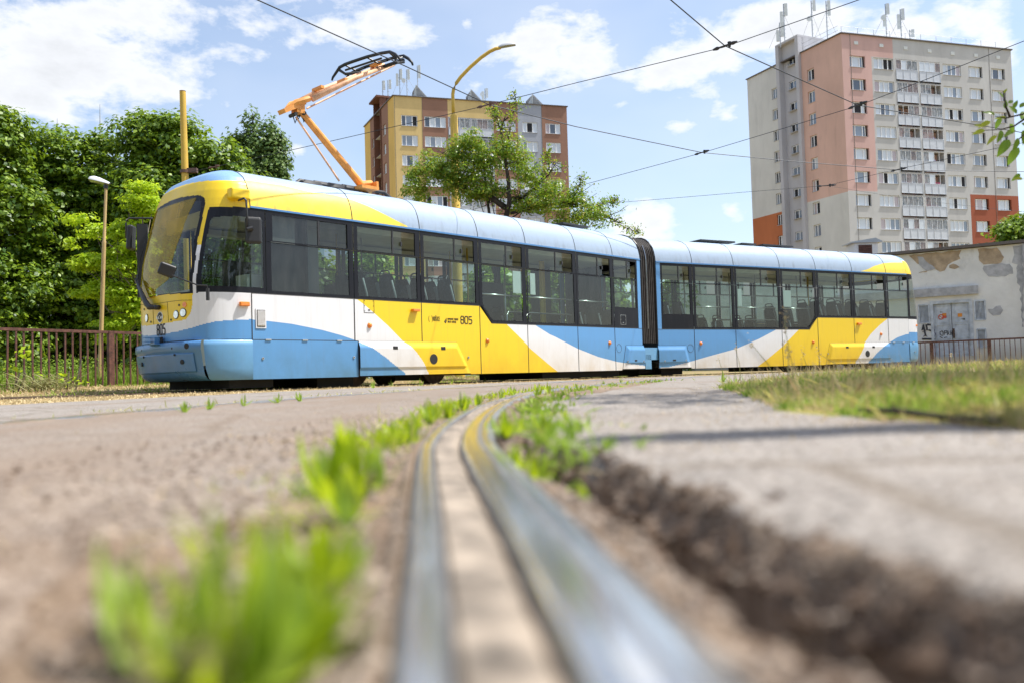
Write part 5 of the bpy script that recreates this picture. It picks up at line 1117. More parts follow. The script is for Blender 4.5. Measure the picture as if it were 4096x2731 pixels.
# left (end) face
uA_, uS0, uS1, uE = uL(402, 188)[0], uL(402, 300)[0], uL(300, 300)[0], uL(47, 385)[0]
uS0 = uL(404, 600)[0]; uS1 = uL(262, 300)[0]; UB2 = uE
swin = [uL(437, 300)[0], uL(483, 300)[0]]; swin = (min(swin), max(swin)); swl = sorted((uL(206, 415)[0], uL(244, 415)[0]))
zs_ = uL(437, 300)[1]; hs_ = zs_-uL(437, 378)[1]; zl_ = uL(206, 423)[1]; hl_ = zl_-uL(206, 495)[1]; zpl = uL(452, 1158)[1]; zor = uL(200, 1240)[1]
def side_rows(z): return [z-PIT*i for i in range(rowsN)]
hol = [(swin[0], swin[1], z-hs_, z, .25) for z in side_rows(zs_) if z-hs_ > .5]
facade(RL, 0, uS0, 0, rz, hol, ColF(lambda u, z: 1 if z > zpl else 0, (), (zpl,)), [M['r_cream'], M['r_pinkside']], bR, 'side_wall')
for h in hol: win(RL, h[0]+.45*(h[1]-h[0])*0+.05, h[1]-.02, h[2]+.02, h[3]-.02, bR, (.55,), .22, .75)
hol = [(swl[0], swl[1], z-hl_, z, .25) for z in side_rows(zl_) if z-hl_ > .5]
facade(RL, uS1, uE, 0, rz, hol, ColF(lambda u, z: 1 if z < zor else 0, (), (zor,)), [M['r_cream'], M['r_redside']], bR, 'side_wall')
for h in hol: win(RL, h[0]+.05, h[1]-.02, h[2]+.02, h[3]-.02, bR, (.55,), .22, .75)
# stair tower, slightly recessed faces, rising above the roof
zt_top = RL.uz(d3(258, 148))[1]; st0 = (uS0, uS1); w0, w1 = sorted((uL(305, 400)[0], uL(360, 400)[0])); w2, w3 = sorted((uL(368, 380)[0], uL(392, 380)[0])); zst = uL(305, 375)[1]; hst = zst-uL(305, 435)[1]
hol = []
for z in side_rows(zst):
    if z-hst > .5: hol += [(w0, w1, z-hst, z, .15), (w2, w3, z-hst, z, .15)]
zt0 = uL(298, 160)[1]; hol += [(w0, w1, zt0-hst*2.0, zt0-.1, .15), (w2, w3, zt0-hst*2.0, zt0-.1, .15)]
facade(RL, uS0, uS1, 0, zt_top, hol, ColF(lambda u, z: 0), [M['r_stair']], bR, 'stair_wall', v0=.35)
for h in hol: win(RL, h[0]+.02, h[1]-.02, h[2]+.02, h[3]-.02, bR, (.5,), .5, .8, .02)
mb = MB(); ax = ((*RL.d, 0), (*RL.n, 0), (0, 0, 1)); us_ = (min(uS0, uS1), max(uS0, uS1))
for u in us_: mb.box(RL.P(u, .05, zt_top/2), .5, .9, zt_top, ax)
mb.box(RL.P(sum(us_)/2, 2.2, zt_top+.1), us_[1]-us_[0]+.5, 5.2, .25, ax); mb.box(RL.P(sum(us_)/2, 2.4, (rz+zt_top)/2), us_[1]-us_[0]+.5, 4.4, zt_top-rz, ax); mb.build('stair_tower', M['r_stair'], bR)
# roof slab with metal edge and railing
def slab_roof(RRp, RLp, ue, ul, z, parent):
    p0 = np.array(RRp.P(0, 0, z)); p1 = np.array(RRp.P(ue, 0, z)); p3 = np.array(RLp.P(ul, 0, z)); p2 = p1+p3-p0; mb = MB(); mb.quad(p0, p1, p2, p3); zz = np.array((0, 0, z))
    mb.quad(p1, p2, p2-zz, p1-zz); mb.quad(p2, p3, p3-zz, p2-zz); mb.build('roof', M['galv'], parent); m2 = MB(); 
    for a, b in ((p0, p1), (p0, p3), (p1, p2)): d_ = (b-a)/np.linalg.norm(b-a); m2.box((a+b)/2+np.array((0, 0, .04)), np.linalg.norm(b-a)+.2, .35, .10, (d_, np.cross((0, 0, 1), d_), (0, 0, 1)))
    m2.build('roof_edge', M['parapet'], parent); return p0, p1, p2, p3
p0, p1, p2, p3 = slab_roof(RR, RL, UEND, uE, rz, bR)
mb = MB()
for f in np.linspace(.02, .93, 11): c = p0+(p1-p0)*f+(p3-p0)*.03; mb.tube([c, c+np.array((0, 0, 1.0))], .025, 4)
for hz in (.5, 1.0): a = p0+(p3-p0)*.03+np.array((0, 0, hz)); mb.tube([a, a+(p1-p0)*.93], .02, 4); mb.tube([a, a+(p3-p0)*.35], .02, 4)
mb.build('roof_railing', M['galv'], bR)
for q, dep, h, pn, lab, dish in ((d4(335, 375), 99, 2.9, 2, 'leftmost white panel antennas on the stair tower of the grey and pink block', False), (d4(372, 350), 100, 4.8, 2, 'tall dark mast just right of the leftmost panels on the stair tower', False), (d4(605, 385), 100, 5.7, 1, 'lattice mast with a round dish behind the stair tower', True), (d4(725, 325), 100, 4.8, 1, 'mast with one wide white panel behind the stair tower', False), (d4(1215, 315), 100, 4.3, 2, 'mast with a long white panel over the middle of the grey roof edge', True), (d4(1338, 330), 100, 3.9, 2, 'mast with a grey box, rightmost tall one on the grey roof', False), (d4(1408, 335), 100, 1.5, 1, 'short small antenna at the right end of the masts', False)):
    c = atY(q, dep); mast((c[0], c[1], c[2]-.3), h, lab, seed=int(q[0]), panels=pn, dish=dish, guys=h > 3.8)
# --- the left block
bL, LR, LL, lz = block('shorter yellow and brown apartment block with triangular roof vents, behind the plum tree', 112, d2(400, 403))
def vR(x, y): return LR.uz(d2(x, y))
def vL(x, y): return LL.uz(d2(x, y))
PIL = (vR(483, 603)[1]-vR(495, 1020)[1])/2; wl_h = vR(483, 603)[1]-vR(483, 717)[1]; zt = vR(483, 603)[1]; nrow = int((zt-2)/PIL); print('LB pitch', PIL, 'roof', lz, nrow)
colsL = [(vR(483, 650)[0], vR(653, 650)[0], (.28, .68)), (vR(725, 650)[0], vR(950, 650)[0], (.25, .5, .76)), (vR(1482, 700)[0], vR(1680, 700)[0], (.25, .5, .74)), (vR(1753, 740)[0], vR(1908, 740)[0], (.28, .68)), (vR(1993, 750)[0], vR(2147, 750)[0], (.28, .68))]
balL = [(vR(978, 700)[0], vR(1205, 700)[0]), (vR(1218, 700)[0], vR(1445, 700)[0])]
UEL = vR(2212, 528)[0]; cu = [vR(x, 600)[0] for x in (700, 970, 1445, 1700, 1950)]
colL = ColF(lambda u, z: 0 if u < cu[0] else 1 if u < cu[1] else (0 if z > zt+.1 else 2) if u < cu[2] else 1 if u < cu[3] else 2 if u < cu[4] else 1, cu, (zt+.1,))
holes = []
for i in range(nrow):
    z1 = zt-PIL*i
    for a, b, f in colsL: holes.append((a, b, z1-wl_h, z1, .14))
    for a, b in balL: holes.append((a, b, z1-PIL+.12, z1+.05, 1.1))
facade(LR, 0, UEL, 0, lz, holes, colL, [M['l_yellow'], M['l_brown'], M['l_grey']], bL, 'front_wall')
for i in range(nrow):
    z1 = zt-PIL*i
    for a, b, f in colsL: win(LR, a+.02, b-.02, z1-wl_h+.02, z1-.02, bL, f, .12, .2)
    for a, b in balL: balcony(LR, a+.02, b-.02, z1-PIL+.30, z1-PIL+1.35, z1, bL, n=2, openp=.2)
segs = sorted([0, vL(345, 600)[0], vL(272, 600)[0], vL(205, 600)[0], vL(158, 760)[0], vL(100, 780)[0]])
wa = sorted((vL(296, 740)[0], vL(320, 740)[0])); zwa = vL(296, 715)[1]; hwa = zwa-vL(296, 832)[1]; wb = sorted((vL(182, 870)[0], vL(203, 870)[0])); zwb = vL(182, 860)[1]; hwb = zwb-vL(182, 965)[1]
hol = [(wa[0], wa[1], zwa-PIL*i-hwa, zwa-PIL*i, .2) for i in range(nrow)]
facade(LL, segs[0], segs[1], 0, lz, [], ColF(lambda u, z: 0), [M['l_yside']], bL, 'side_wall'); facade(LL, segs[1], segs[2], 0, lz, hol, ColF(lambda u, z: 0), [M['l_brown']], bL, 'side_wall')
for h in hol: win(LL, h[0]+.1, h[1]-.02, h[2]+.02, h[3]-.02, bL, (.5,), .2, .3)
hol = [(wb[0], wb[1], zwb-PIL*i-hwb, zwb-PIL*i, .2) for i in range(nrow)]
facade(LL, segs[3], segs[4], 0, lz, hol, ColF(lambda u, z: 0), [M['l_brown']], bL, 'side_wall'); facade(LL, segs[4], segs[5], 0, lz, [], ColF(lambda u, z: 0), [M['l_yside']], bL, 'side_wall')
for h in hol: win(LL, h[0]+.1, h[1]-.02, h[2]+.02, h[3]-.02, bL, (.5,), .2, .3)
ztw = LL.uz(d2(200, 500))[1]; axl = ((*LL.d, 0), (*LL.n, 0), (0, 0, 1)); sm = (segs[2]+segs[3])/2; sw_ = segs[3]-segs[2]
mb = MB(); mb.box(LL.P(sm, 1.0, ztw/2), sw_, .2, ztw, axl); mb.box(LL.P(sm, 3, (ztw+lz)/2), sw_+.1, 4.0, ztw-lz, axl)
for u in (segs[2], segs[3]): mb.box(LL.P(u, .3, ztw/2), .25, .9, ztw, axl)
mb.box(LL.P(sm, 1.6, ztw+.12), sw_+.6, 4.6, .25, axl); mb.build('stair_tower', M['l_dark'], bL)
mb = MB()
for i in range(nrow): mb.box(LL.P(sm, .75, zwa-PIL*i-PIL*.62), sw_*.8, .25, PIL*.45, axl)
mb.build('stair_panel', M['l_yellow'], bL)
for i in range(nrow): win(LL, segs[2]+.5, segs[3]-.4, zwa-PIL*i-PIL*.35, zwa-PIL*i+PIL*.10, bL, (.5,), .8, .6, .02)
q0, q1, q2, q3 = slab_roof(LR, LL, UEL, segs[5], lz, bL)
M['joint'] = mat_simple('facade_joint', (.20, .18, .16), .9)
for pl, par, ux in ((RR, bR, [uR(x, 700)[0] for x in (745, 1650)]), (LR, bL, [vR(x, 700)[0] for x in (418, 705, 1952)])):
    for u in ux: mb = MB(); mb.box(pl.P(u, -.012, (rz if par is bR else lz)/2), .035, .03, rz if par is bR else lz, ((*pl.d, 0), (*pl.n, 0), (0, 0, 1))); mb.build('facade_joint', M['joint'], par)
# triangular louvred vents on the roof
for x, yb, xt, yt, xr in ((650, 410, 650, 280, 772), (1228, 460, 1228, 328, 1345), (1872, 502, 1872, 378, 1990)):
    ub, zb_ = vR(x, yb); _, zt_ = vR(xt, yt); ur, _ = vR(xr, yb+10); h = zt_-lz; wdt = ur-ub; D = 3.2
    t = []; mb = MB(); A_ = lambda u, v, z: LR.P(ub+u, v, lz+z)
    mb.add([A_(0, .4, .1), A_(wdt, .4, .1), A_(0, .4, h), A_(0, .4+D, .1), A_(wdt, .4+D, .1), A_(0, .4+D, h)], [(0, 1, 2), (3, 5, 4), (1, 4, 5, 2), (0, 3, 4, 1)]); vv = mb.build('roof_ventilator', M['slatgrey'], bL)
    for i in range(9):
        z = .25+(h-.3)*i/9; ms = MB(); L_ = wdt*(1-z/h); ms.box(A_(L_/2, .34, z), max(L_, .1), .10, .05, ((*LR.d, 0), (*LR.n, 0), (0, 0, 1))); ms.build('louvre', M['galv'], vv)
    for i in range(8):
        v = .5+D*i/8; ms = MB(); zc_ = h*(1-.0*i); ms.box(A_(-.05, v, (h*(1-i/9))/2+.05), .08, .14, h*(1-i/9), ((*LR.d, 0), (*LR.n, 0), (0, 0, 1))); ms.build('slat', M['antwhite'], vv)
for q, dep, h, pn, lab, dish in ((d2(290, 400), 118, 2.3, 1, 'single tall white panel antenna at the left end of the yellow block roof', False), (d2(345, 398), 118, 2.4, 1, 'forked pole with a small white box beside the leftmost panel, yellow block roof', False), (d2(470, 404), 118, 4.0, 2, 'mast with the longest white panel on the yellow block roof', False), (d2(545, 408), 118, 4.0, 1, 'lattice mast with a dish left of the first triangular vent', True), (d2(655, 290), 118, 3.0, 1, 'slim mast rising behind the first triangular roof vent', False), (d2(1362, 470), 120, 2.2, 2, 'cluster of small antennas right of the second triangular vent', True)):
    c = atY(q, dep); mast((c[0], c[1], c[2]-.3), h, lab, seed=int(q[0]), panels=pn, dish=dish, guys=h > 3.8, wide=.17)

# ============================================================ PLASTERED SHED
sh = Pane3(atH(d5(320, 1400), .2)[:2], 0)
sA = atY(d5(320, 165), 32.6); sB = atY(d5(1600, 45), 30.7); SH = Car((sA[0], sA[1]), (sB[0], sB[1])); shed = thing('utility_building', (sA[0], sA[1], 0), 'old plastered utility building with peeling walls and grey double door, behind the tram tail', 'shed')
zA, zB = sA[2], sB[2]; Ls = SH.L; print('shed', sA, sB)
def mat_plaster():
    m_, nt, b = node_mat('peeling_plaster'); b.inputs['Roughness'].default_value = .9
    c = mixc(nt, ramp_n(nt, noise_n(nt, 1.1, 7, .6), .3, .7), (.66, .65, .63), (.82, .81, .79)); c = mixc(nt, ramp_n(nt, noise_n(nt, 1.6, 8, .7, (1, 1, .5)), .55, .74, 0, .6), c, (.36, .35, .35))
    geo = nt.nodes.new('ShaderNodeNewGeometry'); sp = nt.nodes.new('ShaderNodeSeparateXYZ'); nt.links.new(geo.outputs[0], sp.inputs[0])
    c = mixc(nt, ramp_n(nt, sp.outputs[2], 1.0, .1, 0, .6), c, (.26, .23, .17)); nt.links.new(c, b.inputs['Base Color']); bump_n(nt, b, noise_n(nt, 6, 7), .03, .5); return m_
M['plaster'] = mat_plaster(); M['render_brown'] = mat_simple('bare_render_brown', (.42, .32, .22), .95, var=.3, vscale=4, bump=.02, bscale=12); M['render_grey'] = mat_simple('patched_mortar_grey', (.42, .42, .44), .95, var=.25, vscale=5, bump=.01, bscale=14); M['doorgrey'] = mat_simple('door_paint_grey', (.50, .54, .60), .6, var=.25, vscale=5)
def us(x, y): return SH.uz(d5(x, y))
U0, U1 = -9.5, Ls+.02; top = lambda u: zA+(zB-zA)*u/Ls if u > 0 else zA+(zB-zA)*u/Ls*.6
dL, dR = us(530, 1000)[0], us(965, 1000)[0]; dT, dBt = us(740, 765)[1], us(780, 1400)[1]
gr = []
for x0, x1, y0, y1 in ((345, 478, 790, 1000), (1018, 1155, 738, 960), (1050, 1162, 1078, 1290)): a, z1 = us(x0, y0); b, z0 = us(x1, y1); gr.append((a, b, z0, z1))
mb = MB(); holes = [(dL, dR, max(dBt, .1), dT)]+gr; usx = sorted(set([U0, -4.5, 0, U1]+[h[0] for h in holes]+[h[1] for h in holes])); zss = sorted(set([-.1]+[h[2] for h in holes]+[h[3] for h in holes]+[3.6]))
for a, b in zip(usx[:-1], usx[1:]):
    for c, d in zip(zss[:-1], zss[1:]):
        if any(h[0] < (a+b)/2 < h[1] and h[2] < (c+d)/2 < h[3] for h in holes): continue
        mb.quad(SH.P(a, 0, c), SH.P(b, 0, c), SH.P(b, 0, d), SH.P(a, 0, d))
    mb.quad(SH.P(a, 0, 3.6), SH.P(b, 0, 3.6), SH.P(b, 0, top(b)), SH.P(a, 0, top(a)))
for h in holes:
    a, b, c, d = h
    for p, q in (((a, c), (b, c)), ((b, c), (b, d)), ((b, d), (a, d)), ((a, d), (a, c))): mb.quad(SH.P(p[0], 0, p[1]), SH.P(q[0], 0, q[1]), SH.P(q[0], .14, q[1]), SH.P(p[0], .14, p[1]))
mb.quad(SH.P(U0, 0, -.1), SH.P(U0, 7, -.1), SH.P(U0, 7, top(U0)), SH.P(U0, 0, top(U0))); mb.quad(SH.P(U1, 0, -.1), SH.P(U1, 7, -.1), SH.P(U1, 7, top(U1)), SH.P(U1, 0, top(U1))); mb.quad(SH.P(U0, 7, -.1), SH.P(U1, 7, -.1), SH.P(U1, 7, top(U1)), SH.P(U0, 7, top(U0)))
mb.build('wall', M['plaster'], shed)
axs = ((*SH.d, 0), (*SH.n, 0), (0, 0, 1)); mb = MB()
for a, b in ((U0-.1, 0), (0, U1+.1)):
    p, q = np.array(SH.P(a, 3.4, top(a)+.07)), np.array(SH.P(b, 3.4, top(b)+.07)); d_ = (q-p)/np.linalg.norm(q-p); n_ = np.array((*SH.n, 0)); mb.box((p+q)/2, np.linalg.norm(q-p), 7.2, .10, (d_, n_, np.cross(d_, n_)))
mb.build('roof', M['parapet'], shed)
# buttress / next section at the right corner
mb = MB(); mb.box(SH.P(U1+.35, .1, top(U1)/2-.05), .75, .5, top(U1)+.0, axs); mb.box(SH.P(U1+3.4, 1.2, top(U1)/2), 6, 2, top(U1)-.1, axs); mb.build('corner_pier', M['render_grey'], shed)
def patch(pts, name, mat, out=.012):
    pp = [us(*p) for p in pts]; mb = MB(); n = len(pp); jag = []
    R_ = random.Random(int(pts[0][0]))
    for i in range(n):
        a, b = pp[i], pp[(i+1) % n]; L = math.hypot(a[0]-b[0], a[1]-b[1]); k = max(1, int(L/.12))
        for j in range(k): f = j/k; jag.append((a[0]+(b[0]-a[0])*f+R_.uniform(-.035, .035)*(j > 0), a[1]+(b[1]-a[1])*f+R_.uniform(-.035, .035)*(j > 0)))
    jag = [(u, min(z, top(u)-.02)) for u, z in jag]
    n = len(jag); mb.v = [SH.P(u, -out, z) for u, z in jag]+[SH.P(u, .005, z) for u, z in jag]; mb.f = [tuple(range(n))]+[(i, (i+1) % n, n+(i+1) % n, n+i) for i in range(n)]; mb.m = [0]*(n+1); return mb.build(name, M[mat], shed)
patch([(230, 195), (520, 160), (700, 140), (860, 125), (830, 190), (850, 230), (760, 265), (700, 300), (660, 370), (600, 385), (540, 350), (440, 370), (400, 310), (330, 290)], 'bare_render', 'render_brown')
patch([(330, 200), (400, 210), (470, 290), (550, 350), (440, 375), (350, 300)], 'mortar_patch', 'render_grey', .02)
patch([(715, 310), (760, 290), (800, 300), (840, 330), (780, 355), (715, 340)], 'bare_render', 'render_brown')
patch([(1058, 112), (1130, 100), (1290, 95), (1330, 140), (1375, 210), (1340, 275), (1240, 290), (1130, 300), (1075, 250), (1075, 170)], 'bare_render', 'render_brown')
patch([(1130, 315), (1240, 300), (1440, 290), (1480, 340), (1485, 410), (1340, 440), (1190, 445), (1140, 390), (1118, 350)], 'mortar_patch', 'render_grey')
patch([(1178, 835), (1240, 835), (1280, 800), (1330, 793), (1365, 850), (1330, 905), (1240, 915), (1190, 870)], 'mortar_patch', 'render_grey')
patch([(1480, 80), (1600, 60), (1612, 1050), (1590, 1050), (1570, 560), (1530, 520), (1540, 300), (1470, 280), (1500, 180)], 'mortar_patch', 'render_grey')
patch([(350, 395), (450, 375), (440, 390), (350, 400)], 'bare_render', 'render_brown')
(a, za), (b, zb_) = us(350, 650), us(1062, 600); mb = MB(); d_ = np.array(SH.P(b, 0, zb_))-np.array(SH.P(a-6, 0, za-.0)); mb.box((np.array(SH.P(a-3, -.06, za))+np.array(SH.P(b, -.06, zb_)))/2, b-a+3, .16, .30, axs); mb.build('concrete_lintel', M['render_grey'], shed)
# double door: leaves with recessed panels
for k, (a, b) in enumerate(((dL, (dL+dR)/2-.01), ((dL+dR)/2+.01, dR))):
    mb = MB(); mb.box(SH.P((a+b)/2, .07, (dT+dBt)/2), b-a, .05, dT-dBt, axs); lf = mb.build('door_leaf', M['doorgrey'], shed); hgt = dT-dBt
    for f0, f1 in ((.04, .30), (.34, .60), (.64, .96)):
        z0, z1 = dBt+hgt*f0, dBt+hgt*f1; mp = MB()
        for u, z, su, sz in (((a+b)/2, z0, (b-a)*.74, .03), ((a+b)/2, z1, (b-a)*.74, .03), (a+(b-a)*.13, (z0+z1)/2, .03, z1-z0), (b-(b-a)*.13, (z0+z1)/2, .03, z1-z0)): mp.box(SH.P(u, .035, z), su, .02, sz, axs)
        mp.build('door_panel', M['doorgrey'], lf)
mb = MB()
for u, z, su, sz in ((dL-.05, (dT+dBt)/2, .1, dT-dBt), (dR+.05, (dT+dBt)/2, .1, dT-dBt), ((dL+dR)/2, dT+.05, dR-dL+.2, .1)): mb.box(SH.P(u, .0, z), su, .08, sz, axs)
mb.build('door_frame', M['doorgrey'], shed)
u, z = us(770, 1125); mb = MB(); mb.box(SH.P(u, .02, z), .06, .06, .35, axs); mb.build('door_handle', M['rustwheel'], shed)
for h in gr:
    a, b, c, d = h; mb = MB()
    for u, z, su, sz in ((a, (c+d)/2, .05, d-c), (b, (c+d)/2, .05, d-c), ((a+b)/2, c, b-a, .05), ((a+b)/2, d, b-a, .05)): mb.box(SH.P(u, .0, z), su, .05, sz, axs)
    mb.quad(SH.P(a, .13, c), SH.P(b, .13, c), SH.P(b, .13, d), SH.P(a, .13, d)); g_ = mb.build('vent_grille', M['doorgrey'], shed); n = 8
    for i in range(n): mp = MB(); mp.box(SH.P(a+(b-a)*(i+.5)/n, .03, (c+d)/2), (b-a)/n*.55, .04, d-c-.05, axs); mp.build('slat', M['doorgrey'], g_)
def flat(x0, y0, x1, y1, mat, name, out, nx=1):
    (a, z1), (b, z0) = us(x0, y0), us(x1, y1); mb = MB(); mb.box(SH.P((a+b)/2, out, (z0+z1)/2), b-a, .01, z1-z0, axs); return mb.build(name, M[mat], shed)
M['signorange'] = mat_simple('sign_orange', (.70, .26, .03), .5, var=.05); M['signred'] = mat_simple('sign_red', (.62, .09, .05), .5, var=.05); M['spray'] = mat_simple('spray_paint', (.05, .05, .06), .7, var=.1); M['spray2'] = mat_simple('spray_paint_violet', (.10, .06, .12), .7)
flat(600, 890, 628, 945, 'paper', 'warning_sign', .036); flat(628, 886, 678, 914, 'signorange', 'warning_sign', .036); flat(628, 915, 680, 942, 'signred', 'warning_sign', .036); flat(814, 888, 870, 926, 'signorange', 'old_sign', .036)
(a, z1), (b, z0) = us(604, 894), us(624, 912); mb = MB(); mb.add([SH.P(a, .028, z0), SH.P(b, .028, z0), SH.P((a+b)/2, .028, z1)], [(0, 1, 2)]); mb.build('warning_triangle', M['ink'], shed)
u, z = us(614, 930); mb = MB(); 
for k in range(12): a0, a1 = k*math.pi/6, (k+1)*math.pi/6; mb.tube([SH.P(u+.09*math.cos(a0), .028, z+.09*math.sin(a0)), SH.P(u+.09*math.cos(a1), .028, z+.09*math.sin(a1))], .012, 4, cap=False)
mb.tube([SH.P(u-.06, .028, z+.06), SH.P(u+.06, .028, z-.06)], .012, 4); mb.build('prohibition_ring', M['signred'], shed)
def scrawl(pts, name, mat, r=.03, out=-.004):
    mb = MB()
    for st in pts: mb.tube([SH.P(us(*p)[0], out, us(*p)[1]) for p in st], r, 5)
    return mb.build(name, M[mat], shed)
scrawl([[(390, 1090), (402, 1022), (430, 1160)], [(435, 1020), (450, 1090)], [(450, 1022), (515, 1025), (530, 1100), (505, 1100), (470, 1085)], [(388, 1192), (545, 1195)]], 'graffiti', 'spray', .035)
scrawl([[(392, 1110), (440, 1085), (520, 1090), (555, 1140), (520, 1180), (500, 1120)], [(400, 1165), (425, 1150), (450, 1165)]], 'graffiti', 'spray2', .012)
scrawl([[(630, 1095), (600, 1110), (605, 1140), (630, 1155), (640, 1120), (628, 1095)], [(650, 1150), (655, 1095), (680, 1095), (680, 1120), (655, 1125)], [(690, 1150), (695, 1095), (715, 1110), (700, 1125), (720, 1150)], [(725, 1095), (728, 1150)], [(745, 1095), (745, 1150)], [(727, 1125), (745, 1122)], [(600, 1165), (640, 1190)], [(650, 1180), (690, 1170)]], 'graffiti', 'spray', .014, .036)
scrawl([[(865, 950), (880, 948), (878, 962)], [(890, 945), (888, 960)], [(893, 960), (895, 944), (903, 950), (895, 953), (903, 962)]], 'graffiti', 'spray', .008, .036)
scrawl([[(600, 865), (610, 862), (605, 875), (615, 880)], [(620, 865), (628, 875)]], 'graffiti', 'spray', .006, .036)
# roof chimney box behind the tram tail
cq = atY(c8(850, 130), 40); mb = MB(); mb.box((cq[0], cq[1], cq[2]-.6), 1.05, .95, 1.6); ch = mb.build('chimney_box', M['plaster'], shed); ORG[ch.name] = ORG[shed.name]
mb = MB(); x, y, z = cq[0], cq[1], cq[2]+.2; mb.add([(x-.7, y-.6, z), (x+.7, y-.6, z), (x+.7, y+.6, z), (x-.7, y+.6, z), (x-.7, y-.6, z+.05), (x+.7, y-.6, z+.05), (x+.7, y+.6, z+.05), (x-.7, y+.6, z+.05), (x+.4, y-.6, z+.2), (x+.4, y+.6, z+.2)], [(0, 1, 2, 3), (0, 4, 5, 1), (3, 2, 6, 7), (0, 3, 7, 4), (1, 5, 6, 2), (4, 8, 5), (7, 6, 9), (4, 7, 9, 8), (5, 8, 9, 6)]); mb.build('chimney_cap', M['galv'], ch)
mb = MB(); mb.box((cq[0]-.05, cq[1]-.49, cq[2]-.2), .6, .04, .6)
for i in range(7): mb.box((cq[0]-.05, cq[1]-.53, cq[2]-.45+i*.08), .56, .04, .03)
mb.build('louvre', M['rust'], ch)
# second, hidden-wall remnant seen through the rear car: long low wall towards the left
# ============================================================ FENCES
def fence(a, b, h, base, label, bar_gap, posts, barw=.022, postw=.09, group=None, railh=.055):
    a, b = np.array((*a, base)), np.array((*b, base)); L = np.linalg.norm(b-a); d_ = (b-a)/L; nn = np.cross((0, 0, 1), d_); t = thing('fence', tuple(a), label, 'fence'); ax = (d_, nn, (0, 0, 1))
    for f0, f1 in zip([0]+list(posts), list(posts)+[L]):
        mb = MB(); mb.box(a+d_*(f0+f1)/2+up3*h, f1-f0-.01, .05, railh, ax); mb.build('top_rail', M['rust'], t)
    me = None; k = 0; u = bar_gap*.6
    while u < L:
        if all(abs(u-p) > .06 for p in posts):
            if me is None:
                mb = MB(); mb.box((0, 0, h/2-.03), barw, barw, h-.0, ((d_[0], d_[1], 0), (nn[0], nn[1], 0), (0, 0, 1))); o = mb.build('bar', M['rust']); me = o.data; o.parent = t
            else: o = link('bar', me); o.parent = t
            o.location = tuple(d_*u+nn*random.uniform(-.004, .004)); o.rotation_euler = (random.uniform(-.012, .012), random.uniform(-.012, .012), 0)
        u += bar_gap
    for p in posts: mb = MB(); mb.box(a+d_*p+up3*(h/2), postw, postw*.7, h+.02, ax); mb.build('post', M['rust'], t)
    return t
fl0, fl1 = np.array(atY(d7(0, 712), 15.9)[:2]), np.array(atY(d7(1230, 750), 18.3)[:2]); dfl = (fl1-fl0)/np.linalg.norm(fl1-fl0)
pz = atY(d7(980, 745), 17.8)[:2]; pp_ = float((np.array(pz)-(fl0-dfl*2.5))@dfl)
fence(fl0-dfl*2.5, fl1+dfl*7, 1.10, .13, 'rusty brown railing in front of the dark trees, left of the tram', .158, [pp_-2.95, pp_, pp_+2.95, pp_+5.9], .028, .12)
fr0, fr1 = np.array(atY(d5(200, 1219), 31.2)[:2]), np.array(atY(d5(1616, 1209), 29.0)[:2]); dfr = (fr1-fr0)/np.linalg.norm(fr1-fr0)
pq = [float((np.array(atY(d5(x, 1218), 30)[:2])-fr0)@dfr) for x in (430, 1222)]
zfr = atY(d5(800, 1216), 30.1)[2]; fence(fr0-dfr*6, fr1+dfr*5, zfr-.02, .02, 'rusty brown railing in front of the peeling white wall, right of the tram', .155, [pq[0]+6, pq[1]+6, pq[1]+6+2.3], .022, .11)
# ============================================================ POSTS AND LAMPS
def at(x, y, Y): return np.array(atY(PQ(x, y), Y))
t = thing('mast', (at(425, 400, 22.5)[0], 22.5, .1), 'thick yellow steel mast rising behind the tram nose, cut flat at the top', 'pole')
tp, bt = at(419.5, 211, 22.5), at(425, 400, 22.5); dv = (tp-bt); foot = bt-dv*(bt[2]/dv[2]); mb = MB(); mb.tube([foot, tp], [.115, .078], 16); mb.build('shaft', M['yellowpost'], t, smooth=True, auto=40)
mb = MB(); mb.tube([tp, tp+up3*.015], [.08, .08], 16); mb.build('cap', M['rust'], t)
mb = MB(); c = at(424.5, 395, 22.5); mb.tube([c-up3*.04, c+up3*.04], .125, 14); mb.box(c+np.array((.2, 0, .02)), .25, .12, .12); mb.build('clamp', M['insul'], t)
# curved street lamp
Yl = 27.0; t = thing('street_lamp', (at(1048, 600, Yl)[0], Yl, 0), 'tall yellow street lamp with a long curved arm above the plum tree', 'street lamp')
pl_ = [(1052, 700), (1047, 500), (1042, 270)]; b0_ = at(1052, 700, Yl); k0 = at(1042, 264, Yl); dv = k0-b0_; foot = b0_-dv*(b0_[2]/dv[2])
mb = MB(); mb.tube([foot, at(1042.5, 268, Yl), at(1041.5, 262, Yl)], [.17, .118, .06], 16); mb.build('shaft', M['yellowpost'], t, smooth=True, auto=40)
mb = MB(); pts = [(1041.5, 264), (1040.5, 235), (1040, 218), (1042, 205), (1048, 192), (1058, 178), (1080, 155), (1105, 133), (1125, 119), (1138, 113), (1150, 110)]
mb.tube([at(x, y, Yl) for x, y in pts], .055, 10); mb.build('curved_arm', M['yellowpost'], t, smooth=True)
def lamp_head(c, ax, L, wd, h, t, dirx):
    rows = []
    for f in np.linspace(0, 1, 9):
        s = math.sin(math.pi*min(1, max(0, .12+f*.80)))**.6; r = []
        for k in range(9): a = math.pi*k/8; r.append(c+ax[0]*L*(f-.0)*1.0+ax[1]*math.cos(a)*wd/2*s+ax[2]*math.sin(a)*h*s)
        rows.append(r)
    mb = MB(); mb.grid(rows); o = mb.build('lamp_head', M['lampgrey'], t, smooth=True); m2 = MB(); m2.grid([[r[0]-ax[2]*.0, (r[0]+r[8])/2-ax[2]*h*.35, r[8]] for r in rows]); m2.build('lamp_glass', M['lampglass'], t, smooth=True)
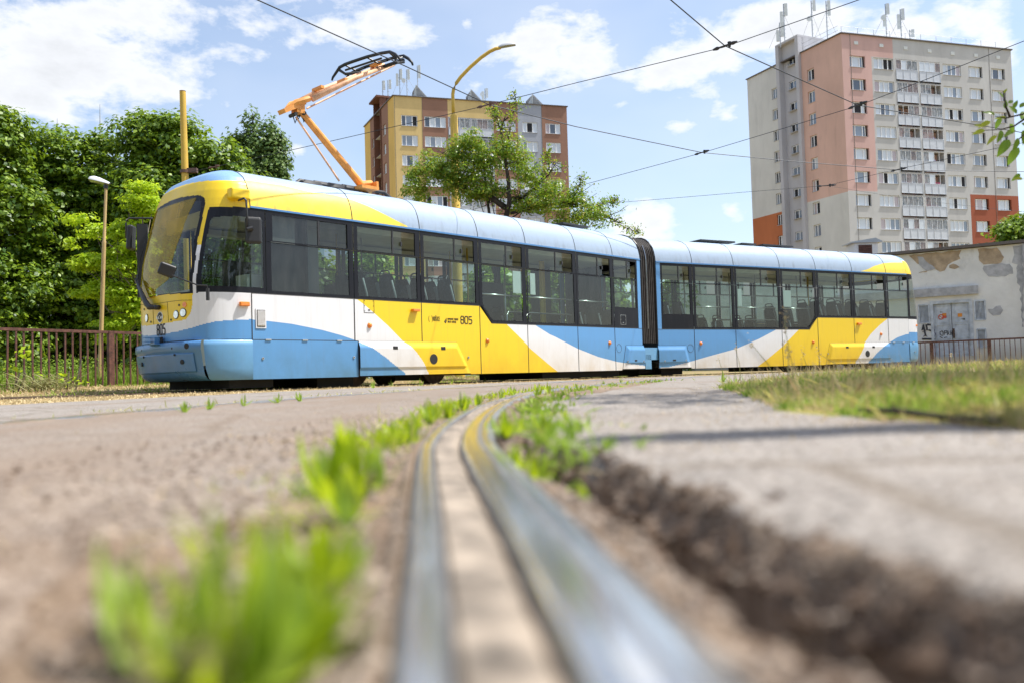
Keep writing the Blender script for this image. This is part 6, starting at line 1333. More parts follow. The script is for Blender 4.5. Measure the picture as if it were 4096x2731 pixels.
M['lampgrey'] = mat_simple('lamp_housing', (.55, .56, .58), .35); M['lampglass'] = mat_simple('lamp_cover', (.32, .30, .25), .15, coat=.5); M['lampwhite'] = mat_simple('lamp_housing_white', (.68, .69, .72), .35)
a_ = at(1146, 109, Yl); b_ = at(1184, 102, Yl); d_ = (b_-a_)/np.linalg.norm(b_-a_); n_ = np.array((0, 1., 0)); lamp_head(a_-up3*.02, (d_, n_, np.cross(d_, n_)*-1 if np.cross(d_, n_)[2] < 0 else np.cross(d_, n_)), np.linalg.norm(b_-a_), .22, .12, t, 1)
# small left lamp
Ys = 18.9; t = thing('street_lamp', (at(231, 885, Ys)[0], Ys, .15), 'rust-spotted cream lamp post with a white head behind the left railing', 'street lamp')
bt_, k1, k2, tp_ = at(229.5, 895, Ys), at(233, 752, Ys), at(239, 560, Ys), at(243.5, 432, Ys); mb = MB()
mb.tube([bt_, at(231, 815, Ys), at(231.2, 810, Ys), k1, k2+np.array((0, 0, 0)), at(239.3, 556, Ys), at(239.4, 552, Ys), tp_], [.055, .055, .045, .044, .042, .042, .032, .030], 14); mb.build('shaft', M['creampost'], t, smooth=True, auto=50)
mb = MB(); mb.tube([at(238.2, 682, Ys)-up3*.03, at(238.2, 682, Ys)+up3*.02], .046, 12); 
a_ = at(252, 424, Ys); b_ = at(204, 413, Ys); d_ = (b_-a_)/np.linalg.norm(b_-a_); uu = np.cross(d_, (0, 1., 0)); uu = uu if uu[2] > 0 else -uu
rows = []
for f, s, hh in ((0, .35, .25), (.06, .6, .45), (.25, .75, .65), (.5, .95, .9), (.75, 1, 1), (.92, .8, .75), (1, .3, .3)):
    rows.append([a_+d_*np.linalg.norm(b_-a_)*f+np.array((0, 1., 0))*math.cos(math.pi*k/8)*.13*s+uu*(math.sin(math.pi*k/8)*.105*hh) for k in range(9)])
mb = MB(); mb.grid(rows).build('lamp_head', M['lampwhite'], t, smooth=True); m2 = MB(); m2.grid([[r[0], (r[0]+r[8])/2-uu*.045*(i not in (0, 6)), r[8]] for i, r in enumerate(rows)]); m2.build('lamp_glass', M['lampglass'], t, smooth=True)
mb = MB(); mb.tube([tp_-up3*.02, tp_+up3*.09], .045, 12); mb.build('lamp_socket', M['plastic'], t)
# a post standing just outside the picture on the right; only its shadow falls across the tarmac
pS = np.array((.16, 1.16)); sd2 = np.array((math.sin(SUN_AZ), math.cos(SUN_AZ))); 
# ============================================================ OVERHEAD LINE
ZW = 5.6
def wire(pix, label, r=.009, name='contact_wire', zs=None, clamps=(), hz=ZW):
    pts = [np.array(atH(PQ(*p), hz if zs is None else zs[i])) for i, p in enumerate(pix)]
    t = thing(name, tuple(pts[0]), label, 'overhead wire'); mb = MB(); fine = []
    for p, q in zip(pts[:-1], pts[1:]):
        L = np.linalg.norm(q-p); n = max(2, int(L/1.5))
        for k in range(n): f = k/n; fine.append(p+(q-p)*f-up3*.0012*L*L*.25*4*f*(1-f)*.3)
    fine.append(pts[-1]); mb.tube(fine, r, 5); mb.build('cable', M['wire'], t)
    for c, sz, col in clamps:
        c = np.array(atH(PQ(*c), hz)); d_ = (pts[1]-pts[0]); 
        i = min(range(len(pts)-1), key=lambda i: np.linalg.norm((pts[i]+pts[i+1])/2-c)); d_ = pts[i+1]-pts[i]; d_ /= np.linalg.norm(d_); m2 = MB()
        for s_ in (-1, 1): m2.tube([c+d_*s_*sz*.35, c+d_*s_*sz*.5, c+d_*s_*sz*.55, c+d_*s_*sz*.8], [.015, .032, .032, .015], 8)
        m2.tube([c-d_*sz*.35, c+d_*sz*.35], .016, 6); m2.tube([c+d_*sz*.3+up3*.04, c+d_*sz*.3-up3*.05], [.034, .022], 8); m2.build('insulator', M[col], t, smooth=True, auto=40)
    return t
wire([(500, -60), (590, 0), (862, 122), (925, 150), (1123, 241), (1320, 291), (1612, 351), (1830, 372), (2064, 391), (2352, 395), (2500, 397)], 'dark contact wire the tram pantograph presses against, running the whole width', .010)
wire([(1440, -95), (1540, 0), (1665, 106), (1970, 242), (2248, 288), (2352, 306), (2480, 325)], 'second contact wire dropping from top centre across the pink block', .010)
wire([(437, 396), (498, 383), (689, 341), (900, 293), (1110, 245), (1135, 238), (1332, 189), (1660, 110), (1980, -2), (2100, -45)], 'span wire from the yellow mast up to the top right, crossing both contact wires', .007, 'span_wire', clamps=(((1118, 242), .32, 'insul'), ((1665, 106), .30, 'plastic'), ((492, 384), .25, 'insul')))
wire([(1230, 452), (1310, 433), (1612, 352), (1970, 244), (2200, 155), (2352, 95), (2450, 56)], 'span wire crossing in front of the grey block from lower left to upper right edge', .007, 'span_wire', clamps=(((1612, 351), .30, 'plastic'), ((1970, 242), .32, 'plastic')))
wire([(1370, 470), (1735, 440), (1898, 427), (2064, 389), (2352, 328), (2450, 306)], 'lowest span wire over the rear car towards the right edge', .006, 'span_wire', clamps=(((2064, 390), .30, 'plastic'), ((1898, 427), .35, 'plastic')))
wire([(1905, 428), (2100, 460), (2352, 487), (2450, 498)], 'thin slack wire branching right from the lowest span wire', .004, 'span_wire')
# whip antennas over the trees
for x, y0, y1, lab in ((230, 240, 290, 'thin whip antenna above the tree tops, left of the yellow mast'), (289 if 0 else 132, 273, 300, 'tiny whip antenna above the leftmost treetop gap')):
    b_ = at(x, y1+40, 45); tp_ = at(x-.6, y0, 45); t = thing('whip_antenna', tuple(b_), lab, 'antenna'); mb = MB(); mb.tube([b_, (b_+tp_)/2, tp_], [.05, .03, .012], 5); mb.build('rod', M['galv'], t)
# ============================================================ TREES AND PLANTS
L_ = mat_leaf
M['maple'] = L_('maple_leaves', (.045, .11, .010), (.25, .36, .022), .30, (.50, .68, .03)); M['maple2'] = L_('maple_leaves_dark', (.03, .08, .012), (.12, .20, .02), .25, (.38, .60, .03)); M['lime'] = L_('lime_leaves', (.28, .44, .015), (.46, .60, .03), .5, (.85, .98, .04))
M['poplar'] = L_('poplar_leaves', (.07, .14, .04), (.20, .29, .07), .3, (.2, .32, .06)); M['plum'] = L_('plum_leaves', (.07, .16, .018), (.24, .35, .035), .4, (.52, .72, .03), .35); M['plumy'] = L_('plum_leaves_yellow', (.20, .24, .03), (.45, .38, .05), .4, (.6, .5, .05))
M['bark'] = mat_simple('bark_dark', (.055, .040, .030), .9, var=.5, vscale=9, bump=.01, bscale=25); M['barklight'] = mat_simple('bark_light', (.20, .16, .12), .9, var=.4, vscale=9)
def leaf_quads(C, N, size, asp=.62, fold=.18):
    """C centres, N facing normals; returns (4n,3) verts of leaf-shaped quads"""
    n = len(C); N = N/np.linalg.norm(N, axis=1, keepdims=True); t = rng.normal(size=(n, 3)); t[:, 2] -= .5; t -= N*(t*N).sum(1, keepdims=True); t /= np.linalg.norm(t, axis=1, keepdims=True); s = np.cross(N, t)
    L = (size*(rng.uniform(.6, 1.25, n)))[:, None]; V = np.empty((n, 4, 3)); V[:, 0] = C-t*L*.5; V[:, 1] = C+s*L*asp*.5+N*L*fold*.5-t*L*.05; V[:, 2] = C+t*L*.5; V[:, 3] = C-s*L*asp*.5+N*L*fold*.5-t*L*.05
    return V.reshape(-1, 3)
def crown_points(lobes, nclump, nleaf, cr, flat=.6, inner=.25, surf=.55):
    """leaf clumps spread over the outer part of each lobe"""
    vol = np.array([l[1][0]*l[1][2] for l in lobes]); pick = rng.choice(len(lobes), nclump, p=vol/vol.sum()); D = rng.normal(size=(nclump, 3)); D /= np.linalg.norm(D, axis=1, keepdims=True); D[:, 1] -= .35*(rng.random(nclump) < .6); D /= np.linalg.norm(D, axis=1, keepdims=True)
    r = np.where(rng.random(nclump) < inner, rng.uniform(.2, surf+.2, nclump), rng.uniform(surf+.15, 1.05, nclump)); C0 = np.array([lobes[i][0] for i in pick]); R0 = np.array([lobes[i][1] for i in pick]); CC = C0+D*R0*r[:, None]
    k = rng.poisson(nleaf, nclump)+3; rep = np.repeat(np.arange(nclump), k); n = len(rep); d = rng.normal(size=(n, 3)); d /= np.linalg.norm(d, axis=1, keepdims=True); cs = cr*rng.uniform(.6, 1.35, nclump)
    rad = rng.uniform(.35, 1, n)**.6; P = CC[rep]+d*(cs[rep]*rad)[:, None]*np.array((1.15, 1.15, flat)); P[:, 2] -= .25*cs[rep]*(d[:, 0]**2+d[:, 1]**2)
    N = d*.7+D[rep]*.35+np.array((0, 0, .75))+rng.normal(size=(n, 3))*.45
    return P, N, CC
def lob(x, y, rx, ry, Y, depth=None): c = at(x, y, Y); return (c, np.array((rx/2000*Y, depth or (rx+ry)/2/2000*Y, ry/2000*Y)))
def tree(name, label, lobes, base, nclump, nleaf, cr, size, mats, trunk=.18, group=None, asp=.62, flat=.6, branches=26, inner=.33, bark='bark', surf=.55):
    t = thing(name, (base[0], base[1], gh(base[0], base[1])), label, 'tree', group); P, N, CC = crown_points(lobes, nclump, nleaf, cr, flat, inner, surf); V = leaf_quads(P, N, size, asp)
    mi = None
    if len(mats) > 1: mi = (rng.random(len(P)) < .3*0+.18).astype(int)
    fastmesh('crown', V, 4, [M[m] for m in mats], t, mi=mi)
    b0 = np.array((base[0], base[1], gh(base[0], base[1]))); top = max((l[0] for l in lobes), key=lambda c: c[2]); mb = MB(); tp = np.array((top[0]*.6+base[0]*.4, top[1]*.6+base[1]*.4, top[2])); m1 = b0+(tp-b0)*.35+np.array((.1, 0, 0))
    mb.tube([b0-up3*.1, b0+(m1-b0)*.5, m1, (m1+tp)/2, tp], [trunk*1.2, trunk, trunk*.8, trunk*.45, trunk*.12], 8); mb.build('trunk', M[bark], t, smooth=True)
    mb = MB()
    for c in CC[rng.choice(len(CC), min(branches, len(CC)), replace=False)]:
        f = rng.uniform(.2, .8); s = b0+(tp-b0)*f*.8 if f > .4 else m1; mid = (s+c)/2+rng.normal(size=3)*.15-up3*.1; mb.tube([s, mid, c], [trunk*.35, trunk*.2, trunk*.06], 5)
    mb.build('branch', M[bark], t, smooth=True); return t
GL = 'leafy trees behind the left railing'
YT = 27
tree('maple_tree', 'leftmost tall dark maple at the left edge of the picture', [lob(-30, 330, 95, 100, 25), lob(10, 300, 45, 60, 25), lob(10, 480, 95, 110, 25), lob(-20, 660, 130, 140, 25), lob(0, 800, 110, 80, 25)], (at(-20, 800, 25)[0], 25), 760, 46, .37, .17, ['maple', 'maple2'], .2, GL)
tree('maple_tree', 'second maple from the left with a rounded yellow-green top', [lob(135, 370, 75, 78, YT), lob(75, 400, 40, 60, YT), lob(120, 500, 95, 110, YT), lob(125, 660, 120, 130, YT), lob(110, 800, 120, 80, YT)], (at(130, 800, YT)[0], YT), 800, 46, .37, .17, ['maple', 'maple2'], .2, GL)
tree('maple_tree', 'narrow middle maple behind the cream lamp post', [lob(222, 350, 34, 50, YT+.5), lob(235, 430, 75, 90, YT+.5), lob(250, 570, 95, 120, YT+.5), lob(250, 740, 120, 120, YT+.5)], (at(240, 800, YT+.5)[0], YT+.5), 600, 46, .37, .17, ['maple', 'maple2'], .2, GL)
tree('maple_tree', 'broad tallest maple behind the yellow mast and tram nose', [lob(330, 330, 68, 68, YT), lob(405, 335, 80, 72, YT), lob(365, 470, 110, 120, YT), lob(480, 390, 80, 75, YT), lob(350, 640, 120, 120, YT), lob(380, 800, 130, 90, YT)], (at(380, 800, YT)[0], YT), 1150, 46, .37, .17, ['maple', 'maple2'], .24, GL)
tree('maple_tree', 'lower maple sloping down to the tram roof, right of the yellow mast', [lob(530, 400, 45, 45, YT), lob(560, 450, 60, 55, YT), lob(520, 560, 90, 110, YT), lob(600, 560, 70, 100, YT), lob(560, 740, 110, 130, YT)], (at(540, 800, YT)[0], YT), 620, 46, .37, .17, ['maple', 'maple2'], .18, GL)
YB = 20.3
tree('young_lime_tree', 'young bright lime-green tree beside the tram nose, in front of the dark maples', [lob(x, y, rx, ry, YB, .45) for x, y, rx, ry in ((185, 500, 32, 13), (228, 528, 40, 20), (300, 452, 22, 14), (335, 430, 26, 18), (340, 470, 40, 30), (290, 530, 42, 26), (225, 600, 42, 20), (290, 600, 55, 40), (190, 610, 26, 12), (320, 560, 40, 60), (205, 672, 36, 14), (270, 670, 55, 34), (310, 700, 45, 45), (225, 650, 25, 12), (270, 745, 45, 18), (255, 770, 30, 10), (180, 560, 24, 10))], (at(318, 820, YB)[0], YB), 460, 30, .20, .12, ['lime'], .06, None, .45, .45, 40, .35, 'barklight', .3)
def plumes(name, label, specs, Y, base, n, nl, cr, size, mats, trunk, **k):
    lo = []
    for (x0, y0, x1, y1, w_) in specs:
        for f in np.linspace(0, 1, 7): lo.append(lob(x0+(x1-x0)*f, y0+(y1-y0)*f, w_*(1-.78*f**1.6), w_*1.1*(1-.6*f), Y))
    return tree(name, label, lo, base, n, nl, cr, size, mats, trunk, **k)
plumes('poplar_tree', 'dark poplar with wind-swept upright plumes, rising just left of the pantograph', [(600, 400, 573, 262, 34), (630, 400, 622, 285, 30), (560, 380, 536, 292, 22), (640, 440, 645, 320, 22), (600, 700, 600, 400, 55)], 58, (at(600, 800, 58)[0], 58), 620, 40, .55, .30, ['poplar'], .35, flat=1.1, branches=30)
PL = [(1080, 335, 45, 38), (1150, 338, 30, 34), (1045, 348, 34, 24), (1105, 368, 70, 30), (1000, 385, 50, 34), (952, 402, 24, 22), (960, 440, 36, 30), (1050, 410, 80, 36), (1185, 350, 26, 34), (1210, 400, 45, 34), (1110, 440, 80, 26), (1260, 440, 48, 30), (1320, 460, 44, 24), (1370, 485, 40, 22), (1330, 500, 70, 20), (1230, 470, 80, 20)]
YPm = 24
tp_ = tree('plum_tree', 'gnarled plum tree with dark branches behind the tram roof in front of the brown block', [lob(x, y, rx, ry, YPm, .9) for x, y, rx, ry in PL], (at(1155, 800, YPm)[0], YPm), 800, 32, .19, .085, ['plum', 'plumy'], .1, None, .5, .8, 4, .3, 'bark', .3)
mb = MB(); m2 = MB(); tw = []
for br, r in (([(1155, 560), (1162, 500), (1170, 465), (1168, 420), (1160, 360), (1150, 300), (1163, 260)], .10), ([(1165, 480), (1130, 455), (1090, 445), (1060, 432), (1040, 420), (1005, 400), (970, 372)], .09), ([(1168, 470), (1200, 455), (1232, 430), (1262, 400), (1275, 360)], .05), ([(1200, 480), (1215, 462), (1190, 452)], .06), ([(1130, 455), (1105, 420), (1060, 370), (1035, 340)], .04), ([(1175, 490), (1240, 475), (1300, 465), (1360, 480), (1430, 515)], .05), ([(1160, 360), (1172, 300), (1180, 250), (1186, 215)], .025), ([(1150, 300), (1140, 270), (1133, 245)], .015), ([(1230, 430), (1262, 385), (1256, 350)], .012), ([(1300, 465), (1330, 430), (1332, 400)], .012), ([(1360, 480), (1400, 465), (1420, 462)], .012), ([(1380, 490), (1440, 525), (1470, 535)], .012)):
    pts = [at(x, y, YPm+random.uniform(-.4, .4)) for x, y in br]; mb.tube(pts, list(np.linspace(r, r*.15, len(pts))), 6)
    for k in range(26):
        i = random.randrange(len(pts)-1); p = pts[i]+(pts[i+1]-pts[i])*random.random(); q_ = .28 if r < .03 else 1; e = p+np.array((random.uniform(-.7, .7)*q_, random.uniform(-.4, .4)*q_, random.uniform(-.35, .45)*q_)); md = (p+e)/2+np.array((random.uniform(-.1, .1), 0, random.uniform(-.12, .12))); m2.tube([p, md, e], [.014, .009, .004], 4, cap=False); tw += [e, md, p+(e-p)*.8]
    if r < .03: tw += [p+(q-p)*f for p, q in zip(pts[:-1], pts[1:]) for f in np.linspace(0, 1, 9)]
mb.build('branch', M['bark'], tp_, smooth=True); m2.build('twig', M['bark'], tp_)
tw = np.array(tw); rep = np.repeat(tw, 3, 0); rep = rep+rng.normal(size=rep.shape)*.07; fastmesh('foliage', leaf_quads(rep, rng.normal(size=rep.shape)+np.array((0, 0, .6)), .085, .5), 4, [M['plum'], M['plumy']], tp_, mi=(rng.random(len(rep)) < .25).astype(int))
tree('small_maple_tree', 'small green treetop behind the white shed at the right edge', [lob(2320, 540, 38, 30, 46), lob(2345, 520, 34, 26, 46), lob(2375, 540, 45, 40, 46), lob(2340, 590, 70, 50, 46)], (at(2350, 800, 46)[0], 46), 330, 40, .45, .26, ['maple'], .15)
for k, (x0, x1, yt, Yb, lab) in enumerate(((650, 760, 560, 29, 'bushy tree seen through the first big side window of the tram'), (770, 900, 575, 31, 'leafy bush seen through the yellow bay windows of the front car'), (1090, 1180, 600, 33, 'bush seen through the middle windows of the front car'), (1210, 1330, 590, 36, 'dark bush seen through the window beside the ticket machine'), (1340, 1460, 610, 36, 'thick bush seen through the last windows before the bellows'), (1530, 1620, 600, 39, 'pale speckled tree seen through the first windows behind the bellows'), (1630, 1690, 640, 40, 'narrow bush seen between the handrails of the rear car'))):
    xm, rx = (x0+x1)/2, (x1-x0)/2+12; tree('background_bush', lab, [lob(xm, yt+70, rx, 75, Yb), lob(xm, yt+190, rx*1.1, 90, Yb), lob(xm-rx*.4, yt+110, rx*.6, 80, Yb)], (at(xm, 800, Yb)[0], Yb), 210, 34, .5, .24, ['maple' if k % 2 else 'plum'], .12, 'bushes seen through the tram windows', branches=8)
# tree on the verge outside the right edge: its low branch reaches into the picture, its crown shades the grass
nt_ = tree('walnut_tree', 'broad-leaved tree whose branch tip hangs in from the right edge, before the grey block', [(np.array((3.9, 3.6, 4.6)), np.array((1.3, 1.1, .9))), (np.array((4.8, 4.6, 4.9)), np.array((1.3, 1.1, 1.0))), (np.array((4.6, 2.9, 5.2)), np.array((1.2, 1.0, .9)))], (5.2, 3.8), 320, 20, .33, .11, ['plum'], .13, None, .5, .6, 20)
M['bigleaf'] = L_('walnut_leaf', (.06, .13, .025), (.16, .26, .03), .45, (.38, .60, .05), .3); M['bigleafy'] = L_('walnut_leaf_young', (.24, .30, .03), (.40, .42, .05), .45, (.6, .7, .06), .3)
def leaf_mesh(nm, L, Wd, mat, seg=6, droop=.25):
    mb = MB(); rows = []
    for i in range(seg+1): f = i/seg; ww = Wd/2*math.sin(math.pi*min(1, f**.75*.98+.02))**.8; z = -droop*L*f*f; rows.append([(-ww, L*f, z+ww*.35), (0, L*f, z), (ww, L*f, z+ww*.35)])
    mb.grid(rows); return mb.build(nm, M[mat], smooth=True)
lm = leaf_mesh('leaf', .078, .036, 'bigleaf'); lm2 = leaf_mesh('leaf', .065, .028, 'bigleafy'); Yn = 5.0
mb = MB(); twp = [[(2420, 230), (2352, 262), (2310, 272), (2285, 268)], [(2400, 250), (2352, 275), (2330, 290), (2300, 298), (2262, 300)], [(2400, 280), (2352, 310), (2330, 330)], [(2390, 380), (2352, 412)], [(2320, 270), (2310, 245), (2305, 215)]]
for tw_ in twp: mb.tube([at(x, y, Yn) for x, y in tw_], list(np.linspace(.008, .002, len(tw_))), 5)
mb.tube([np.array((5.2, 3.8, 2.8)), np.array((4.3, 4.4, 2.5)), at(2420, 235, Yn)], [.06, .03, .009], 6); mb.build('bough', M['bark'], nt_, smooth=True)
first = [True, True]
for k, (x, y, a, s, yo) in enumerate([(2275, 280, 200, 1, 1), (2262, 300, 190, .95, 1), (2258, 292, 160, .7, 1), (2285, 265, 150, .8, 0), (2300, 300, 250, .9, 0), (2290, 312, 215, 1, 1), (2318, 322, 230, 1.35, 0), (2340, 340, 235, 1.3, 0), (2320, 285, 300, .8, 0), (2335, 262, 120, .8, 0), (2345, 275, 60, .9, 0), (2350, 300, 270, 1, 0), (2332, 300, 200, 1, 0), (2308, 250, 80, .6, 0), (2303, 225, 110, .6, 0), (2306, 215, 60, .5, 1), (2316, 238, 30, .55, 0), (2328, 250, 70, .6, 0), (2342, 248, 40, .7, 0), (2350, 262, 20, .7, 0), (2343, 400, 220, .7, 0), (2349, 412, 170, .7, 1), (2338, 318, 250, .9, 0), (2346, 285, 340, .8, 0), (2312, 272, 170, .9, 1), (2300, 272, 240, .8, 0)]):
    src = lm2 if yo else lm; p = at(x, y, Yn+random.uniform(-.15, .15)); i = int(yo)
    o = src if first[i] else child_copy(src, 'leaf', nt_)
    first[i] = False; o.parent = nt_; o.location = tuple(p-np.array(ORG[nt_.name])); o.scale = (s*1.1,)*3; an = math.radians(a)
    ydir = Vector((math.cos(an), random.uniform(-.3, .3), math.sin(an))).normalized(); zdir = Vector((random.uniform(-.4, .4), -.8, random.uniform(.2, .9))); xdir = ydir.cross(zdir).normalized(); zdir = xdir.cross(ydir); o.rotation_euler = Matrix((xdir, ydir, zdir)).transposed().to_euler()
# post outside the picture, its shadow crosses the tarmac
ft = pS+sd2*3.2/math.tan(SUN_EL); t = thing('steel_post', (ft[0], ft[1], gh(*ft)), 'plain yellow steel post on the verge, just outside the right edge of the picture', 'pole'); mb = MB(); mb.tube([(ft[0], ft[1], -.05), (ft[0], ft[1], 3.1), (ft[0], ft[1], 3.2)], [.115, .10, .085], 14); mb.build('shaft', M['yellowpost'], t, smooth=True, auto=40)

# ------------------------------------------------------------ grasses
M['gdry'] = L_('dry_grass', (.46, .34, .17), (.78, .62, .36), .25, (.7, .55, .28), .6); M['ggreen'] = L_('green_grass', (.12, .24, .02), (.38, .50, .07), .42, (.42, .60, .06), .5); M['gmix'] = L_('yellowing_grass', (.26, .30, .06), (.66, .58, .24), .35, (.6, .6, .15), .5); M['weed'] = L_('weed_leaves', (.14, .27, .012), (.46, .56, .02), .5, (.74, .88, .02), .35); M['weedpale'] = L_('pale_stalks', (.30, .30, .10), (.48, .46, .22), .3, (.6, .58, .25), .6)
def blades(name, XY, h, wd, lean, mat, z0=None, two=False):
    n = len(XY); z = ghv(XY[:, 0], XY[:, 1]) if z0 is None else z0; B = np.column_stack([XY, z-.004]); a = rng.uniform(0, 2*math.pi, n); side = np.column_stack([np.cos(a), np.sin(a), np.zeros(n)]); b = rng.uniform(0, 2*math.pi, n); l = np.abs(rng.normal(0, 1, n))*lean*h; tip = B+np.column_stack([np.cos(b)*l, np.sin(b)*l, np.maximum(h*rng.uniform(.75, 1, n)-l*.25, h*.08)]); mid = B+(tip-B)*.55+np.column_stack([np.zeros(n), np.zeros(n), h*.10]); w_ = wd[:, None] if hasattr(wd, '__len__') else wd
    V = np.stack([B-side*w_/2, B+side*w_/2, mid+side*w_*.42, tip, mid-side*w_*.42], 1); V = V.reshape(-1, 3)
    return tag(fastmesh(name, V, 5, M[mat]), kind='stuff')
def verge_pts(n, y0=.35, y1=26):
    y = np.exp(rng.uniform(math.log(y0), math.log(y1), n)); ex = vergeX(y)+.03*fbm(y*0+2, y, 10, 2, 41); wd_ = np.maximum(.62*y+.35-ex+y*.15, .4); x = ex+rng.random(n)**1.25*np.maximum(wd_, 1.0)+rng.normal(0, .015, n); m_ = leftd(x, y) < 6; P = np.column_stack([x, y])[m_]
    cl = fbm(P[:, 0], P[:, 1], 4.5, 3, 77); return P, cl
P, cl = verge_pts(120000); dd = P[:, 1]; k = cl > .06
Pg = P[k]; blades('green_grass', Pg, np.clip(rng.lognormal(math.log(.021), .4, len(Pg)), .008, .055)*(1+.05*Pg[:, 1]), np.maximum(.0028, .0011*Pg[:, 1]), .55, 'ggreen')
Pd = P[~k]; blades('dry_grass', Pd, np.clip(rng.lognormal(math.log(.015), .45, len(Pd)), .007, .04)*(1+.05*Pd[:, 1]), np.maximum(.0022, .0010*Pd[:, 1]), 1.1, 'gdry')
P, cl = verge_pts(60000); blades('yellowing_grass', P, np.clip(rng.lognormal(math.log(.022), .5, len(P)), .008, .07)*(1+.06*P[:, 1]), np.maximum(.0022, .0010*P[:, 1]), .9, 'gmix')
P, cl = verge_pts(1800, 1.8, 14); blades('seed_grass', P, rng.uniform(.06, .15, len(P)), np.maximum(.0014, .0005*P[:, 1]), .35, 'gdry')
# dry strip on the left and under the tram
def region_pts(n, x0, x1, y0, y1, f):
    x = rng.uniform(x0, x1, n); y = rng.uniform(y0, y1, n); m_ = f(x, y); return np.column_stack([x, y])[m_]
P = region_pts(190000, -13, 16, 3.5, 30, lambda x, y: (leftd(x, y) > 0) & (leftd(x, y) < 11) & (x > -.75*y-1) & (x < .75*y)); blades('dry_grass', P, np.clip(rng.lognormal(math.log(.026), .4, len(P)), .01, .07)*(1+1.2*(leftd(P[:, 0], P[:, 1]) > 8)), .013, 1.8, 'gdry')
P = region_pts(60000, -13, 10, 3.5, 30, lambda x, y: (leftd(x, y) > 7) & (leftd(x, y) < 14) & (fbm(x, y, .8, 3, 66) > .0)); blades('green_grass', P, np.clip(rng.lognormal(math.log(.06), .4, len(P)), .02, .18), .016, .6, 'ggreen')
nfl = np.array((-dfl[1], dfl[0])); nfl = nfl if nfl[1] > 0 else -nfl
def behind_fence(n, d0, d1, a=-3, b=9): s = rng.uniform(a, b, n); d = rng.uniform(d0, d1, n)**1; return (fl0[None]+dfl[None]*s[:, None]+nfl[None]*d[:, None])
P = behind_fence(26000, .15, 5); cl = fbm(P[:, 0], P[:, 1], 1.1, 3, 5); P = P[cl > -.25]; blades('tall_weeds', P, np.clip(rng.lognormal(math.log(.26), .35, len(P)), .1, .6), .016, .35, 'ggreen')
P = behind_fence(9000, .3, 4.5); cl = fbm(P[:, 0], P[:, 1], 1.6, 3, 9); P = P[cl > .02]; n = len(P); z = ghv(P[:, 0], P[:, 1]); C = np.column_stack([P, z+rng.uniform(.1, .62, n)]); C = np.repeat(C, 4, 0)+rng.normal(size=(4*n, 3))*.05; tag(fastmesh('weed_leaves', leaf_quads(C, rng.normal(size=C.shape)+np.array((0, 0, .8)), .05, .5), 4, M['ggreen']), kind='stuff')
# brush pile by the railing: cut twigs and a few fresh shoots
bc = at(95, 885, 15.3); bz_ = gh(bc[0], bc[1]); t = thing('brush_pile', (bc[0], bc[1], bz_), 'heap of dry cut twigs with fresh green shoots, against the left railing', 'brush pile'); mb = MB()
for k in range(150):
    a = random.uniform(0, 6.28); r = random.uniform(0, .55); p = np.array((bc[0]+r*math.cos(a)*1.2, bc[1]+r*.4*math.sin(a), bz_+random.uniform(0, .1))); e = p+np.array((random.uniform(-.4, .4), random.uniform(-.15, .15), random.uniform(.02, .30))); mb.tube([p, (p+e)/2+np.array((0, 0, .05)), e], [.007, .006, .003], 4, cap=False)
mb.build('twig', M['gtwig'] if 'gtwig' in M else M['weedpale'], t)
mb = MB()
for k, (dx, h) in enumerate(((-.5, .38), (-.42, .34), (-.33, .4), (-.1, .28), (.45, .35), (.6, .55))): p = np.array((bc[0]+dx, bc[1], bz_)); mb.tube([p, p+np.array((random.uniform(-.1, .15), 0, h))], .014, 6)
mb.build('cut_stem', M['barklight'], t)
for k, (dx, dz, n) in enumerate(((-.35, .62, 9), (-.5, .42, 8), (-.28, .75, 8), (.4, .22, 8), (.62, .15, 7), (.0, .25, 6))):
    C = np.array((bc[0]+dx, bc[1], bz_+dz))+rng.normal(size=(n, 3))*np.array((.10, .05, .05)); fastmesh('foliage', leaf_quads(C, rng.normal(size=C.shape)+np.array((0, -.5, .6)), .10, .6), 4, M['lime'], t)
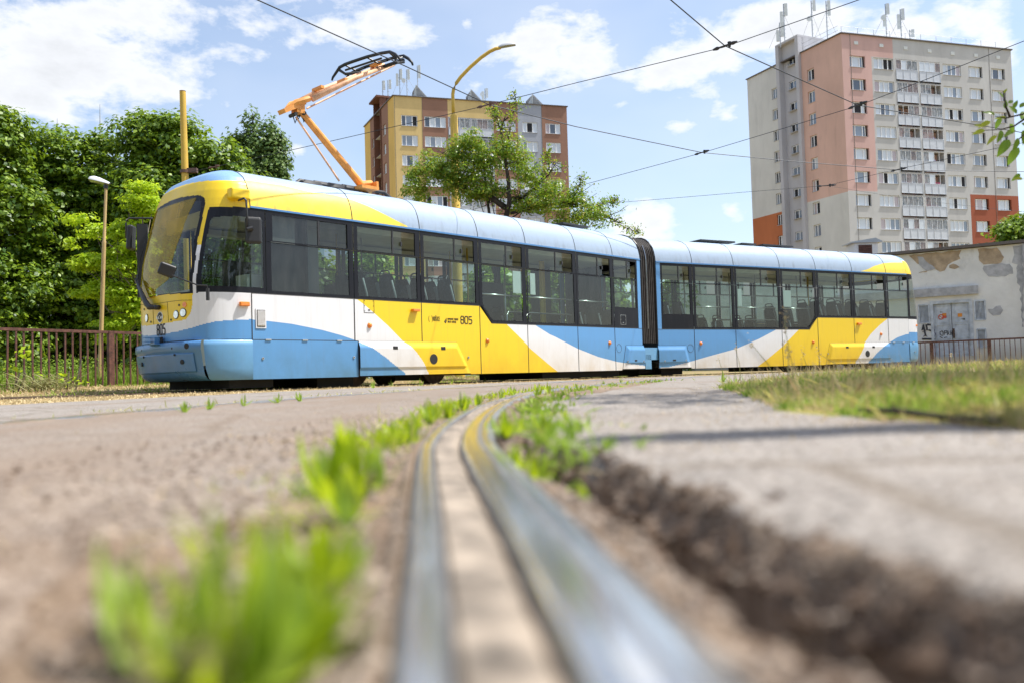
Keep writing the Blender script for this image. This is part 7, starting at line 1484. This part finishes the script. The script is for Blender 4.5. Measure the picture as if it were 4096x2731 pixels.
# ------------------------------------------------------------ weeds along the rail
def blade_leaf(L, Wd, curl, mat, seg=7):
    mb = MB(); rows = []
    for i in range(seg+1):
        f = i/seg; a = curl*f; y = L*(math.sin(a)/curl if curl > .01 else f); z = L*((1-math.cos(a))/curl if curl > .01 else 0); ww = Wd/2*(math.sin(math.pi*min(1, f*.86+.14)))**.7; rows.append([(-ww, L*f-z*.25, -z*1.0+ww*.3), (0, L*f-z*.25, -z), (ww, L*f-z*.25, -z*1.0+ww*.3)])
    return mb.grid(rows).build('leaf', M[mat], smooth=True)
PROTO = {}
def weed(x, y, nl, L, Wd, label, mats=('weed',), stalks=0, spread=1.0, flat=False, seed=0, group='weeds growing along the rail'):
    R_ = random.Random(seed); z = gh(x, y); z = max(z, -.03); t = thing('weed_clump', (x, y, z), label, 'weed', group)
    for k in range(nl):
        key = (round(L, 3), round(Wd, 4), R_.choice((.5, .9, 1.3)), R_.choice(mats))
        if key not in PROTO: o = blade_leaf(*key[:2], key[2], key[3]); PROTO[key] = o; new = o
        else: new = child_copy(PROTO[key], 'leaf', t)
        new.parent = t; s = R_.uniform(.55, 1.1); new.scale = (s, s, s); a = R_.uniform(0, 6.283); tilt = R_.uniform(.25, 1.35)*spread; tilt = min(tilt, 1.45)
        yd = Vector((math.cos(a)*math.sin(tilt), math.sin(a)*math.sin(tilt), math.cos(tilt))); xd = yd.cross(Vector((math.cos(a), math.sin(a), .3)).cross(yd)).normalized(); xd = Vector((-math.sin(a), math.cos(a), R_.uniform(-.3, .3))); xd = (xd-yd*xd.dot(yd)).normalized(); zd = xd.cross(yd)
        new.rotation_euler = Matrix((xd, yd, zd)).transposed().to_euler(); new.location = (R_.uniform(-1, 1)*L*.12, R_.uniform(-1, 1)*L*.12, 0)
    if stalks:
        V = []; mb = MB()
        for k in range(stalks):
            a = R_.uniform(0, 6.28); h = L*R_.uniform(.9, 1.6); p = np.array((x+R_.uniform(-.3, .3)*L, y+R_.uniform(-.3, .3)*L, z)); e = p+np.array((math.cos(a)*h*.3, math.sin(a)*h*.2, h)); mb.tube([p, (p+e)/2+np.array((0, 0, .08*h)), e], [.0008, .0007, .0005], 4)
            for f in np.linspace(.5, 1, 26): c = p+(e-p)*f; V.append(c+rng.normal(size=3)*.0018)
        mb.build('stalk', M['weedpale'], t); V = np.array(V); fastmesh('seed_head', leaf_quads(V, rng.normal(size=V.shape), .006, .5), 4, M['weedpale'], t)
    return t
def gp(x, y, h=.0): q = atH(PQ(x, y), h); return q[0], q[1]
W_ = [(500, 1480, 42, .074, .010, 'big blurred grass clump filling the lower left corner', 0, 1.45), (330, 1430, 12, .060, .007, 'smaller blurred tuft at the left side of the big clump', 0, .9), (650, 1440, 22, .050, .013, 'blurred broad-leaved plant right of the big clump', 0, 1.2), (740, 1290, 22, .040, .012, 'round-leaved weed halfway up the left rail edge', 0, 1.2), (800, 1180, 14, .04, .008, 'low weed just under the pale leaf beside the rail', 0, 1.2), (785, 1115, 30, .080, .019, 'bright long-leaved weed clump left of the rail at mid height', 0, 1.45), (862, 1095, 16, .050, .010, 'narrow upright leaves touching the rail, right of the bright clump', 0, 1.2),
      (950, 1000, 24, .055, .006, 'small leafy tuft where the rail lip ends', 0, 1.0), (990, 968, 26, .062, .007, 'leafy weed on the left side of the rail bend', 0, 1.0), (1030, 955, 26, .065, .007, 'middle weed in the row left of the bend', 0, 1.0), (1065, 940, 26, .07, .008, 'weed with one tall leaf in the row left of the bend', 0, .9), (1100, 928, 22, .062, .008, 'low weed before the far part of the bend', 0, 1.0), (1150, 912, 10, .06, .009, 'far weed on the outer side of the bend', 0, 1.0), (1180, 905, 10, .06, .009, 'farther weed on the outer side of the bend', 0, 1.0),
      (1135, 985, 30, .05, .007, 'round clump on the right side of the rail at the bend', 0, 1.3), (1160, 1015, 28, .045, .007, 'weed clump hugging the right rail edge', 0, 1.3), (1205, 995, 30, .046, .007, 'spreading weed between rail and tarmac', 0, 1.3), (1245, 1005, 28, .044, .007, 'weed growing over the broken tarmac corner', 0, 1.3), (1185, 1055, 22, .036, .006, 'sparse pale weed on the earth right of the rail', 0, 1.4), (1230, 1065, 20, .034, .006, 'sparse weed against the dark tarmac edge', 0, 1.4), (1340, 1110, 4, .028, .007, 'single yellow-green sprout on the tarmac edge', 0, .4), (1300, 968, 6, .030, .006, 'tiny weed alone on the right tarmac', 0, 1.3),
      (1235, 908, 16, .075, .011, 'bright green tuft growing over the rail at the far bend', 0, 1.0), (1262, 903, 12, .07, .010, 'tuft beside the bright one at the far bend', 0, 1.0), (1300, 893, 14, .06, .010, 'tuft between rail and tarmac past the bend', 0, 1.2), (1340, 888, 14, .06, .010, 'tuft along the distant rail', 0, 1.2), (1385, 882, 12, .06, .010, 'distant low tuft along the rail', 0, 1.2), (1425, 877, 10, .07, .011, 'most distant tuft along the rail', 0, 1.2)]
for i, (x, y, nl, L, Wd, lab, st, sp) in enumerate(W_): X, Y = gp(x, y, -.006); weed(X, Y, nl, L, Wd, lab, ('weed', 'weed', 'ggreen'), st, sp, seed=i)
X, Y = gp(560, 1500, .0); 
for i, (x, y, L, lab) in enumerate(((400, 1480, .048, 'pale blurred seed stalks leaning left over the big clump'), (520, 1430, .062, 'pale blurred seed stalks standing above the big clump'), (820, 1110, .035, 'thin stalks behind the bright clump'))): X, Y = gp(x, y, 0); weed(X, Y, 2, L*.6, .003, lab, ('weedpale',), 5, .5, seed=60+i, group='blurred seed stalks')
# small plants in the earth by the outer rail, in the tarmac near the tram
def tufts(pix, name, label, sz, n=10, mat='ggreen'):
    for i, (x, y) in enumerate(pix):
        X, Y = gp(x, y); weed(X, Y, n, sz*(Y/6)**.5, .010*(Y/6)**.5, label[i], (mat,), 0, 1.2, seed=100+i+int(x), group='small weeds in the tarmac cracks')
tufts([(425, 946), (480, 938), (560, 931), (635, 924), (690, 919)], '', ['low weed at the left end of the outer rail', 'second low weed on the outer rail', 'reddish low weed on the outer rail', 'weed where the outer rail starts to shine', 'weed just past the start of the shining outer rail'], .07, 12)
tufts([(858, 890), (905, 886), (965, 884), (1035, 880), (1115, 876), (1150, 874)], '', ['tiny sprout below the bogie cover', 'tiny sprout right of the bogie', 'sprout below the yellow side panels', 'sprout below the slanted yellow stripe', 'sprout under the white panel', 'sprout under the cream panel'], .09, 8)
tufts([(1245, 868), (1345, 868), (1360, 868)], '', ['upright sprout in front of the far panels', 'sprout in front of the pale blue coupling cover', 'sprout beside the coupling cover'], .13, 8)
tufts([(1690, 880), (1660, 876), (1720, 892)], '', ['green tuft at the tip of the verge', 'low tuft behind the verge tip', 'tuft on the near side of the verge tip'], .09, 14)
t = None
for i, (x0, y0, x1, y1, Y, lab) in enumerate(((1801, 728, 1809, 880, 3.2, 'tall blurred flower stalk with brown heads before the yellow stripe'), (1726, 790, 1790, 870, 4, 'thin stalk leaning left across the white band'), (1812, 800, 1818, 880, 3.4, 'second flower stalk close to the tallest one'), (1650, 822, 1660, 868, 6, 'short dry stalk near the verge tip'), (1845, 815, 1850, 870, 4.5, 'short stalk before the slanted window corner'), (1880, 812, 1950, 850, 5, 'grass stalk bending left before the rear bogie cover'), (1690, 800, 1700, 866, 5, 'dry stalk before the white band'), (2185, 815, 2195, 850, 7, 'reddish dry stalk before the right railing'))):
    a, b = at(x0, y0, Y), at(x1, y1, Y); z = gh(b[0], b[1]); b[2] = z; t = thing('meadow_stalk', tuple(b), lab, 'grass stalk', 'tall dry stalks on the verge'); mb = MB(); mb.tube([b, (a+b)/2+np.array((.01, 0, .01)), a], [.0022, .0016, .001], 5); mb.build('stem', M['weedpale'], t)
    V = a+rng.normal(size=(16, 3))*np.array((.006, .006, .018)); 
    if i in (0, 2): V = np.concatenate([V, a+(b-a)*.2+rng.normal(size=(12, 3))*.010, a+(b-a)*.4+rng.normal(size=(12, 3))*.010])
    fastmesh('flower_head', leaf_quads(V, rng.normal(size=V.shape), .010, .7), 4, M['gflower'] if 'gflower' in M else M['gdry'], t)
# fallen twig on the verge edge
tw0 = [gp(1975, 938, .02), gp(2060, 948, .02), gp(2180, 952, .02), gp(2300, 962, .02)]; t = thing('fallen_twig', (*tw0[0], .02), 'dark fallen twig lying along the near edge of the dry verge', 'twig'); mb = MB(); mb.tube([(x, y, gh(x, y)+.012+.006*math.sin(i*2)) for i, (x, y) in enumerate(tw0)], [.004, .005, .004, .003], 6); mb.build('wood', M['bark'], t)
mb = MB(); x, y = tw0[1]; mb.tube([(x, y, gh(x, y)+.012), (x-.02, y-.03, gh(x, y)+.03)], [.003, .0015], 5); mb.build('side_twig', M['bark'], t)
# grit and stones: near the rail and scattered over the tarmac
def stones(n, f, s0, s1, mat, name, zoff=0):
    P = f(n); n = len(P); z = ghv(P[:, 0], P[:, 1]); s = np.exp(rng.uniform(math.log(s0), math.log(s1), n)); base = np.array([(1, 0, 0), (-.5, .87, 0), (-.5, -.87, 0), (0, 0, 1), (0, 0, -1)], float); tri = [(0, 1, 3), (1, 2, 3), (2, 0, 3), (1, 0, 4), (2, 1, 4), (0, 2, 4)]
    V = base[None]*s[:, None, None]*rng.uniform(.55, 1.2, (n, 5, 1))*np.array((1, 1, .6)); a = rng.uniform(0, 6.28, n); c, sn = np.cos(a)[:, None], np.sin(a)[:, None]; x = V[..., 0]*c-V[..., 1]*sn; y = V[..., 0]*sn+V[..., 1]*c; V = np.stack([x, y, V[..., 2]], -1)+np.column_stack([P, z+s*.25+zoff])[:, None]
    F = V[:, tri].reshape(-1, 3); return tag(fastmesh(name, F, 3, M[mat]), kind='stuff')
M['stone'] = mat_simple('stone_grit', (.30, .24, .19), .9, var=.45, vscale=60)
def near_pts(n): y = np.exp(rng.uniform(math.log(.22), math.log(2.5), n)); x = _cr(y)+np.where(rng.random(n) < .5, -.065-rng.random(n)**1.3*.35*np.clip(y, .3, 1), .064+rng.random(n)*np.maximum(edgeX(y)-_cr(y)-.07, .02)); return np.column_stack([x, y])
stones(9000, near_pts, .0012, .0055, 'stone', 'gravel'); stones(260, near_pts, .006, .013, 'stone', 'rubble_stones', -.003)
def clod_pts(n): y = np.exp(rng.uniform(math.log(.22), math.log(1.5), n)); xe = edgeX(y)+.016*fbm(y*0+1, y, 18, 4, 5)+.03*fbm(y*0+4, y, 5, 2, 9)*sstep(0, .5, y); return np.column_stack([xe+rng.normal(.004, .016, n), y])
M['clod'] = mat_simple('earth_clods', (.12, .08, .055), .95, var=.5, vscale=40)
stones(1500, clod_pts, .003, .012, 'clod', 'earth_clods', -.004); stones(2500, clod_pts, .0012, .004, 'stone', 'edge_gravel')
def bed_pts(n): y = np.exp(rng.uniform(math.log(.22), math.log(1.4), n)); a = _cr(y)+.066; return np.column_stack([a+rng.random(n)*np.maximum(edgeX(y)-a, .02), y])
stones(1200, bed_pts, .002, .009, 'clod', 'earth_clods', -.002)
def left_pts(n): y = np.exp(rng.uniform(math.log(.22), math.log(1.6), n)); return np.column_stack([_cr(y)-.066-rng.random(n)*.55*np.clip(y, .35, 1), y])
stones(2000, left_pts, .0015, .006, 'clod', 'earth_clods', -.001)
def tar_pts(n): y = np.exp(rng.uniform(math.log(.5), math.log(9), n)); x = rng.uniform(-.62, .62, n)*y; m_ = (abs(x-_cr(y)) > .08) & (x < vergeX(y)); return np.column_stack([x, y])[m_]
stones(4000, tar_pts, .0008, .0028, 'stone', 'scattered_grit')
def straw_pts(n): y = np.exp(rng.uniform(math.log(.8), math.log(12), n)); x = np.where(rng.random(n) < .5, vergeX(y)-np.abs(rng.normal(0, .12, n)), _cr(y)+rng.normal(0, .35, n)); return np.column_stack([x, y])
P = straw_pts(1500); P = P[abs(P[:, 0]-_cr(P[:, 1])) > .07]; blades('straw_bits', P, np.full(len(P), .014), np.full(len(P), .0018), 2.0, 'gdry')
# stub of earth tufts along rails
def rp(n, off, sp, y0, y1): y = np.exp(rng.uniform(math.log(y0), math.log(y1), n)); return np.column_stack([_cr(y)+off+rng.normal(0, sp, n), y])
P = np.concatenate([rp(1000, -.14, .05, 1.1, 9), rp(600, .15, .05, 1.3, 9), rp(260, -1.62, .06, 3, 8)]); P = P[(abs(P[:, 0]-_cr(P[:, 1])) > .075) & (fbm(P[:, 0], P[:, 1], 3, 2, 88) > -.1)]
blades('rail_side_grass', P, np.clip(rng.lognormal(math.log(.022), .5, len(P)), .006, .06), np.maximum(.0025, .0012*P[:, 1]), .8, 'gmix')

# ------------------------------------------------------------ trees across the street behind the camera: they darken the windows' reflections
for i, (x, y, r, h) in enumerate(((-46, -20, 7, 13), (-33, -27, 7, 14), (-20, -30, 7.5, 14), (-7, -31, 7, 15), (6, -30, 7.5, 16), (19, -29, 7, 16), (31, -25, 7.5, 16), (42, -18, 7, 15), (50, -7, 7, 14))):
    tree('street_tree', ['westmost', 'second', 'third', 'fourth', 'middle', 'sixth', 'seventh', 'eighth', 'eastmost'][i]+' tree of the row across the street, mirrored in the tram windows', [(np.array((x, y, h*.62)), np.array((r, r*.8, h*.40))), (np.array((x+2, y, h*.35)), np.array((r, r*.8, h*.3))), (np.array((x-2.5, y+1, h*.3)), np.array((r, r*.7, h*.3)))], (x, y), 420, 26, 1.0, .55, ['maple2'], .25, 'tree row across the street', branches=8)

def strip_pts(n, off, sp, y0, y1, th): y = np.exp(rng.uniform(math.log(y0), math.log(y1), n)); P = np.column_stack([_cr(y)+off*(1+.12*y)+np.abs(rng.normal(0, sp, n))*np.sign(off)*(1+.15*y), y]); return P[fbm(P[:, 0], P[:, 1], 6, 3, 90) > th]
for n, off, sp, y0, y1, th in ((1300, -.085, .035, 1.25, 8, .0), (800, .085, .045, 1.0, 3.2, .0), (600, .10, .05, 3.2, 10, .0)):
    P = strip_pts(n, off, sp, y0, y1, th); blades('low_weeds', P, rng.uniform(.012, .042, len(P))*(1+.04*P[:, 1]), rng.uniform(.004, .008, len(P))*(1+.12*P[:, 1]), .8, 'weed' if off < 0 else 'ggreen')
P = strip_pts(500, -.09, .05, .5, 1.2, .0); blades('low_weeds', P, rng.uniform(.008, .022, len(P)), rng.uniform(.002, .004, len(P)), .9, 'weed')
P = strip_pts(300, -.10, .10, .4, 2.5, -.1); blades('straw_bits', P, np.full(len(P), .02), np.full(len(P), .0015), 2.5, 'gdry')
